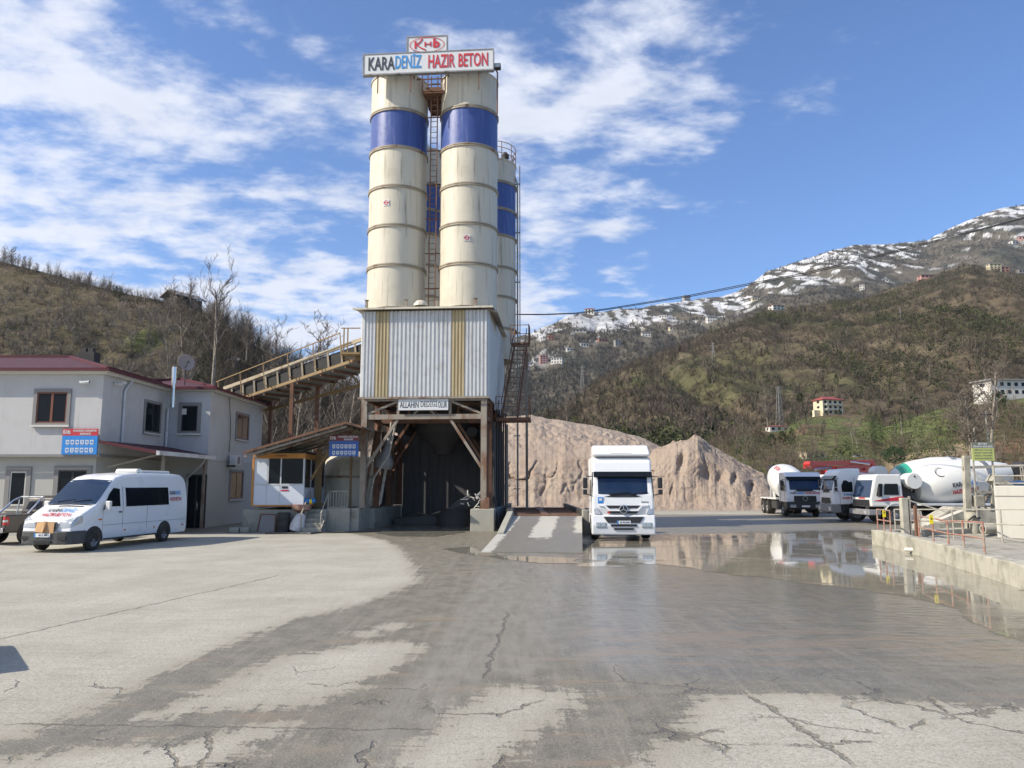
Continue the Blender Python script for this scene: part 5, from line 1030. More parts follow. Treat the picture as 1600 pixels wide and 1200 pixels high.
        wheel(t, s*.90, .98, .34, .21, s); wheel(t, s*.90, 5.0, .34, .21, s)
        ysf = lambda z: float(np.interp(z, [.62, .78, .98, 1.08, 1.25], [0, .02, .06, .18, .5])); b = MB(); vs = []
        for k in range(7):
            x = .40+.45*k/6; z1 = .96+.17*k/6; z0 = .79
            for q in range(4): z = z0+(z1-z0)*q/3; vs.append((s*x, ysf(z)-.018+.02*(k/6)**3, z))
        for k in range(1, 6):
            y = .02+.42*k/5
            for q in range(4): z = (.80+.14*k/5)+((1.13+.03*k/5)-(.80+.14*k/5))*q/3; vs.append((s*(hw(y, z)+.012), max(y, ysf(z)-.02), z))
        b.add(vs, [(4*k+q, 4*k+q+1, 4*k+q+5, 4*k+q+4) for k in range(11) for q in range(3)], True); b.build('headlight', K['lamp'], t)
        b = MB(); b.box(s*.985-.01, s*.985+.01, 1.18, 1.32, .98, 1.03); b.build('side_marker', K['amber'], t)
        for yy in (2.55, 4.3, 6.2): b = MB(); b.box(s*.97-.012, s*.97+.012, yy, yy+.1, .56, .61); b.build('side_marker', K['red' if yy > 6 else 'amber'], t)
    # bumper
    b = MB(); pts = [(-.985, .60), (-.97, .3), (-.90, .06), (-.78, -.06), (-.5, -.12), (0, -.15), (.5, -.12), (.78, -.06), (.90, .06), (.97, .3), (.985, .60)]
    pin = [(x*.88, y+.12) for x, y in pts]; poly = pts+pin[::-1]; b.prism(poly, 'z', .26, .68); bp = b.build('front_bumper', K['bumper'], t, .03)
    b = MB(); b.box(-.3, .3, -.165, -.14, .32, .40); b.box(-.78, -.5, -.12, -.08, .42, .52); b.box(.5, .78, -.12, -.08, .42, .52); b.build('lower_grille', K['black'], bp)
    b = MB(); b.box(-.38, .38, -.04, .03, .76, .98); gb = b.build('grille', K['trim'], t, .02); b = MB()
    for i in range(3): b.box(-.36, .36, -.055, -.04, .79+i*.065, .82+i*.065)
    b.build('slats', K['black'], gb)
    b = MB(); b.box(-.28, .28, -.172, -.158, .50, .62); pl_ = b.build('number_plate', K['plate'], t); text('61 FN 854' if 0 else '61 S 109', .085, K['ink'], pl_, face_cam((.03, -.176, .56)), .002, .002); MB().box(-.28, -.23, -.175, -.172, .50, .62).build('plate_band', K['signb'], pl_)
    # lettering on bonnet and side
    s_ = (P_(.7)-P_(.2))/.5; tilt = math.atan(s_)
    Mb = Matrix.Translation((.05, .46, P_(.46)+.045)) @ Matrix.Rotation(tilt, 4, 'X'); L_ = lambda s, x, y, w, k: text(s, .28, K[k], t, Mb @ Matrix.Translation((x, y, 0)), .002, .002, width=w, shear=.2)
    L_('KARA', -.26, .12, .48, 'ink'); L_('DENİZ', .26, .12, .50, 'inkb'); L_('HAZIR BETON', 0, -.17, 1.06, 'inkr')
    for s2, z_, y_, w_, k in (('KARA', 1.84, 5.52, .36, 'ink'), ('DENİZ', 1.84, 5.90, .38, 'inkb'), ('HAZIR BETON', 1.60, 5.72, .76, 'inkr')):
        tl = math.atan(.2*1.6/1.45*((z_-1.15)/1.45)**.6); M_ = Matrix.Translation((hw(5.6, z_)+.022, y_, z_)) @ Matrix.Rotation(-tl, 4, 'Y') @ Matrix.Rotation(pi/2, 4, 'Z') @ Matrix.Rotation(pi/2, 4, 'X'); text(s2, .20, K[k], t, M_, .002, .001, width=w_)
    b = MB(); b.box(-.55, .55, 4.0, 5.9, 2.57, 2.70); b.box(-.45, .45, 3.9, 4.2, 2.6, 2.76); b.build('roof_air_unit', K['white2'], t, .06); b = MB(); b.box(-.3, .3, 4.4, 5.2, 2.70, 2.715); b.build('roof_vent', K['trim'], t)
    b = MB(); b.box(-.8, .8, 6.58, 6.7, .35, .6); b.build('rear_bumper', K['trim'], t, .02)
    # seats / dash seen through the screen are hinted by the tinted glass
    t2 = thing('cardboard_sheet', 'flattened brown cardboard tucked over the grille of the white minibus', 'cardboard', (-15.04, 25.2, 0), R(-7.9)); b = MB()
    b.slab([(-.3, -.13, .66), (.0, -.17, .64), (.0, -.10, 1.0), (-.3, -.05, .96)], (0, -1, .1), .01); b.slab([(.0, -.17, .64), (.36, -.13, .62), (.33, -.06, .97), (.0, -.10, 1.0)], (0, -1, .1), .01); b.slab([(-.02, -.2, .68), (.08, -.28, .66), (.03, -.12, 1.04)], (1, -1, .1), .01); b.build('carton', K['card'], t2); MB().box(-.01, .01, -.185, -.182, .66, .98).build('tape', K['hcream'], t2)
    return t
van()
# ---------------- pickup
def pickup(name, label, loc, rz):
    t = thing(name, label, 'pickup', loc, rz)   # rear towards the camera: rear bumper y=0, front at y=5
    b = MB(); b.prism([(0.05, .45), (0, .62), (.02, 1.08), (1.75, 1.10), (1.8, .5), (1.55, .42), (1.4, .42)], 'x', -.88, .88); b.build('bed', K['olive'], t, .04)
    b = MB(); b.prism([(1.78, .4), (1.78, 1.10), (3.75, 1.08), (4.75, .98), (4.95, .80), (5.0, .45)], 'x', -.88, .88); b.build('body', K['olive'], t, .06)
    b = MB(); b.prism([(1.78, 1.1), (1.95, 1.66), (2.2, 1.74), (3.0, 1.74), (3.25, 1.66), (3.85, 1.08)], 'x', -.76, .76); b.v = [(x*(1.12 if z < 1.2 else .94), y, z) for x, y, z in b.v]; c = b.build('cab', K['olive'], t, .05)
    b = MB(); b.slab([(-.6, 1.83, 1.22), (.6, 1.83, 1.22), (.54, 1.92, 1.52), (-.54, 1.92, 1.52)], (0, -1, .3), .02); b.build('rear_window', K['glass'], c)
    for s in (-1, 1):
        b = MB(); b.slab([(s*.83, 2.05, 1.16), (s*.83, 3.55, 1.14), (s*.735, 3.15, 1.6), (s*.725, 2.15, 1.62)], (s, 0, .2), .015); b.build('side_window', K['glass'], c)
        b = MB(); b.box(min(s*.80, s*.9), max(s*.80, s*.9), -.03, .16, .72, 1.02); tl = b.build('tail_light', K['red'], t, .02); MB().box(min(s*.81, s*.905), max(s*.81, s*.905), -.035, .1, .83, .91).build('reverse_lens', K['lamp'], tl)
        wheel(t, s*.8, .95, .36, .24, s); wheel(t, s*.8, 4.1, .36, .24, s); b = MB(); b.lathe([(.44, 0), (.44, .02), (0, .02)], (s*.87, .95, .44), (s, 0, 0), 22); b.lathe([(.44, 0), (.44, .02), (0, .02)], (s*.87, 4.1, .44), (s, 0, 0), 22); b.each('wheel_arch', K['black'], t)
        b = MB(); b.box(min(s*.92, s*1.08), max(s*.92, s*1.08), 3.3, 3.42, 1.12, 1.28); b.build('mirror', K['chrome'], t, .02)
    b = MB(); b.path([(-.76, .9, 1.1), (-.7, 1.4, 1.58), (-.6, 1.62, 1.70), (.6, 1.62, 1.70), (.7, 1.4, 1.58), (.76, .9, 1.1)], .035, 8); b.path([(-.7, 1.55, 1.1), (-.66, 1.6, 1.66)], .03); b.path([(.7, 1.55, 1.1), (.66, 1.6, 1.66)], .03); b.build('roll_bar', K['chrome'], t)
    b = MB(); b.box(-.85, .85, -.16, .0, .44, .62); b.build('rear_bumper', K['chrome'], t, .03); b = MB(); b.box(-.72, .72, -.012, .0, .66, 1.04); b.build('tailgate', K['olive'], t, .01); MB().box(-.1, .1, -.03, -.012, .92, .98).build('handle', K['chrome'], t); MB().box(-.26, .26, -.02, -.013, .70, .82).build('number_plate', K['plate'], t)
    return t
pickup('pickup_truck', 'taupe pickup with a chrome roll bar parked behind the white minibus', (-18.95, 28.2, 0), R(-22))
# ---------------- truck cab with tilt (generic modern)
def chassis(t, y0, y1, z=.95, k='dark'):
    b = MB()
    for s in (-1, 1): b.box(s*.42-.06, s*.42+.06, y0, y1, z-.14, z+.12)
    for y in np.arange(y0+.3, y1, 1.1): b.box(-.36, .36, y, y+.1, z-.1, z+.08)
    b.build('chassis', K[k], t)
def mudguard(t, y, r, k='black', w=.5, x=1.0):
    for s in (-1, 1):
        b = MB(); n = 12
        prof = [(r*cos(a), r*sin(a)) for a in np.linspace(.1, pi-.1, n)]; poly = prof+[((r-.04)*cos(a), (r-.04)*sin(a)) for a in np.linspace(pi-.1, .1, n)]
        b.prism([(y+p, .5+q) for p, q in poly], 'x', s*x-w/2, s*x+w/2); b.build('mudguard', K[k], t)
def modern_cab(t, H=2.95, col='white', front='white', lower='white', W_=2.45, low=.42, star=True, letter=None, visor=True, dark_lower=False, yb=2.25):
    h = W_/2; kx = yb/2.25
    side = [(.10, .95), (.06, 1.25), (.10, 1.75), (.28, 2.45), (.42, H-.25), (.62, H-.04), (1.0, H), (yb, H), (yb, 1.0), (1.85*kx, .98)]
    b = MB(); b.prism(side, 'x', -h, h); b.v = [(x*(.965 if z > 2.3 else 1.0), y, z) for x, y, z in b.v]; cab = b.build('cab', K[col], t, .09, 3)
    b = MB(); b.prism([(.0, low), (-.04, .60), (.02, 1.0), (.5, 1.03), (.5, .98), (.55, low+.05), (.4, low)], 'x', -h-.01, h+.01); bp = b.build('front_bumper', K[lower], t, .07, 3)
    # windscreen with black surround
    def FP(x, z, e=.0):   # point on the sloping front
        y = float(np.interp(z, [1.25, 1.75, 2.45, H-.25], [.06, .10, .28, .42])); y += .05*(abs(x)/h)**3; return Vector((x, y-e, z))
    def fpanel(x0, x1, z0, z1, k, nm, e=.02, par=t, taper=0, bev=0):
        m = MB(); nx, nz = 6, 4; vs = []
        for i in range(nz+1):
            z = z0+(z1-z0)*i/nz
            for j in range(nx+1):
                x = x0+(x1-x0)*j/nx; x *= 1-taper*i/nz; vs.append(FP(x, z, e))
        m.add(vs, [(i*(nx+1)+j, i*(nx+1)+j+1, (i+1)*(nx+1)+j+1, (i+1)*(nx+1)+j) for i in range(nz) for j in range(nx)], True)
        nb = len(vs); m.add([v+Vector((0, .06, 0)) for v in vs], [(i*(nx+1)+j, (i+1)*(nx+1)+j, (i+1)*(nx+1)+j+1, i*(nx+1)+j+1) for i in range(nz) for j in range(nx)]); return m.build(nm, K[k], par)
    fpanel(-h+.0, h-.0, 1.68, 2.66, 'black', 'windscreen_surround', .014, cab, .03); ws = fpanel(-h+.09, h-.09, 1.80, 2.46, 'glassb', 'windscreen', .028, t, .03)
    b = MB(); b.bar(FP(-.5, 1.80, .05), FP(.25, 1.88, .05), .03, .02); b.bar(FP(.3, 1.80, .05), FP(.95, 1.88, .05), .03, .02); b.build('wiper', K['black'], ws)
    if visor: b = MB(); b.prism([(.16, 2.44), (.10, 2.48), (.28, 2.68), (.42, 2.66)], 'x', -h+.08, h-.08); b.build('sun_visor', K['glass'], t, .02)
    for s in (-1, 1):
        b = MB(); pl = [(.62, 1.72), (1.62*kx, 1.72), (1.62*kx, 2.40), (.74, 2.40), (.60, 2.1)]; vs = [(s*(h*(.965 if z > 2.3 else 1)+.012), y, z) for y, z in pl]; n = len(pl); b.add(vs+[(x-s*.04, y, z) for x, y, z in vs], [tuple(range(n)), tuple(range(n, 2*n))[::-1]]+[(i, (i+1) % n, n+(i+1) % n, n+i) for i in range(n)]); b.build('side_window', K['glass'], cab)
        b = MB(); b.box(s*h-.006, s*h+.006, 1.72*kx, 1.74*kx, 1.0, 2.5); b.box(s*h-.006, s*h+.006, .48, .50, 1.05, 1.7); b.box(min(s*h, s*(h+.03)), max(s*h, s*(h+.03)), 1.45*kx, 1.65*kx, 1.5, 1.55); b.build('door_gap', K['trim'], cab)
        b = MB(); b.box(min(s*(h+.16), s*(h+.34)), max(s*(h+.16), s*(h+.34)), .12, .26, 2.02, 2.44); mr = b.build('mirror', K['black'], t, .04); MB().box(min(s*(h+.18), s*(h+.34)), max(s*(h+.18), s*(h+.34)), .12, .26, 1.78, 1.98).build('mirror', K['black'], t, .03)
        b = MB(); b.path([(s*(h-.05), .45, 2.5), (s*(h+.2), .2, 2.47)], .02, 6); b.path([(s*(h-.03), .45, 1.74), (s*(h+.22), .2, 1.8)], .02, 6); b.build('mirror_arm', K['black'], mr)
        b = MB(); b.prism([(.45, .40), (.5, 1.0), (yb-.15, 1.02), (yb-.1, .62), (min(1.95, yb-.12), .6), (1.8, .92), (.95, .95), (.75, .62), (.72, .4)], 'x', min(s*(h-.25), s*(h-.0)), max(s*(h-.25), s*h)); b.build('step_panel', K['black' if dark_lower else lower], t, .02)
    return cab, bp, FP, fpanel, h
# ---------------- the white tractor
def tractor():
    t = thing('tractor_truck', 'white tractor truck with a roof deflector standing in the muddy puddle facing the camera', 'truck', (4.33, 30.2, 0), R(-2.0))
    cab, bp, FP, fpanel, h = modern_cab(t, 3.28, W_=2.42, low=.24)
    # grille wings
    def fbar(pts, w, e, k, nm, par=t, d=.05):
        b = MB(); b.prism([(p[0], p[1]) for p in pts], 'y', 0, d); b.v = [(x, y+float(np.interp(z, [.4, .6, 1.0, 1.25, 1.75], [.0, -.04, .02, .06, .10]))-e+.05*(abs(x)/h)**3, z) for x, y, z in b.v]; return b.build(nm, K[k], par, .0)
    gz = fbar([(-.72, 1.36), (.72, 1.36), (.62, 1.25), (-.62, 1.25)], 0, .02, 'black', 'grille'); fbar([(-.58, 1.14), (.58, 1.14), (.5, 1.05), (-.5, 1.05)], 0, .02, 'black', 'grille')
    fbar([(-.78, .93), (.78, .93), (.62, .70), (-.62, .70)], 0, .045, 'black', 'grille'); fbar([(-.98, 1.39), (-.72, 1.39), (-.52, 1.21), (.52, 1.21), (.72, 1.39), (.98, 1.39), (.95, 1.34), (.74, 1.33), (.56, 1.15), (-.56, 1.15), (-.74, 1.33), (-.95, 1.34)], 0, .06, 'white', 'grille_wing')
    b = MB(); b.lathe([(.17, 0), (.17, .03), (.145, .035), (.145, .02), (0, .02)], (0, -.015, 1.22), (0, -1, 0), 28); em = b.build('emblem', K['chrome'], t); MB().lathe([(.143, 0), (.143, .004), (0, .004)], (0, -.036, 1.22), (0, -1, 0), 24).build('emblem_disc', K['black'], em)
    b = MB()
    for k in range(3): a = pi/2+k*2*pi/3; b.bar((0, -.045, 1.22), (.14*cos(a), -.045, 1.22+.14*sin(a)), .025, .012, up=(0, 1, 0))
    b.build('emblem_star', K['chrome'], em)
    fbar([(-.42, .42), (.42, .42), (.36, .33), (-.36, .33)], 0, .02, 'black', 'lower_intake') if 0 else None
    b = MB(); b.box(-.5, .5, -.06, -.03, .56, .64); b.box(-.38, .38, -.055, -.02, .43, .50); b.build('lower_intake', K['black'], bp)
    for s in (-1, 1):
        b = MB(); b.box(min(s*.68, s*1.08), max(s*.68, s*1.08), -.06, -.02, .52, .72); hl = b.build('headlight', K['lamp'], t, .02); b = MB(); b.box(min(s*.72, s*.86), max(s*.72, s*.86), -.068, -.058, .56, .68); b.box(min(s*.9, s*1.04), max(s*.9, s*1.04), -.068, -.058, .56, .68); b.build('reflector', K['chrome'], hl)
        fbar([(s*.88, 1.02), (s*1.12, 1.02), (s*1.14, 1.3), (s*1.0, 1.28)], 0, .03, 'lamp', 'turn_lamp')
    b = MB(); b.box(-.26, .26, -.075, -.055, .66, .78); pl = b.build('number_plate', K['plate'], t); MB().box(-.26, -.21, -.08, -.075, .66, .78).build('plate_band', K['signb'], pl); text('61 FU 618', .085, K['ink'], pl, face_cam((.03, -.08, .72)), .002, .002)
    b = MB(); b.box(-.62, -.48, .02, .06, 1.06, 1.13); b.build('grille_badge', K['red'], t)
    b = MB(); q = FP(-.88, 1.56, .02); b.box(q.x-.1, q.x+.1, q.y-.02, q.y+.05, q.z-.12, q.z+.12); st = b.build('sticker', K['signb'], t); MB().box(q.x-.06, q.x+.06, q.y-.024, q.y-.02, q.z-.02, q.z+.08).build('sticker_mark', K['signw'], st)
    q = FP(.84, 1.50, .03); text('Actros', .1, K['ink'], t, face_cam(q), .002, .002)
    # roof deflector
    b = MB(); b.prism([(.50, 3.28), (.42, 3.36), (.80, 3.72), (1.0, 3.74), (1.9, 3.74), (1.9, 3.28)], 'x', -1.13, 1.13); b.v = [(x*(1.0 if z < 3.5 else .97), y, z) for x, y, z in b.v]; b.build('roof_deflector', K['white'], t, .07, 3)
    b = MB(); b.box(-.42, .42, .46, .52, 3.34, 3.42); b.build('light_bar', K['rust'], t, .01)
    b = MB(); b.prism([(.30, 3.2), (.26, 3.30), (.5, 3.32), (.6, 3.2)], 'x', -1.0, 1.0); b.build('deflector_seam', K['trim'], t) if 0 else None
    for s in (-1, 1): b = MB(); b.box(min(s*1.12, s*1.2), max(s*1.12, s*1.2), 1.9, 2.1, 2.5, 3.2); b.build('side_fairing', K['white2'], t, .03)
    b = MB(); b.path([(1.15, .9, 2.75), (1.3, .5, 2.7)], .025); b.box(1.12, 1.2, .8, .95, 2.72, 2.86); b.build('marker_lamp', K['amber'], t)
    b = MB(); b.slab([(-1.52, .9, 1.75), (-1.36, .7, 1.75), (-1.34, .7, 2.5), (-1.5, .9, 2.5)], (0, -1, 0), .06); b.build('folded_mirror', K['trim'], t, .04)
    chassis(t, 1.2, 6.2)
    for s in (-1, 1): wheel(t, s*1.02, 1.45, .5, .30, s, big=True); wheel(t, s*.93, 5.0, .5, .56, s, big=True); b = MB(); b.box(min(s*.6, s*1.15), max(s*.6, s*1.15), 2.6, 3.9, .5, 1.1); b.build('fuel_tank', K['dark'], t, .06)
    mudguard(t, 5.0, .62, w=.56, x=.92); b = MB(); b.lathe([(.5, 0), (.5, .06), (0, .06)], (0, 4.9, 1.12), n=20); b.box(-.5, .5, 4.2, 5.6, 1.06, 1.12); b.build('fifth_wheel', K['dark'], t)
    b = MB(); b.box(-1.1, 1.1, 2.4, 2.46, 1.1, 3.1); b.build('rear_panel', K['dark'], t) if 0 else None
    return t
tractor()
# ---------------- drum for mixers
def drum(t, y0, y1, z0, z1, R_, k1='white2', bands=(), par_name='mixer_drum', closed=True):
    """axis from (0,y0,z0) front low to (0,y1,z1) rear high"""
    o = Vector((0, y0, z0)); ax = Vector((0, y1-y0, z1-z0)); L = ax.length; ax.normalize()
    prof = [(0, 0), (R_*.30, .0), (R_*.62, L*.02), (R_*.86, L*.10), (R_*.97, L*.22), (R_, L*.30), (R_, L*.50), (R_*.88, L*.68), (R_*.62, L*.90), (R_*.48, L), (R_*.40, L), (R_*.38, L*.93)]
    b = MB(); b.lathe(prof, o, ax, 44); d = b.build(par_name, K[k1], t)
    hs = [p[1] for p in prof[:10]]; rs = [p[0] for p in prof[:10]]
    def rad(h): return float(np.interp(h, hs, rs))
    for h0, h1, k in bands:
        hh = sorted([h0, h1]+[h for h in hs if h0 < h < h1]); b = MB(); b.lathe([(rad(h)+.008, h) for h in hh], o, ax, 44); b.build('painted_band', K[k], d)
    b = MB(); b.lathe([(rad(L*.70), L*.68), (rad(L*.70)+.05, L*.69), (rad(L*.75)+.05, L*.75), (rad(L*.76), L*.76)], o, ax, 44); b.build('roller_ring', K['rim'], d)
    b = MB(); b.lathe([(.28, -.12), (.30, 0), (.2, .02)], o, ax, 16); b.build('drive_flange', K['dark'], d)
    return d, o, ax, L, rad
def drum_text(d, o, ax, rad, s, k, h, ang, side, size, width, flip=1):
    """text wrapped on the drum, reading along the axis; side=+1 means the +X side"""
    e2 = Vector((side, 0, 0)); e1 = ax.cross(e2)*1.0; e1 = e1 if e1.z > 0 else -e1
    cu = {}
    def wrap(p):
        hh = h+flip*p.x; r = rad(hh)+.015+p.z; a = ang+p.y/r
        return o+ax*hh+(e2*cos(a)+e1*sin(a))*r
    sc = {}
    return text(s, size, K[k], d, None, .003, .008, width=width, wrap=wrap)
def mixer_rear(t, yc, zt, k='white2'):
    b = MB(); b.prism([(yc-.2, zt-.1), (yc+.7, zt+.35), (yc+.8, zt+.2), (yc+.15, zt-.55)], 'x', -.5, .5); b.build('hopper', K['dark'], t, .03)
    b = MB(); b.prism([(yc-.3, zt-.9), (yc+.55, zt-1.3), (yc+.6, zt-1.15), (yc-.1, zt-.6)], 'x', -.3, .3); b.build('chute', K[k], t, .02)
    b = MB()
    for s in (-1, 1): b.bar((s*.42, yc-1.1, 1.1), (s*.42, yc-.2, zt-.6), .14); b.bar((s*.42, yc+.2, 1.0), (s*.42, yc-.2, zt-.6), .12)
    b.bar((-.42, yc-.2, zt-.6), (.42, yc-.2, zt-.6), .14); b.build('rear_pedestal', K[k], t)
    b = MB()
    for s in (-.25, .25): b.bar((1.0+s*.4, yc+.2, .8), (1.0+s*.4, yc+.1, zt+.1), .04)
    for i in range(7): b.bar((.9, yc+.2-.01*i, 1.0+i*.35), (1.1, yc+.2-.01*i, 1.0+i*.35), .03)
    b.build('ladder', K['grail'], t)
def letter_front(t, s, k, x, z, w, FP, size=.16): text(s, size, K[k], t, face_cam(FP(x, z, .035)), .002, .006, width=w)
# mixer A (left, facing camera)
def mixer_a():
    t = thing('mixer_lorry', 'white mixer lorry facing the camera with a round white drum, leftmost of the mixers', 'mixer lorry', (19.5, 51.6, 0), R(-6), 'mixer lorries of the yard')
    cab, bp, FP, fpanel, h = modern_cab(t, 2.98, W_=2.4, low=.5, lower='black', dark_lower=True)
    fpanel(-.72, .72, 1.02, 1.40, 'black', 'grille', .03); b = MB(); b.lathe([(.16, 0), (.16, .02), (.12, .02)], (0, .03, 1.22), (0, -1, 0), 20); b.build('emblem', K['rim'], t)
    letter_front(t, 'KARA', 'ink', -.72, 1.58, .42, FP); letter_front(t, 'DENİZ', 'inkb', -.26, 1.58, .44, FP); letter_front(t, 'HAZIR BETON', 'inkr', .52, 1.58, .98, FP)
    for s in (-1, 1): MB().box(min(s*.62, s*1.0), max(s*.62, s*1.0), -.06, -.03, .62, .82).build('headlight', K['lamp'], t, .01)
    MB().box(-.26, .26, -.06, -.045, .66, .77).build('number_plate', K['plate'], t)
    d, o, ax, L, rad = drum(t, 2.75, 7.9, 1.95, 2.95, 1.18)
    drum_text(d, o, ax, rad, 'BETON', 'inkr', 2.1, .95, -1, .42, 1.3, -1)
    chassis(t, 1.2, 8.6); mixer_rear(t, 8.0, 3.3)
    for s in (-1, 1):
        for y in (1.45, 6.1, 7.45): wheel(t, s*(1.0 if y < 2 else .93), y, .5, .3 if y < 2 else .56, s, big=True)
        b = MB(); b.box(min(s*.55, s*1.12), max(s*.55, s*1.12), 2.7, 4.9, .45, 1.0); b.build('tool_box', K['dark'], t, .04)
        b = MB(); b.box(min(s*.5, s*1.18), max(s*.5, s*1.18), 2.5, 8.3, 1.1, 1.2); b.build('side_deck', K['white2'], t)
    mudguard(t, 6.1, .64, w=.56, x=.92); mudguard(t, 7.45, .64, w=.56, x=.92)
    b = MB(); b.prism([(2.3, 1.2), (2.3, 3.0), (2.55, 2.5), (2.6, 1.2)], 'x', -.6, .6); b.build('drum_drive', K['dark'], t); b = MB(); b.tube((-1.05, 2.45, 2.3), (-.45, 2.45, 2.3), .2, n=14); b.build('air_filter', K['black'], t); return t
mixer_a()
# mixer C (white modern cab, faces left) with green and white drum
def mixer_c():
    t = thing('mixer_lorry', 'modern mixer lorry facing left with green and white drum, middle of the mixers', 'mixer lorry', (18.9, 46.9, 0), R(-94), 'mixer lorries of the yard')
    cab, bp, FP, fpanel, h = modern_cab(t, 3.1, W_=2.4, low=.5, lower='trim', dark_lower=True, yb=1.72)
    fpanel(-.8, .8, 1.05, 1.38, 'black', 'grille', .03)
    for s in (-1, 1): MB().box(min(s*.72, s*1.1), max(s*.72, s*1.1), -.06, -.02, .60, .86).build('headlight', K['lamp'], t, .02)
    for s in (-1, 1):
        M_ = Matrix.Translation((s*(h+.012), 1.1, 1.42)) @ Matrix.Rotation(s*pi/2, 4, 'Z') @ Matrix.Rotation(pi/2, 4, 'X'); text('KARADENİZ', .15, K['inkb'], t, M_ @ Matrix.Translation((0, .16, 0)), .002, .006, width=.8); text('HAZIR BETON', .15, K['inkr'], t, M_ @ Matrix.Translation((0, -.05, 0)), .002, .006, width=.95)
    b = MB(); b.tube((-.45, 3.2, 2.85), (.45, 3.2, 2.85), .42, n=24); tk = b.build('water_tank', K['white2'], t, .04); b = MB(); 
    for x in (-.3, .2): b.bar((x, 3.2, 3.25), (x, 3.2, 3.5), .03)
    b.bar((-.3, 3.2, 3.5), (.2, 3.2, 3.5), .03); b.build('tank_rail', K['yel'], tk)
    L0 = 5.1; d, o, ax, L, rad = drum(t, 4.0, 9.0, 2.15, 3.05, 1.2, 'white2', ((.35, .95, 'green'),))
    chassis(t, 1.2, 9.0); mixer_rear(t, 8.7, 3.35)
    for s in (-1, 1):
        for y in (1.45, 6.6, 7.95): wheel(t, s*(1.0 if y < 2 else .93), y, .52, .3 if y < 2 else .56, s, big=True)
        b = MB(); b.box(min(s*.5, s*1.18), max(s*.5, s*1.18), 2.5, 8.6, 1.1, 1.2); b.build('side_deck', K['trim'], t)
    mudguard(t, 1.45, .66, w=.34, x=1.06); mudguard(t, 6.6, .64, w=.56, x=.92); mudguard(t, 7.95, .64, w=.56, x=.92); return t
mixer_c()
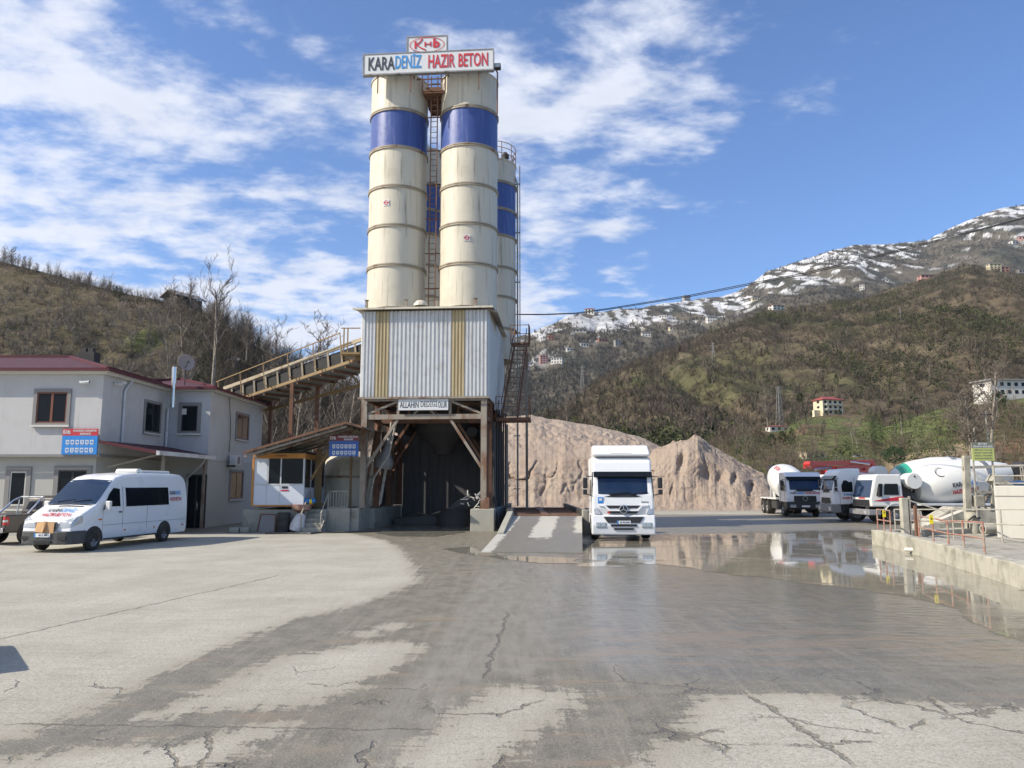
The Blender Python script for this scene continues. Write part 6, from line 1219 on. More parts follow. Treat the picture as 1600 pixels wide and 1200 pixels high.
# mixer D (older cab, faces left)
def mixer_d():
    t = thing('mixer_lorry', 'older mixer lorry with red striped light cab and big lettered grey white drum, nearest right', 'mixer lorry', (19.6, 43.6, 0), R(-90), 'mixer lorries of the yard')
    h = 1.2; H = 2.72; side = [(.02, .95), (.0, 1.35), (.22, 2.3), (.34, H-.06), (.5, H), (1.75, H), (1.8, .98), (.3, .95)]
    b = MB(); b.prism(side, 'x', -h, h); b.v = [(x*(.94 if z > 2.2 else 1), y, z) for x, y, z in b.v]; cab = b.build('cab', K['white2'], t, .08, 3)
    b = MB(); b.slab([(-1.05, .03, 1.45), (1.05, .03, 1.45), (1.0, .26, 2.4), (-1.0, .26, 2.4)], (0, -1, .2), .03); b.build('windscreen', K['glassb'], t)
    b = MB(); b.box(-1.0, 1.0, -.03, .03, .98, 1.33); b.build('grille', K['black'], t, .02)
    b = MB(); b.box(-1.24, 1.24, -.16, .12, .50, .80); b.box(-1.24, -1.0, .12, .5, .5, .8); b.box(1.0, 1.24, .12, .5, .5, .8); bp = b.build('front_bumper', K['rim'], t, .03); b = MB(); b.box(-.9, -.6, -.172, -.16, .56, .72); b.box(.6, .9, -.172, -.16, .56, .72); b.build('headlight', K['lamp'], bp)
    for s in (-1, 1):
        def sp(pl, k, nm, e=.012):
            b = MB(); n = len(pl); vs = [(s*(h*(.94 if z > 2.2 else 1)+e), y, z) for y, z in pl]; b.add(vs+[(x-s*.05, y, z) for x, y, z in vs], [tuple(range(n)), tuple(range(n, 2*n))[::-1]]+[(i, (i+1) % n, n+(i+1) % n, n+i) for i in range(n)]); return b.build(nm, K[k], cab)
        sp([(.32, 1.55), (.62, 1.50), (.68, 2.2), (.48, 2.2)], 'glass', 'quarter_window'); sp([(.74, 1.60), (1.55, 1.60), (1.5, 2.2), (.80, 2.2)], 'glass', 'door_window'); sp([(.15, 1.28), (.5, 1.25), (1.78, 1.28), (1.78, 1.52), (1.4, 1.48)], 'inkr', 'red_stripe', .008)
        MB().box(min(s*1.25, s*1.4), max(s*1.25, s*1.4), .35, .45, 1.5, 2.0).build('mirror', K['black'], t, .03)
        for y in (1.35, 5.9, 7.2): wheel(t, s*(1.0 if y < 2 else .93), y, .5, .3 if y < 2 else .56, s, big=True)
        b = MB(); b.box(min(s*.5, s*1.2), max(s*.5, s*1.2), 2.7, 8.0, 1.02, 1.14); b.build('side_deck', K['gutter'], t)
        M_ = Matrix.Translation((s*(h+.012), 1.1, 1.42)) @ Matrix.Rotation(s*pi/2, 4, 'Z') @ Matrix.Rotation(pi/2, 4, 'X')
    mudguard(t, 1.35, .66, 'white2', .36, 1.04); mudguard(t, 5.9, .64, w=.56, x=.92); mudguard(t, 7.2, .64, w=.56, x=.92)
    text('KARADENİZ', .14, K['inkr'], t, face_cam((.1, -.0, 1.40)), .002, .004, width=.8)
    b = MB(); b.box(-.7, .7, 1.95, 2.5, 1.15, 2.2); b.path([(-.5, 2.0, 2.2), (-.5, 2.2, 2.6), (.4, 2.2, 2.5)], .06, 8); b.build('drum_drive', K['dark'], t, .03)
    b = MB(); b.lathe([(0, 0), (.42, 0), (.44, .06), (.44, .8), (.42, .86), (0, .86)], (.35, 2.45, 2.35), (1, 0, 0), 26); tk = b.build('water_tank', K['white2'], t); b = MB(); b.lathe([(.05, 0), (.05, .03), (0, .03)], (1.21, 2.45, 2.6), (1, 0, 0), 10); b.build('tank_plug', K['dark'], tk)
    d, o, ax, L, rad = drum(t, 2.9, 8.3, 1.98, 2.78, 1.2)
    e = drum_text(d, o, ax, rad, 'KARA', 'ink', 1.95, -.10, 1, .34, .66); drum_text(d, o, ax, rad, 'DENİZ', 'inkb', 2.67, -.10, 1, .34, .72); drum_text(d, o, ax, rad, 'HAZIR BETON', 'inkr', 2.35, -.44, 1, .34, 1.44)
    b = MB(); b.lathe([(.30, 0), (.30, .02), (.275, .03), (.275, .01)], o+ax*1.15+Vector((.93, 0, .68))*1.0, Vector((.86, 0, .55)), 20); b.build('hatch_ring', K['dark'], d)
    chassis(t, 1.2, 8.6); mixer_rear(t, 8.4, 3.1); return t
mixer_d()
# boom pump
def pump():
    t = thing('boom_pump_lorry', 'concrete pump lorry with a folded bright red boom standing behind the mixer lorries', 'pump lorry', (22.3, 58.8, 0), R(-62))
    cab, bp, FP, fpanel, h = modern_cab(t, 2.9, W_=2.4, low=.5, lower='black', dark_lower=True)
    chassis(t, 1.2, 9.2)
    for s in (-1, 1):
        for y in (1.45, 6.4, 7.75): wheel(t, s*(1.0 if y < 2 else .93), y, .5, .3 if y < 2 else .56, s, big=True)
        b = MB(); b.bar((s*.9, 3.2, 1.3), (s*1.05, 4.8, 1.2), .3, .35); b.bar((s*1.05, 4.8, 1.2), (s*1.1, 4.8, .3), .2); b.build('outrigger', K['redp'], t)
    b = MB(); b.lathe([(.55, 1.1), (.5, 1.9), (.4, 2.6), (.3, 2.9)], (0, 3.4, 0), n=18); b.build('slewing_pedestal', K['redp'], t)
    b = MB(); b.box(-1.1, 1.1, 2.9, 8.6, 1.1, 1.55); b.build('deck', K['redp'], t, .03); b = MB(); b.prism([(8.4, .9), (9.3, 1.1), (9.4, 1.7), (8.2, 1.7)], 'x', -.7, .7); b.build('hopper', K['dark'], t)
    for i, (y0, z0, y1, z1, w, x) in enumerate(((3.3, 3.3, 7.6, 3.75, .46, 0), (7.6, 3.95, .3, 3.7, .36, .1), (.3, 3.5, 7.0, 3.4, .30, -.28), (6.8, 3.15, 1.8, 3.1, .26, .3))):
        b = MB(); b.bar((x, y0, z0), (x, y1, z1), w, w*.9); s_ = b.build('boom_section', K['redp'], t, .02); b = MB(); b.tube((x-.3, y1, z1-.02), (x+.3, y1, z1-.02), w*.62, n=14); b.build('boom_joint', K['redp'], s_); b = MB(); b.tube((x+.3, y0+(y1-y0)*.1, z0-.2), (x+.3, y0+(y1-y0)*.4, z0-.05), .08, n=8); b.build('ram', K['chrome'], s_)
    return t
pump()
# ================================================================ RAMP AND WEIGHBRIDGE
rp = thing('weighbridge_ramp', 'concrete ramp with dark wheel tracks rising to the weighbridge left of the white tractor', 'ramp', (1, 26, 0), world=True)
ra, rb, rc, rd = gr(748, 862), gr(912, 872), at(912, 803, 34.5), at(800, 803, 34.5)
RZ = .78; rc = Vector((3.15, 34.5, RZ)); rd = Vector((.05, 34.5, RZ)); ra = Vector((-1.0, 25.4, .01)); rb = Vector((2.25, 25.0, .01)); rc.x = 3.1
def ramp_mat():
    t = NT('ramp_concrete'); o = t.tc.outputs['Object']; sp = t.n.new('ShaderNodeSeparateXYZ'); t.l.new(o, sp.inputs[0]); mid = t.noise(2.5, 7, .65, o); fine = t.noise(35, 4, .7, o)
    # coordinates across the ramp: 0 left .. 1 right
    yy = t.math('DIVIDE', sp.outputs[1], 9.0); xl = t.math('ADD', -2.0, t.math('MULTIPLY', yy, 1.05)); xr = t.math('ADD', 1.2, t.math('MULTIPLY', yy, .9)); f = t.math('DIVIDE', t.math('SUBTRACT', sp.outputs[0], xl), t.math('SUBTRACT', xr, xl))
    f = t.math('ADD', f, t.math('MULTIPLY', t.math('SUBTRACT', mid, .5), .22))
    def band(a, b_): return t.math('MULTIPLY', t.rng(f, a-.015, a+.015), t.rng(f, b_-.015, b_+.015, 1, 0))
    lo = t.rng(t.math('ADD', yy, t.math('MULTIPLY', t.math('SUBTRACT', mid, .5), .3)), .22, .27)
    dr = t.math('MAXIMUM', t.math('MULTIPLY', band(.42, .68), lo), t.math('MAXIMUM', t.math('MULTIPLY', band(.93, 1.3), t.rng(yy, .35, .4)), band(-.3, .13)))
    c = t.mix(dr, t.mix(mid, (.13, .12, .10), (.21, .195, .165)), t.mix(mid, (.36, .35, .31), (.44, .43, .39))); c = t.mix(t.rng(fine, .55, .75, 0, .4), c, (.2, .18, .15))
    t.put(t.b.inputs['Base Color'], c); t.put(t.b.inputs['Roughness'], t.mix(dr, (.5,)*3, (.9,)*3)); t.bump(fine, .3, .01); return t.m
b = MB(); lowz = -.1; b.add([(ra.x, ra.y, .015), (rb.x, rb.y, .015), tuple(rc), tuple(rd), (ra.x, ra.y, lowz), (rb.x, rb.y, lowz), (rc.x, rc.y, lowz), (rd.x, rd.y, lowz)], [(0, 1, 2, 3), (4, 7, 6, 5), (0, 4, 5, 1), (1, 5, 6, 2), (2, 6, 7, 3), (3, 7, 4, 0)]); b.build('ramp_slab', ramp_mat(), rp)
b = MB(); b.add([(-.55, 29.2, .4), (-.30, 29.2, .4), (.05, 34.4, 1.0), (-.2, 34.4, 1.0), (-.55, 29.2, -.05), (-.30, 29.2, -.05), (.05, 34.4, -.05), (-.2, 34.4, -.05)], [(0, 1, 2, 3), (4, 7, 6, 5), (0, 4, 5, 1), (1, 5, 6, 2), (2, 6, 7, 3), (3, 7, 4, 0)]); b.build('kerb', K['concrete'], rp, .02)
wb = thing('weighbridge', 'flat steel weighbridge deck with raised side rails at the top of the ramp', 'weighbridge', (1.6, 34.6, 0), world=True)
b = MB(); b.box(.0, 3.15, 34.55, 48, .2, .76); b.build('deck', K['steel'], wb)
b = MB(); b.box(-.25, -.02, 34.5, 48, .2, 1.02); b.box(3.17, 3.37, 34.5, 48, .2, 1.0); b.build('side_rail', K['dark'], wb, .02); b = MB(); b.box(3.12, 3.42, 34.3, 34.8, 0, 1.05); b.build('corner_post', K['concrete'], wb, .02)
b = MB()
for i in range(9): b.box(.1, 3.1, 35+i*1.4, 35.12+i*1.4, .762, .80)
b.box(1.4, 1.7, 34.9, 47, .765, .82); b.build('deck_ribs', K['rust'], wb)
# ================================================================ RIGHT CORNER: WASHING BASIN
A0 = gr(1370, 851); A1 = gr(1436, 868); A2 = gr(1600, 921); A3 = A2+(A2-A1)*.8; A0.z = A1.z = A2.z = A3.z = 0
bw = thing('basin_wall', 'low cement splashed concrete basin wall running along the right edge of the puddle', 'wall', A1, world=True)
def wallseg(p, q, h, th, nm='wall_section', e=0.0):
    d = (q-p).normalized(); n = Vector((d.y, -d.x, 0)); n = n if n.x < 0 or n.y < 0 else -n; n = -n if n.dot(Vector((1, 1, 0))) < 0 else n
    m = MB(); k = max(int((q-p).length/.35), 1); vs = []
    for i in range(k+1):
        c = p.lerp(q, i/k); hh = h+.03*fbm(np.array([c.x*1.1]), np.array([c.y*1.1]), 3, 5)[0]; w = .03*fbm(np.array([c.x*1.7]), np.array([c.y*1.7+9]), 3, 5)[0]
        vs += [c-n*w+Vector((0, 0, -.1)), c-n*w+Vector((0, 0, hh)), c+n*th+Vector((0, 0, hh+.02)), c+n*th+Vector((0, 0, -.1))]
    m.add(vs, [(4*i+a, 4*i+(a+1) % 4, 4*i+4+(a+1) % 4, 4*i+4+a) for i in range(k) for a in range(4)]+[(0, 1, 2, 3), (4*k+3, 4*k+2, 4*k+1, 4*k)]); return m.build(nm, K['bwall'], bw, .02)
K['bwall'] = mat('splashed_basin_concrete', (.42, .40, .33), .85, dirt=(.22, .21, .165), dth=(.42, .68), streak=(.30, .28, .22), sth=(.5, .75), bump=.35, bscale=14)
wallseg(A0, A1, .52, .3); wallseg(A1+Vector((.0, -.02, 0)), A3, .50, .34); A0b = A0+Vector((6, 1.8, 0)); wallseg(A0+Vector((.05, .02, 0)), A0b, .5, .3)
q = A0.lerp(A1, .75); MB().path([q+Vector((-.25, -.35, .12)), q+Vector((.5, -.9, .16)), q+Vector((1.1, -1.5, .1))], .06, 8).build('outlet_pipe', K['hwhite'], bw)
# fill behind wall
m_mud = mat('dried_cement_mud', (.33, .31, .26), .95, dirt=(.20, .19, .15), dth=(.45, .7), dscale=1.2, bump=.6, bscale=8)
nx, ny = 60, 50; bx = np.linspace(0, 1, nx); by = np.linspace(0, 1, ny); BX, BY = np.meshgrid(bx, by, indexing='ij'); base = np.array([A0.lerp(A3, f_)[:2] for f_ in bx]); inn = np.array([(A0.x+.28, A0.y+.1)])
X_ = base[:, 0][:, None]+BY*(np.interp(bx, [0, 1], [6, 16]))[:, None]+.3; Y_ = base[:, 1][:, None]+BY*np.interp(bx, [0, 1], [1.8, 6])[:, None]+.02; Z_ = .30+.10*fbm(X_*.6, Y_*.6, 5, 9)+.05*fbm(X_*3, Y_*3, 3, 10)
idx = np.arange(nx*ny).reshape(nx, ny); o = mesh_np('basin_mud', np.stack([X_, Y_, Z_], -1).reshape(-1, 3), np.stack([idx[:-1, :-1], idx[1:, :-1], idx[1:, 1:], idx[:-1, 1:]], -1).reshape(-1, 4), m_mud, True); tag(o, kind='structure')
def wp(px, z=.53):   # point on the wall top line seen at px
    best = None
    for i in range(400):
        f_ = i/399; p = A0.lerp(A1, f_*2) if f_ < .5 else A1.lerp(A3, f_*2-1); p = p+Vector((.12, .1, z)); e = abs(proj(*p)[0]-px)
        if best is None or e < best[0]: best = (e, p)
    return best[1]
def railing(name, label, pts, h, k, mids=(.5,), r=.025, hs=None):
    t = thing(name, label, 'railing', pts[0], world=True); b = MB(); hs = hs or [h]*len(pts)
    for p, hh in zip(pts, hs): b.tube(p-Vector((0, 0, .1)), p+Vector((0, 0, hh)), r, n=6)
    b.each('post', K[k], t); b = MB()
    for f_ in (1,)+tuple(mids): b.path([p+Vector((0, 0, hh*f_)) for p, hh in zip(pts, hs)], r*.9, 6)
    b.build('rail', K[k], t); return t
railing('red_railing', 'short faded red railing with a yellow tag at the far left corner of the basin', [wp(1372), wp(1382), wp(1392)], .74, 'redrail')
railing('red_railing', 'longer faded red railing with a yellow tag along the basin wall', [wp(x)+Vector((.1, .05, -.05)) for x in (1433, 1455, 1478, 1503, 1534)], .66, 'redrail', hs=[.72, .70, .68, .74, .78])
def ytag(px, z, lab):
    p = wp(px)+Vector((0, -.05, z)); t = thing('yellow_tag', lab, 'tag', p); MB().box(-.055, .055, -.008, .008, -.13, .13).build('plate', K['yellow'], t); MB().box(-.01, .01, .008, .03, -.08, .08).build('clip', K['dark'], t); MB().lathe([(.025, 0), (.025, .003), (0, .003)], (0, -.008, .02), (0, -1, 0), 10).build('mark', K['ink'], t)
ytag(1382, .62, 'small yellow tag hung on the short red railing'); ytag(1456, .62, 'small yellow tag hung on the longer red railing')
gp = [at(x, 0, 1)*0+Vector((at(x, 790, Y).x, Y, .3)) for x, Y in ((1397, 30.5), (1436, 29.0), (1487, 27.8), (1562, 25.5), (1640, 24.0))]
t = railing('grey_railing', 'long cement splashed grey railing with two rails behind the basin wall', gp, 1.0, 'grail', (.55,), .028, hs=[at(1400, 796, p.y).z-.3 for p in gp])
t = thing('gate_post', 'tall splashed concrete post beside a dark steel post on the basin wall', 'post', (at(1415, 830, 28.2).x, 28.2, .3), world=True); x0 = at(1410, 800, 28.2).x; MB().box(x0, x0+.24, 28.2, 28.42, .2, at(1410, 778, 28.2).z).build('concrete_post', K['bwall'], t, .02); MB().box(x0+.40, x0+.48, 28.1, 28.2, .2, at(1430, 790, 28.2).z).build('steel_post', K['rust'], t); b = MB(); b.bar((x0+.3, 28.25, .2), (x0+.3, 28.25, 1.75), .06); b.bar((x0+.3, 28.25, 1.6), (x0+1.4, 27.9, 1.2), .04); b.bar((x0+.3, 28.25, .9), (x0+1.3, 27.9, .8), .04); b.build('brace', K['grail'], t)
# sloped concrete heap, block, pipes
def atx(px, Y): return at(px, 760, Y).x
t = thing('concrete_ramp_block', 'grey sloping concrete slab heap between the railings and the mixer lorry', 'concrete slab', (atx(1500, 34), 34, 0), world=True)
Yh = 33.0; pr = [(atx(1425, Yh), .2), (atx(1440, Yh), at(1440, 820, Yh).z), (atx(1490, Yh), at(1490, 792, Yh).z), (atx(1570, Yh), at(1570, 793, Yh).z), (atx(1575, Yh), .2)]; MB().prism(pr, 'y', Yh, Yh+1.0).build('slab', K['bwall'], t, .05); b = MB(); b.prism([(atx(1340, 34), .02), (atx(1425, Yh), .75), (atx(1425, Yh), .02)], 'y', 33.4, 35) if 0 else None
b = MB(); b.bar((atx(1443, 32), 32, .55), (atx(1520, 31), 31, 1.35), .1); b.build('leaning_plank', K['hwhite'], t)
t = thing('standing_pipe', 'stubby upright concrete pipe with a curved hose behind the railing', 'pipe', (atx(1515, 30), 30, .2), world=True); cx = atx(1515, 30); MB().lathe([(.26, .1), (.26, 1.05), (.3, 1.08), (.3, 1.14), (.2, 1.14), (.2, .9)], (cx, 30, .1), n=22).build('pipe', K['bwall'], t); MB().path([(cx-.3, 29.8, .4), (cx-.3, 29.75, .8), (cx-.1, 29.7, .98), (cx+.15, 29.72, .9)], .035, 8).build('hose', K['dark'], t)
t = thing('short_pipe', 'short grey pipe length lying on its side beside the standing pipe', 'pipe', (atx(1545, 29), 29, .38)); MB().lathe([(.13, 0), (.17, 0), (.17, .7), (.13, .7), (.13, 0)], (-.35, 0, .15), (1, .15, 0), 20).build('pipe', K['bwall'], t); MB().lathe([(.128, .08), (0, .08)], (-.35, 0, .15), (1, .15, 0), 14).build('inner', K['dark'], t)
K['bwall2'] = mat('smooth_tank_concrete', (.52, .50, .44), .85, var=.05, streak=(.42, .40, .34), sth=(.5, .85), bump=.15, bscale=20); Yc = 27.0; bt = thing('block_wall', 'large smooth pale concrete tank wall at the right edge of the frame', 'wall', (atx(1580, Yc), Yc, 0), world=True); tw0 = Vector((atx(1553, Yc), Yc, 0)); tw1 = tw0+Vector((5.2, -2.9, 0)); MB().slab([tw0+Vector((0, 0, -.1)), tw1+Vector((0, 0, -.1)), tw1+Vector((0, 0, at(1580, 759, Yc).z)), tw0+Vector((0, 0, at(1580, 759, Yc).z))], Vector((2.9, 5.2, 0)), .35).build('tank_wall', K['bwall2'], bt, .03)
b = MB(); zt_ = at(1580, 759, Yc).z; b.slab([tw0+Vector((0, 0, zt_-.37)), tw1+Vector((0, 0, zt_-.37)), tw1+Vector((0, 0, zt_-.34)), tw0+Vector((0, 0, zt_-.34))], Vector((-2.9, -5.2, 0)), .012); b.build('formwork_line', K['trim'], bt)
t = railing('tank_railing', 'pale splashed railing standing on top of the large concrete tank wall', [tw0.lerp(tw1, f_)+Vector((.1, .1, zt_)) for f_ in (0, .17, .42, .7, 1)], at(1560, 728, Yc).z-zt_, 'grail', (.5, .12), .03)
t = thing('washing_frame', 'splashed steel frame with hanging hoses beside the concrete tank', 'steel frame', (atx(1530, 29), 29, .2), world=True)
def q3(x, y, Y=29): return at(x, y, Y)
b = MB(); b.bar(q3(1512, 800), q3(1509, 712), .22, .18); b.bar(q3(1551, 800), q3(1552, 740), .1); b.build('upright', K['bwall'], t); b = MB(); b.bar(q3(1503, 731), q3(1600, 727), .1); b.bar(q3(1513, 769), q3(1552, 769), .09); b.bar(q3(1521, 762), q3(1530, 795), .06); b.bar(q3(1524, 762), q3(1541, 795), .06); b.build('cross_bar', K['grail'], t)
b = MB(); 
for dx in (0, .06, .12): b.path([q3(1519, 738)+Vector((dx, -.1, 0)), q3(1524, 748)+Vector((dx, -.1, -.1)), q3(1536, 752)+Vector((dx, -.1, -.05)), q3(1548, 748)+Vector((dx, -.1, 0))], .022, 6)
b.build('hose', K['gutter'], t)
b = MB(); b.bar(q3(1548, 746, 28.2), q3(1582, 768, 28.2), .42, .3); b.build('feed_chute', K['bwall'], t); MB().box(q3(1520, 776).x, q3(1534, 776).x, 28.8, 29.2, q3(1520, 792).z, q3(1520, 774).z).build('control_box', K['bwall'], t, .03)
t = thing('dark_tank', 'small dark blue tank lid showing behind the tank railing', 'tank', (atx(1592, 34), 34, .2)); zz = at(1592, 765, 34).z-.2; MB().lathe([(.75, 0), (.75, zz), (.55, zz+.3), (0, zz+.42)], n=22).build('shell', K['glassb'], t); MB().lathe([(.78, zz-.1), (.78, zz)], n=22).build('rim', K['dark'], t)
# information sign
Ys = 28.0; p0, p1 = at(1520, 720, Ys), at(1552, 691, Ys); t = thing('information_sign', 'yellow green information board with a grey header above the washing frame', 'sign', ((p0.x+p1.x)/2, Ys, p0.z)); w = p1.x-p0.x; hh = p1.z-p0.z
MB().box(-w/2, w/2, 0, .03, 0, hh*.68).build('panel', K['infog'], t); hd = MB().box(-w/2, w/2, 0, .03, hh*.681, hh).build('header', K['infod'], t); text('BETON', hh*.14, K['signw'], t, face_cam((0, -.004, hh*.91)), .002, .002); text('YIKAMA BÖLGESİ', hh*.14, K['signw'], t, face_cam((0, -.004, hh*.76)), .002, .002, width=w*.9)
for i, s in enumerate(('DİKKAT YAVAŞ', 'KASK TAKINIZ', 'ARAÇ YIKAMA', 'SAHASIDIR')): text(s, hh*.10, K['infod'], t, face_cam((0, -.004, hh*(.58-i*.15))), .002, .001, width=w*.82)
b = MB(); b.bar((-w/2+.05, .06, -(p0.z-1.0)), (-w/2+.05, .06, hh), .05); b.bar((w/2-.05, .06, -.9), (w/2-.05, .06, hh), .05); b.build('post', K['grail'], t)
# ================================================================ TREES
def tree_proto(name, seed, h, label, trunk_r=.16, spread=.55, lean=(0, 0), levels=4, first=.35, bark='bark', nb=9, twr=1.0):
    rd = random.Random(seed); t = thing(name, label, 'tree'); tb = MB(); tw = MB()
    def grow(p, d, L, r, lv):
        n = 4 if lv == 0 else 3; q = p; dd = d
        for i in range(n):
            nd = (dd+Vector((rd.uniform(-1, 1), rd.uniform(-1, 1), rd.uniform(-.3, .6)))*(.07 if lv == 0 else .20)).normalized(); e = q+nd*L/n; r1 = r*(1-.6*i/n); r2 = r*(1-.6*(i+1)/n)
            (tb if lv < 2 else tw).tube(q, e, r1, r2, n=7 if lv < 1 else (4 if lv < 3 else 3), cap=False)
            if lv < levels:
                k = (nb if lv == 0 else 4) ; 
                for j in range(k):
                    f = rd.random(); tpos = (i+f)/n
                    if lv == 0 and tpos < first: continue
                    if j % n != i % n and lv > 0: continue
                    a = rd.uniform(0, 2*pi); perp = Vector((cos(a), sin(a), 0)); bd = (nd*(1.0-spread*.3)+perp*spread*rd.uniform(.7, 1.3)+Vector((0, 0, .25))).normalized()
                    grow(q.lerp(e, f), bd, L*(.42 if lv == 0 else .6)*rd.uniform(.6, 1.15)*(1.15-.5*tpos if lv == 0 else 1), max(r2*.55, .018*twr), lv+1)
            q = e; dd = nd
    grow(Vector((0, 0, 0)), Vector((lean[0], lean[1], 1)).normalized(), h*.8, trunk_r, 0)
    tb.build('trunk', K[bark], t); tw.build('crown', K['twig'], t); return t
T1 = ('tree_a', 3, 13); NPROT = {}
def place(proto, name, label, loc, sc, rz, group=None):
    if proto not in NPROT: NPROT[proto] = 1; o = PROT[proto]
    else: o = copy_tree(PROT[proto])
    o.location = loc; o.scale = (sc,)*3; o.rotation_euler = (0, 0, rz); o['label'] = label
    if group: o['group'] = group
    return o
PROT = {
 'tall': tree_proto('bare_tree', 11, 13, 'x', .17, .6, (.02, 0), 4, .42, nb=4),
 'round': tree_proto('bare_tree', 5, 9, 'x', .14, .8, (0, 0), 4, .22, nb=5),
 'forked': tree_proto('bare_tree', 23, 10, 'x', .14, .75, (-.15, 0), 4, .15, nb=4),
 'thin': tree_proto('sapling', 8, 8, 'x', .08, .6, (0, 0), 3, .3, nb=4, bark='bark'),
 'shrubby': tree_proto('bare_tree', 41, 6, 'x', .1, .9, (0, 0), 4, .05, nb=6),
}
HH = {'tall': 13, 'round': 9, 'forked': 10, 'thin': 8, 'shrubby': 6}
def tr(kind, px, pyb, pyt, Y, label, rz=0, group=None, hl=None):
    p = at(px, pyb, Y) if hl is None else onhill(hl, px, pyb)
    if hl is not None: Y = p.y
    top = at(px, pyt, Y); p = at(px, pyb, Y) if hl is None else p
    return place(kind, '', label, p-Vector((0, 0, .3)), (top.z-p.z)/HH[kind]*1.0, rz, group)
G1 = 'bare trees behind the office'
tr('tall', 330, 640, 408, 62, 'tallest leafless tree rising behind the office roof between the flue and the conveyor', .4, G1)
tr('forked', 292, 640, 440, 64, 'leafless leaning tree just right of the satellite dish', 1.2, G1)
tr('thin', 266, 640, 478, 60, 'slender pale trunked tree directly behind the satellite dish', 2, G1)
tr('round', 385, 560, 488, 100, 'small round leafless tree on the ridge right of the tallest tree', .3, G1)
tr('round', 298, 475, 428, 118, 'leafless tree on the ridge just right of the hilltop shed', 2.3, G1)
tr('forked', 262, 500, 440, 112, 'dark leafless tree standing in front of the hilltop shed', 4.0, G1)
tr('round', 498, 650, 492, 75, 'bushy topped leafless tree above the middle of the conveyor', 1.0, G1)
tr('round', 425, 640, 500, 90, 'leafless tree on the skyline just above the lower conveyor handrail', 5, G1)
tr('thin', 427, 740, 560, 55, 'pale thin trunk directly right of the office rear wing', .5, G1)
tr('thin', 457, 745, 545, 54, 'pale thin trunk standing over the middle of the kiosk awning', 3.5, G1)
tr('thin', 485, 745, 560, 56, 'pale thin trunk over the right half of the kiosk awning', 5.2, G1)
tr('thin', 532, 740, 575, 58, 'thin bare tree close to the left side of the plant', 1.5, G1)
tr('forked', 545, 700, 560, 80, 'leafless tree half hidden behind the upper conveyor', 2.5, G1)
tr('thin', 116, 500, 448, 100, 'lone leaning sapling on the open left hillside', 1.1, 'saplings on the left hillside', H1)
tr('thin', 102, 480, 436, 100, 'sapling just below the ridge on the open left hillside', 2.1, 'saplings on the left hillside', H1)
rr = random.Random(9)
for i in range(16):
    px = (6, 18, 28, 36, 46, 58, 75, 95, 110, 140, 162, 172, 215, 340, 355, 372)[i]; y0 = float(lerp_tab([(0, 408), (60, 422), (150, 447), (230, 466), (290, 475), (340, 498), (390, 535)], px)); p, _ = hpt(H1, np.array([float(px)]), np.array([.99])); p = Vector([float(v) for v in p[0]])
    hpx = rr.choice([18, 24, 30, 14]) if i > 4 else rr.choice([26, 32, 24]); sc = hpx/1200*p.y/HH['shrubby' if i % 2 else 'round']
    place('shrubby' if i % 2 else 'round', '', 'small leafless tree on the crest of the left hill against the sky', p-Vector((0, 0, .2)), sc, rr.uniform(0, 6), 'small trees on the crest of the left hill')
# right side trees
tr('shrubby', 1517, 712, 590, 60, 'large spreading leafless tree behind the information board', .2, 'bare trees on the right', None)
tr('forked', 1548, 700, 545, 70, 'tall thin leafless tree at the right above the information board', 3.2, 'bare trees on the right', None)
tr('round', 886, 660, 612, 105, 'brownish leafless tree standing behind the crest of the broad sand heap', 1.2, 'bare trees on the right')
for i, (px, pb, pt) in enumerate(((1330, 695, 640), (1337, 700, 645), (1200, 640, 600), (1440, 600, 560), (1300, 730, 700), (1285, 733, 706), (1312, 735, 704), (1150, 715, 690))):
    tr(('thin', 'thin', 'round', 'thin', 'thin', 'thin', 'thin', 'round')[i], px, pb, pt, 120, ('thin bare tree left of a pair below the white villa', 'thin bare tree right of a pair below the white villa', 'round bare tree on the slope left of the white villa', 'thin bare tree high on the slope right of the white villa', 'bare sapling in front of the low cream house', 'bare sapling at the left front of the low cream house', 'bare sapling at the right of the low cream house', 'round bare tree left of the peaked sand heap foot')[i], i, 'bare trees on the right', H4 if pb > 630 else H2)
def evergreen(px, pyb, pyt, wpx, Y, label, kind='evergreen_bush', con=.2, n=900, col=(.03, .045, .018), hl=None, name='evergreen_tree'):
    p = onhill(hl, px, pyb) if hl else at(px, pyb, Y); Y = p.y; top = at(px, pyt, Y).z; h = top-p.z; r = wpx/1200*Y/2
    t = thing(name, label, 'tree', p); MB().tube((0, 0, -.3), (0, 0, h*.7), max(h*.03, .05), h*.01, 7).build('trunk', K['bark'], t)
    leaves('crown', np.array([[0., 0, h*.06]]), np.array([h*.92]), np.array([r]), np.array([col]), n, .045 if n > 500 else .09, int(px), conical=con, parent=t, stuff=False); return t
evergreen(1397, 727, 696, 40, 70, 'rounded dark evergreen bush directly above the green and white mixer drum', n=2500, col=(.035, .06, .03))
evergreen(184, 470, 444, 17, 0, 'single dark evergreen on the crest of the left hill', hl=H1, n=900)
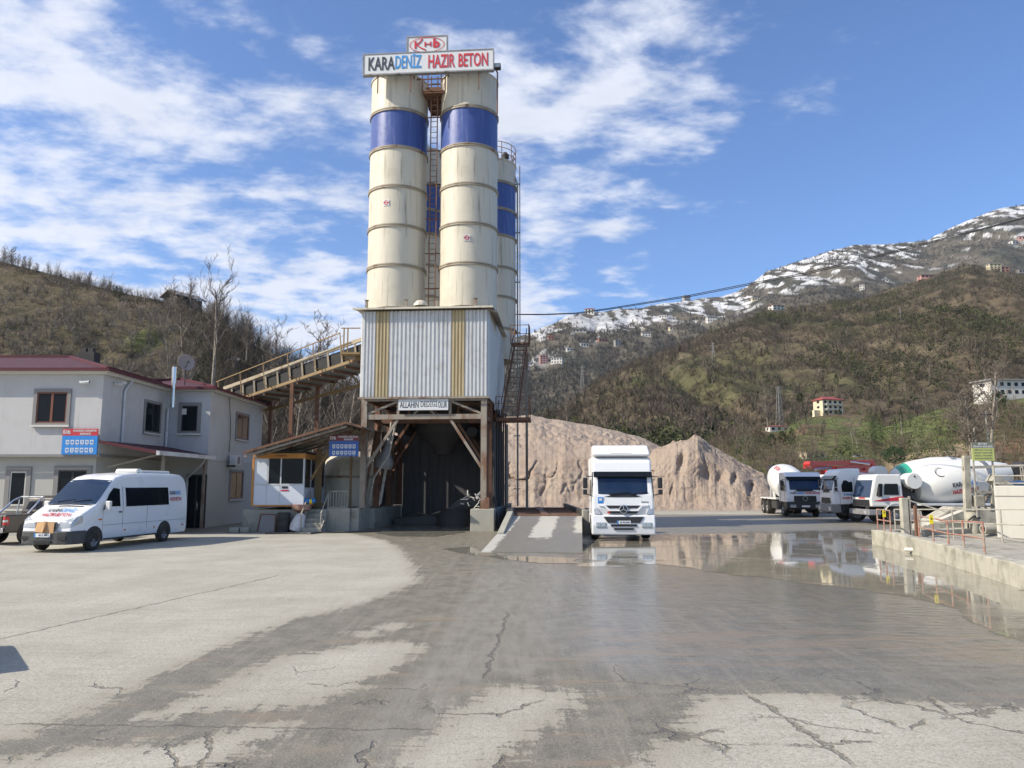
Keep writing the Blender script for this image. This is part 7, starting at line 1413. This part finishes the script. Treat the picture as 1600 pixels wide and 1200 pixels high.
for i, (px, pb, pt, w, c_) in enumerate(((1408, 680, 634, 11, .8), (1398, 682, 650, 9, .7), (1335, 594, 580, 9, .5), (1292, 650, 641, 6, .4), (1306, 649, 640, 6, .4), (1259, 658, 646, 6, .7), (1244, 630, 613, 14, .3), (1268, 652, 640, 5, .7), (1312, 650, 638, 7, .4), (1186, 690, 672, 20, .3), (1205, 700, 676, 16, .3), (1222, 696, 672, 18, .3), (1236, 700, 668, 14, .4), (1560, 640, 610, 30, .3), (1300, 605, 582, 10, .6))):
    evergreen(px, pb, pt, w, 150, ('tall narrow cypress on the foot slope right of the white villa', 'shorter cypress leaning close to the taller cypress', 'lone dark conifer high above the white villa', 'small clipped tree before the left part of the white villa', 'small clipped tree before the middle of the white villa', 'slim conifer at the left of the driveway to the white villa', 'dark round tree up the slope left of the white villa', 'slim conifer next to the lower wing of the white villa', 'small clipped tree before the right part of the white villa', 'leftmost dark round tree by the small red roofed house', 'low dark tree in front of the small red roofed house', 'dark tree hiding the right end of the red roofed house', 'tall dark tree right of the red roofed house', 'dark evergreen clump below the long white building', 'dark conifer on the slope behind the white villa')[i], n=420, con=c_, hl=H4 if pb > 635 else H2)
# ================================================================ HOUSES ON THE SLOPES
def house(hl, px, pyb, wpx, hpx, dpx, wallk, roofk, label, floors=2, cols=3, hip_=True, rz=0, Y=None, win='glass', roofh=.22, balcony=False):
    p = onhill(hl, px, pyb) if hl else at(px, pyb, Y); Y = p.y; s = Y/1200; w = wpx*s; h = hpx*s; d = max(dpx*s, w*.5); t = thing('house', label, 'house', p, rz)
    MB().box(-w/2, w/2, 0, d, -h*.5, h).build('wall', K[wallk], t); o = w*.05; rh = h*roofh; b = MB()
    if hip_: b.add([(-w/2-o, -o, h), (w/2+o, -o, h), (w/2+o, d+o, h), (-w/2-o, d+o, h), (-w/4, d/2, h+rh), (w/4, d/2, h+rh), (-w/2-o, -o, h-.04*h), (w/2+o, -o, h-.04*h), (w/2+o, d+o, h-.04*h), (-w/2-o, d+o, h-.04*h)], [(0, 1, 5, 4), (1, 2, 5), (2, 3, 4, 5), (3, 0, 4), (6, 7, 1, 0), (7, 8, 2, 1), (8, 9, 3, 2), (9, 6, 0, 3), (9, 8, 7, 6)])
    else: b.box(-w/2-o, w/2+o, -o, d+o, h, h+rh*.4)
    b.build('roof', K[roofk], t)
    for f_ in range(floors):
        for c_ in range(cols):
            cx = -w/2+w*(c_+.5)/cols; cz = h*(f_+.5)/floors; ww = w/cols*.24; wh = h/floors*.24; wn = MB().box(cx-ww, cx+ww, -.03, -.002, cz-wh, cz+wh).build('window', K[win], t)
        for sx in (-1, 1):
            MB().box(sx*w/2-.03 if sx < 0 else w/2+.002, sx*w/2-.002 if sx < 0 else w/2+.03, d*.35, d*.6, h*(f_+.3)/floors, h*(f_+.72)/floors).build('window', K[win], t)
        if balcony and f_: MB().box(-w*.35, w*.35, -w*.07, -.04, h*f_/floors-.1, h*f_/floors+.12*h/floors).build('balcony', K['hwhite'], t)
    return t
GV = 'houses on the mountain slopes'
v = house(H4, 1302, 648, 38, 24, 22, 'hcream', 'hroof', 'three storey cream villa with a dark red roof on the terrace above the lorries', 3, 4, rz=R(18), balcony=True)
b = MB(); s_ = v.location.y/1200; b.box(-30*s_, -19.3*s_, 1, 12*s_, -2, 7*s_); b.build('side_wing', K['hcream'], v)
house(H4, 1218, 674, 32, 8, 16, 'hwhite', 'hroof', 'small white house with a bright red roof among dark trees', 1, 3, rz=R(10))
house(H4, 1272, 717, 34, 10, 18, 'hcream', 'hpink', 'low cream house with a pinkish terrace roof just above the red boom', 1, 3, rz=R(15), hip_=False)
house(H4, 1337, 714, 12, 5, 6, 'hgrey', 'hgroof', 'tiny grey hut on the foot slope left of the evergreen bush', 1, 1, hip_=False)
house(None, 1578, 618, 62, 24, 40, 'hwhite', 'hgroof', 'long white building with a flat grey roof at the right edge on the slope', 2, 5, hip_=False, rz=R(8), Y=175)
house(H2, 1217, 480, 22, 8, 12, 'hwhite', 'hroof', 'white hilltop house with a red gable roof on the near mountain crest', 2, 3, rz=R(20))
house(H2, 1556, 414, 19, 11, 9, 'hcream', 'hgroof', 'pale yellow block on the crest of the near mountain at the right', 3, 3, hip_=False)
house(H2, 1571, 419, 13, 9, 8, 'hbrick', 'hgrey', 'unfinished red brick block touching the pale yellow block', 2, 2, hip_=False)
house(H2, 1452, 424, 26, 5, 8, 'hpink', 'hgroof', 'low pinkish buildings on the crest of the near mountain', 1, 4, hip_=False)
for px, pb, w, h, wk, rk, lab, fl, cl in (
 (850, 568, 13, 13, 'hpink', 'hpink', 'salmon pink apartment block low on the far mountain', 4, 3), (869, 568, 18, 9, 'hwhite', 'hgroof', 'white house right of the salmon pink block', 2, 4), (828, 571, 9, 5, 'hwhite', 'hgroof', 'small white house left of the salmon pink block', 1, 2),
 (861, 532, 9, 7, 'hbrick', 'hroof', 'orange brick house in snow on the far mountain', 2, 2), (921, 491, 15, 9, 'hwhite', 'hroof', 'white house with red roof on the skyline of the far mountain', 2, 3), (913, 542, 13, 6, 'hwhite', 'hgroof', 'pale grey house beside dark cypresses on the far mountain', 1, 3),
 (905, 519, 22, 5, 'hgrey', 'hgroof', 'long low grey building on the snowy shoulder', 1, 4), (942, 534, 15, 5, 'hbrick', 'hroof', 'low brick house mid slope on the far mountain', 1, 3), (965, 540, 10, 9, 'hgrey', 'hgroof', 'grey tower like house mid slope on the far mountain', 3, 2),
 (1009, 526, 14, 7, 'hwhite', 'hgroof', 'white house standing alone below the snow fields', 2, 3), (1074, 470, 11, 8, 'hgrey', 'hgroof', 'grey building on the skyline in the middle of the far mountain', 2, 3), (1112, 502, 16, 8, 'hwhite', 'hgroof', 'wide white house under the snow below the skyline', 2, 4),
 (1343, 453, 7, 8, 'hwhite', 'hgroof', 'narrow white house just above the crest of the near mountain', 2, 2), (1380, 440, 10, 4, 'hwhite', 'hgroof', 'low white house in the snow behind the near crest', 1, 2), (1595, 374, 14, 6, 'hpink', 'hgroof', 'salmon house at the far right of the snowy mountain', 1, 3), (1582, 381, 12, 5, 'hwhite', 'hgroof', 'white shed next to the salmon house', 1, 2), (1598, 415, 12, 8, 'hgrey', 'hgroof', 'grey house right of the brick block', 2, 2),
 (1035, 497, 12, 5, 'hwhite', 'hgroof', 'pale house just right of a snow field high on the far mountain', 1, 3), (985, 512, 12, 5, 'hwhite', 'hroof', 'pale house with red roof under the long snow field', 1, 3), (1180, 470, 12, 5, 'hcream', 'hgroof', 'cream house left of the white hilltop house', 1, 3), (890, 548, 10, 5, 'hwhite', 'hgroof', 'small white house above and right of the salmon block', 1, 2), (1050, 515, 10, 5, 'hcream', 'hroof', 'small cream house with red roof right of the lone white house', 1, 2)):
    house(H3 if pb < 572 and not (px > 1590 and pb > 400) else H2, px, pb, w, h, w*.6, wk, rk, lab, fl, cl, rz=R((px*7) % 40-20), hip_=rk in ('hroof',))
# hilltop shed
p = onhill(H1, 266, 486); p = at(266, 484, 118); t = thing('hilltop_shed', 'weathered dark wooden shed with a low roof on top of the left hill', 'shed', p, R(-28)); s_ = p.y/1200
w = 30*s_; h = 22*s_; MB().box(-w/2, w/2, 0, w*1.6, -3, h).build('wall', K['shed'], t); b = MB(); b.prism([(-w/2-.5, h-.1), (0, h+.9), (w/2+.5, h-.1), (w/2+.5, h+.08), (0, h+1.1), (-w/2-.5, h+.08)], 'y', -.6, w*1.6+.5); b.build('roof', K['trim'], t); b = MB()
for i in range(4): b.box(-w/2+.3+i*w*.24, -w/2+.3+i*w*.24+w*.14, -.02, -.004, h*.35, h*.75)
b.build('openings', K['dark'], t)
# snow remains / tarp patch on the left slope
p = onhill(H1, 352, 566); t = thing('plastic_sheet', 'pale crumpled plastic sheet lying on the brown slope above the conveyor', 'plastic sheet', p); b = MB(); rr = random.Random(2); vs = [(x*.55-1.6+rr.uniform(-.1, .1), y*.5, .5+y*.35-x*.16+rr.uniform(-.08, .2)) for y in range(4) for x in range(7)]; b.add(vs, [(y*7+x, y*7+x+1, y*7+x+8, y*7+x+7) for y in range(3) for x in range(6)]); b.build('sheet', K['gutter'], t); MB().bar((-1.2, 0, .6), (1.4, .2, .2), .12).build('weight_log', K['twig'], t)
# lattice pylons and poles
def pylon(px, pb, pt, hl, label):
    p = onhill(hl, px, pb); Y = p.y; h = at(px, pt, Y).z-p.z; t = thing('lattice_pylon', label, 'pylon', p, R(px % 30)); w = h*.075; b = MB(); r = max(h*.008, .06)
    for sx in (-1, 1):
        for sy in (-1, 1): b.bar((sx*w, sy*w, -1), (sx*w*.25, sy*w*.25, h), r)
    for i in range(9):
        z0 = h*i/9; z1 = h*(i+1)/9; a = w*(1-.75*i/9); c_ = w*(1-.75*(i+1)/9)
        for sy in (-1, 1): b.bar((-a, sy*a, z0), (c_, sy*c_, z1), r*.6); b.bar((a, sy*a, z0), (-c_, sy*c_, z1), r*.6)
    b.build('lattice', K['hgrey'], t); b = MB()
    for f_ in (.72, .84, .96): b.bar((-w*1.6, 0, h*f_), (w*1.6, 0, h*f_), r)
    b.build('cross_arm', K['hgrey'], t)
pylon(1113, 566, 535, H2, 'lattice pylon on the near mountainside above the sand heaps'); pylon(910, 604, 572, H2, 'lattice pylon low on the slope at the left of the mountain'); pylon(1404, 502, 480, H2, 'pale lattice pylon high on the near mountainside'); pylon(1219, 668, 604, H4, 'dark lattice pylon behind the small red roofed house')
def pole(x, yb, yt, Y, label):
    p = at(x, yb, Y); h = at(x, yt, Y).z-p.z; t = thing('utility_pole', label, 'pole', p); MB().tube((0, 0, -.5), (0, 0, h), .09, .06, 8).build('pole', K['grail'], t); MB().bar((-.5, 0, h-.4), (.5, 0, h-.4), .08).build('cross_arm', K['dark'], t)
pole(1546, 720, 640, 60, 'slim utility pole rising behind the information board'); pole(1526, 720, 668, 62, 'shorter utility pole just left behind the information board')
# overhead cable
t = thing('overhead_cable', 'pair of black overhead cables crossing the sky from the plant to the upper right', 'cable', at(806, 490, 46), world=True)
pa = [(800, 491), (850, 491), (900, 489), (950, 482), (1000, 474), (1080, 461), (1160, 445), (1260, 426), (1360, 402), (1460, 376), (1540, 356), (1600, 340), (1700, 310)]
for k_ in (0, 1):
    b = MB(); Ys_ = [46-16*(x-800)/900 for x, y in pa]; pts = [at(x, y+k_*.6+k_*1.8*sin(pi*(x-800)/900), Y) for (x, y), Y in zip(pa, Ys_)]; fine = []
    for i in range(len(pts)-1):
        for f_ in (0, .34, .67): fine.append(pts[i].lerp(pts[i+1], f_))
    b.path(fine+[pts[-1]], .022, 5); b.build('cable', K['black'], t)
# low dark fence line behind lorries
t = thing('yard_fence', 'low dark fence bank behind the parked lorries', 'fence', (36, 74, 0), world=True); b = MB()
for i in range(26): b.box(14+i*2.2, 16.1+i*2.2, 79.5-.02*i, 79.6-.02*i, .0, 1.9)
b.build('panel', K['rust'], t); b = MB()
for i in range(27): b.box(13.95+i*2.2, 14.05+i*2.2, 79.4-.02*i, 79.48-.02*i, 0, 2.1)
b.build('post', K['dark'], t)
# small stones scattered over the cracked concrete
rng = np.random.default_rng(77); n = 900; px = rng.uniform(-6, 7, n); py = 6.5+rng.uniform(0, 1, n)**1.5*16; s_ = rng.uniform(.004, .012, n)*(1+(rng.uniform(0, 1, n) > .97)*1.0)
oct_ = np.array([(1, 0, 0), (-1, 0, 0), (0, 1, 0), (0, -1, 0), (0, 0, .8), (0, 0, -.8)]); of = np.array([(0, 2, 4), (2, 1, 4), (1, 3, 4), (3, 0, 4), (2, 0, 5), (1, 2, 5), (3, 1, 5), (0, 3, 5)])
V = (oct_[None]*s_[:, None, None]*rng.uniform(.6, 1.4, (n, 6, 1)))+np.stack([px, py, s_*.3-.02], -1)[:, None]; Fs = (of[None]+np.arange(n)[:, None, None]*6).reshape(-1, 3)
o = mesh_np('gravel', V.reshape(-1, 3), Fs, mat('gravel_stone', (.2, .18, .15), .9), False); tag(o, 'small loose gravel stones scattered over the concrete yard', 'gravel', kind='stuff')

# the vehicle whose corner throws the shadow at the left edge of the photo
pickup('pickup_truck', 'second taupe pickup standing just past the left edge with its shadow in view', (-7.55, 9.8, 0), R(128))
# ================================================================ HAZE
hm = bpy.data.materials.new('haze_air'); hm.use_nodes = True; nt = hm.node_tree; nt.nodes.clear(); ho = nt.nodes.new('ShaderNodeOutputMaterial'); pv = nt.nodes.new('ShaderNodeVolumePrincipled'); nt.links.new(pv.outputs[0], ho.inputs['Volume'])
pv.inputs['Color'].default_value = (.78, .86, 1, 1); pv.inputs['Density'].default_value = .00005; pv.inputs['Anisotropy'].default_value = .2
hz = MB().box(-3300, 3300, -420, 3300, -6, 1000).build('haze', hm); tag(hz, 'thin pale blue haze filling the valley air', 'haze', kind='stuff')
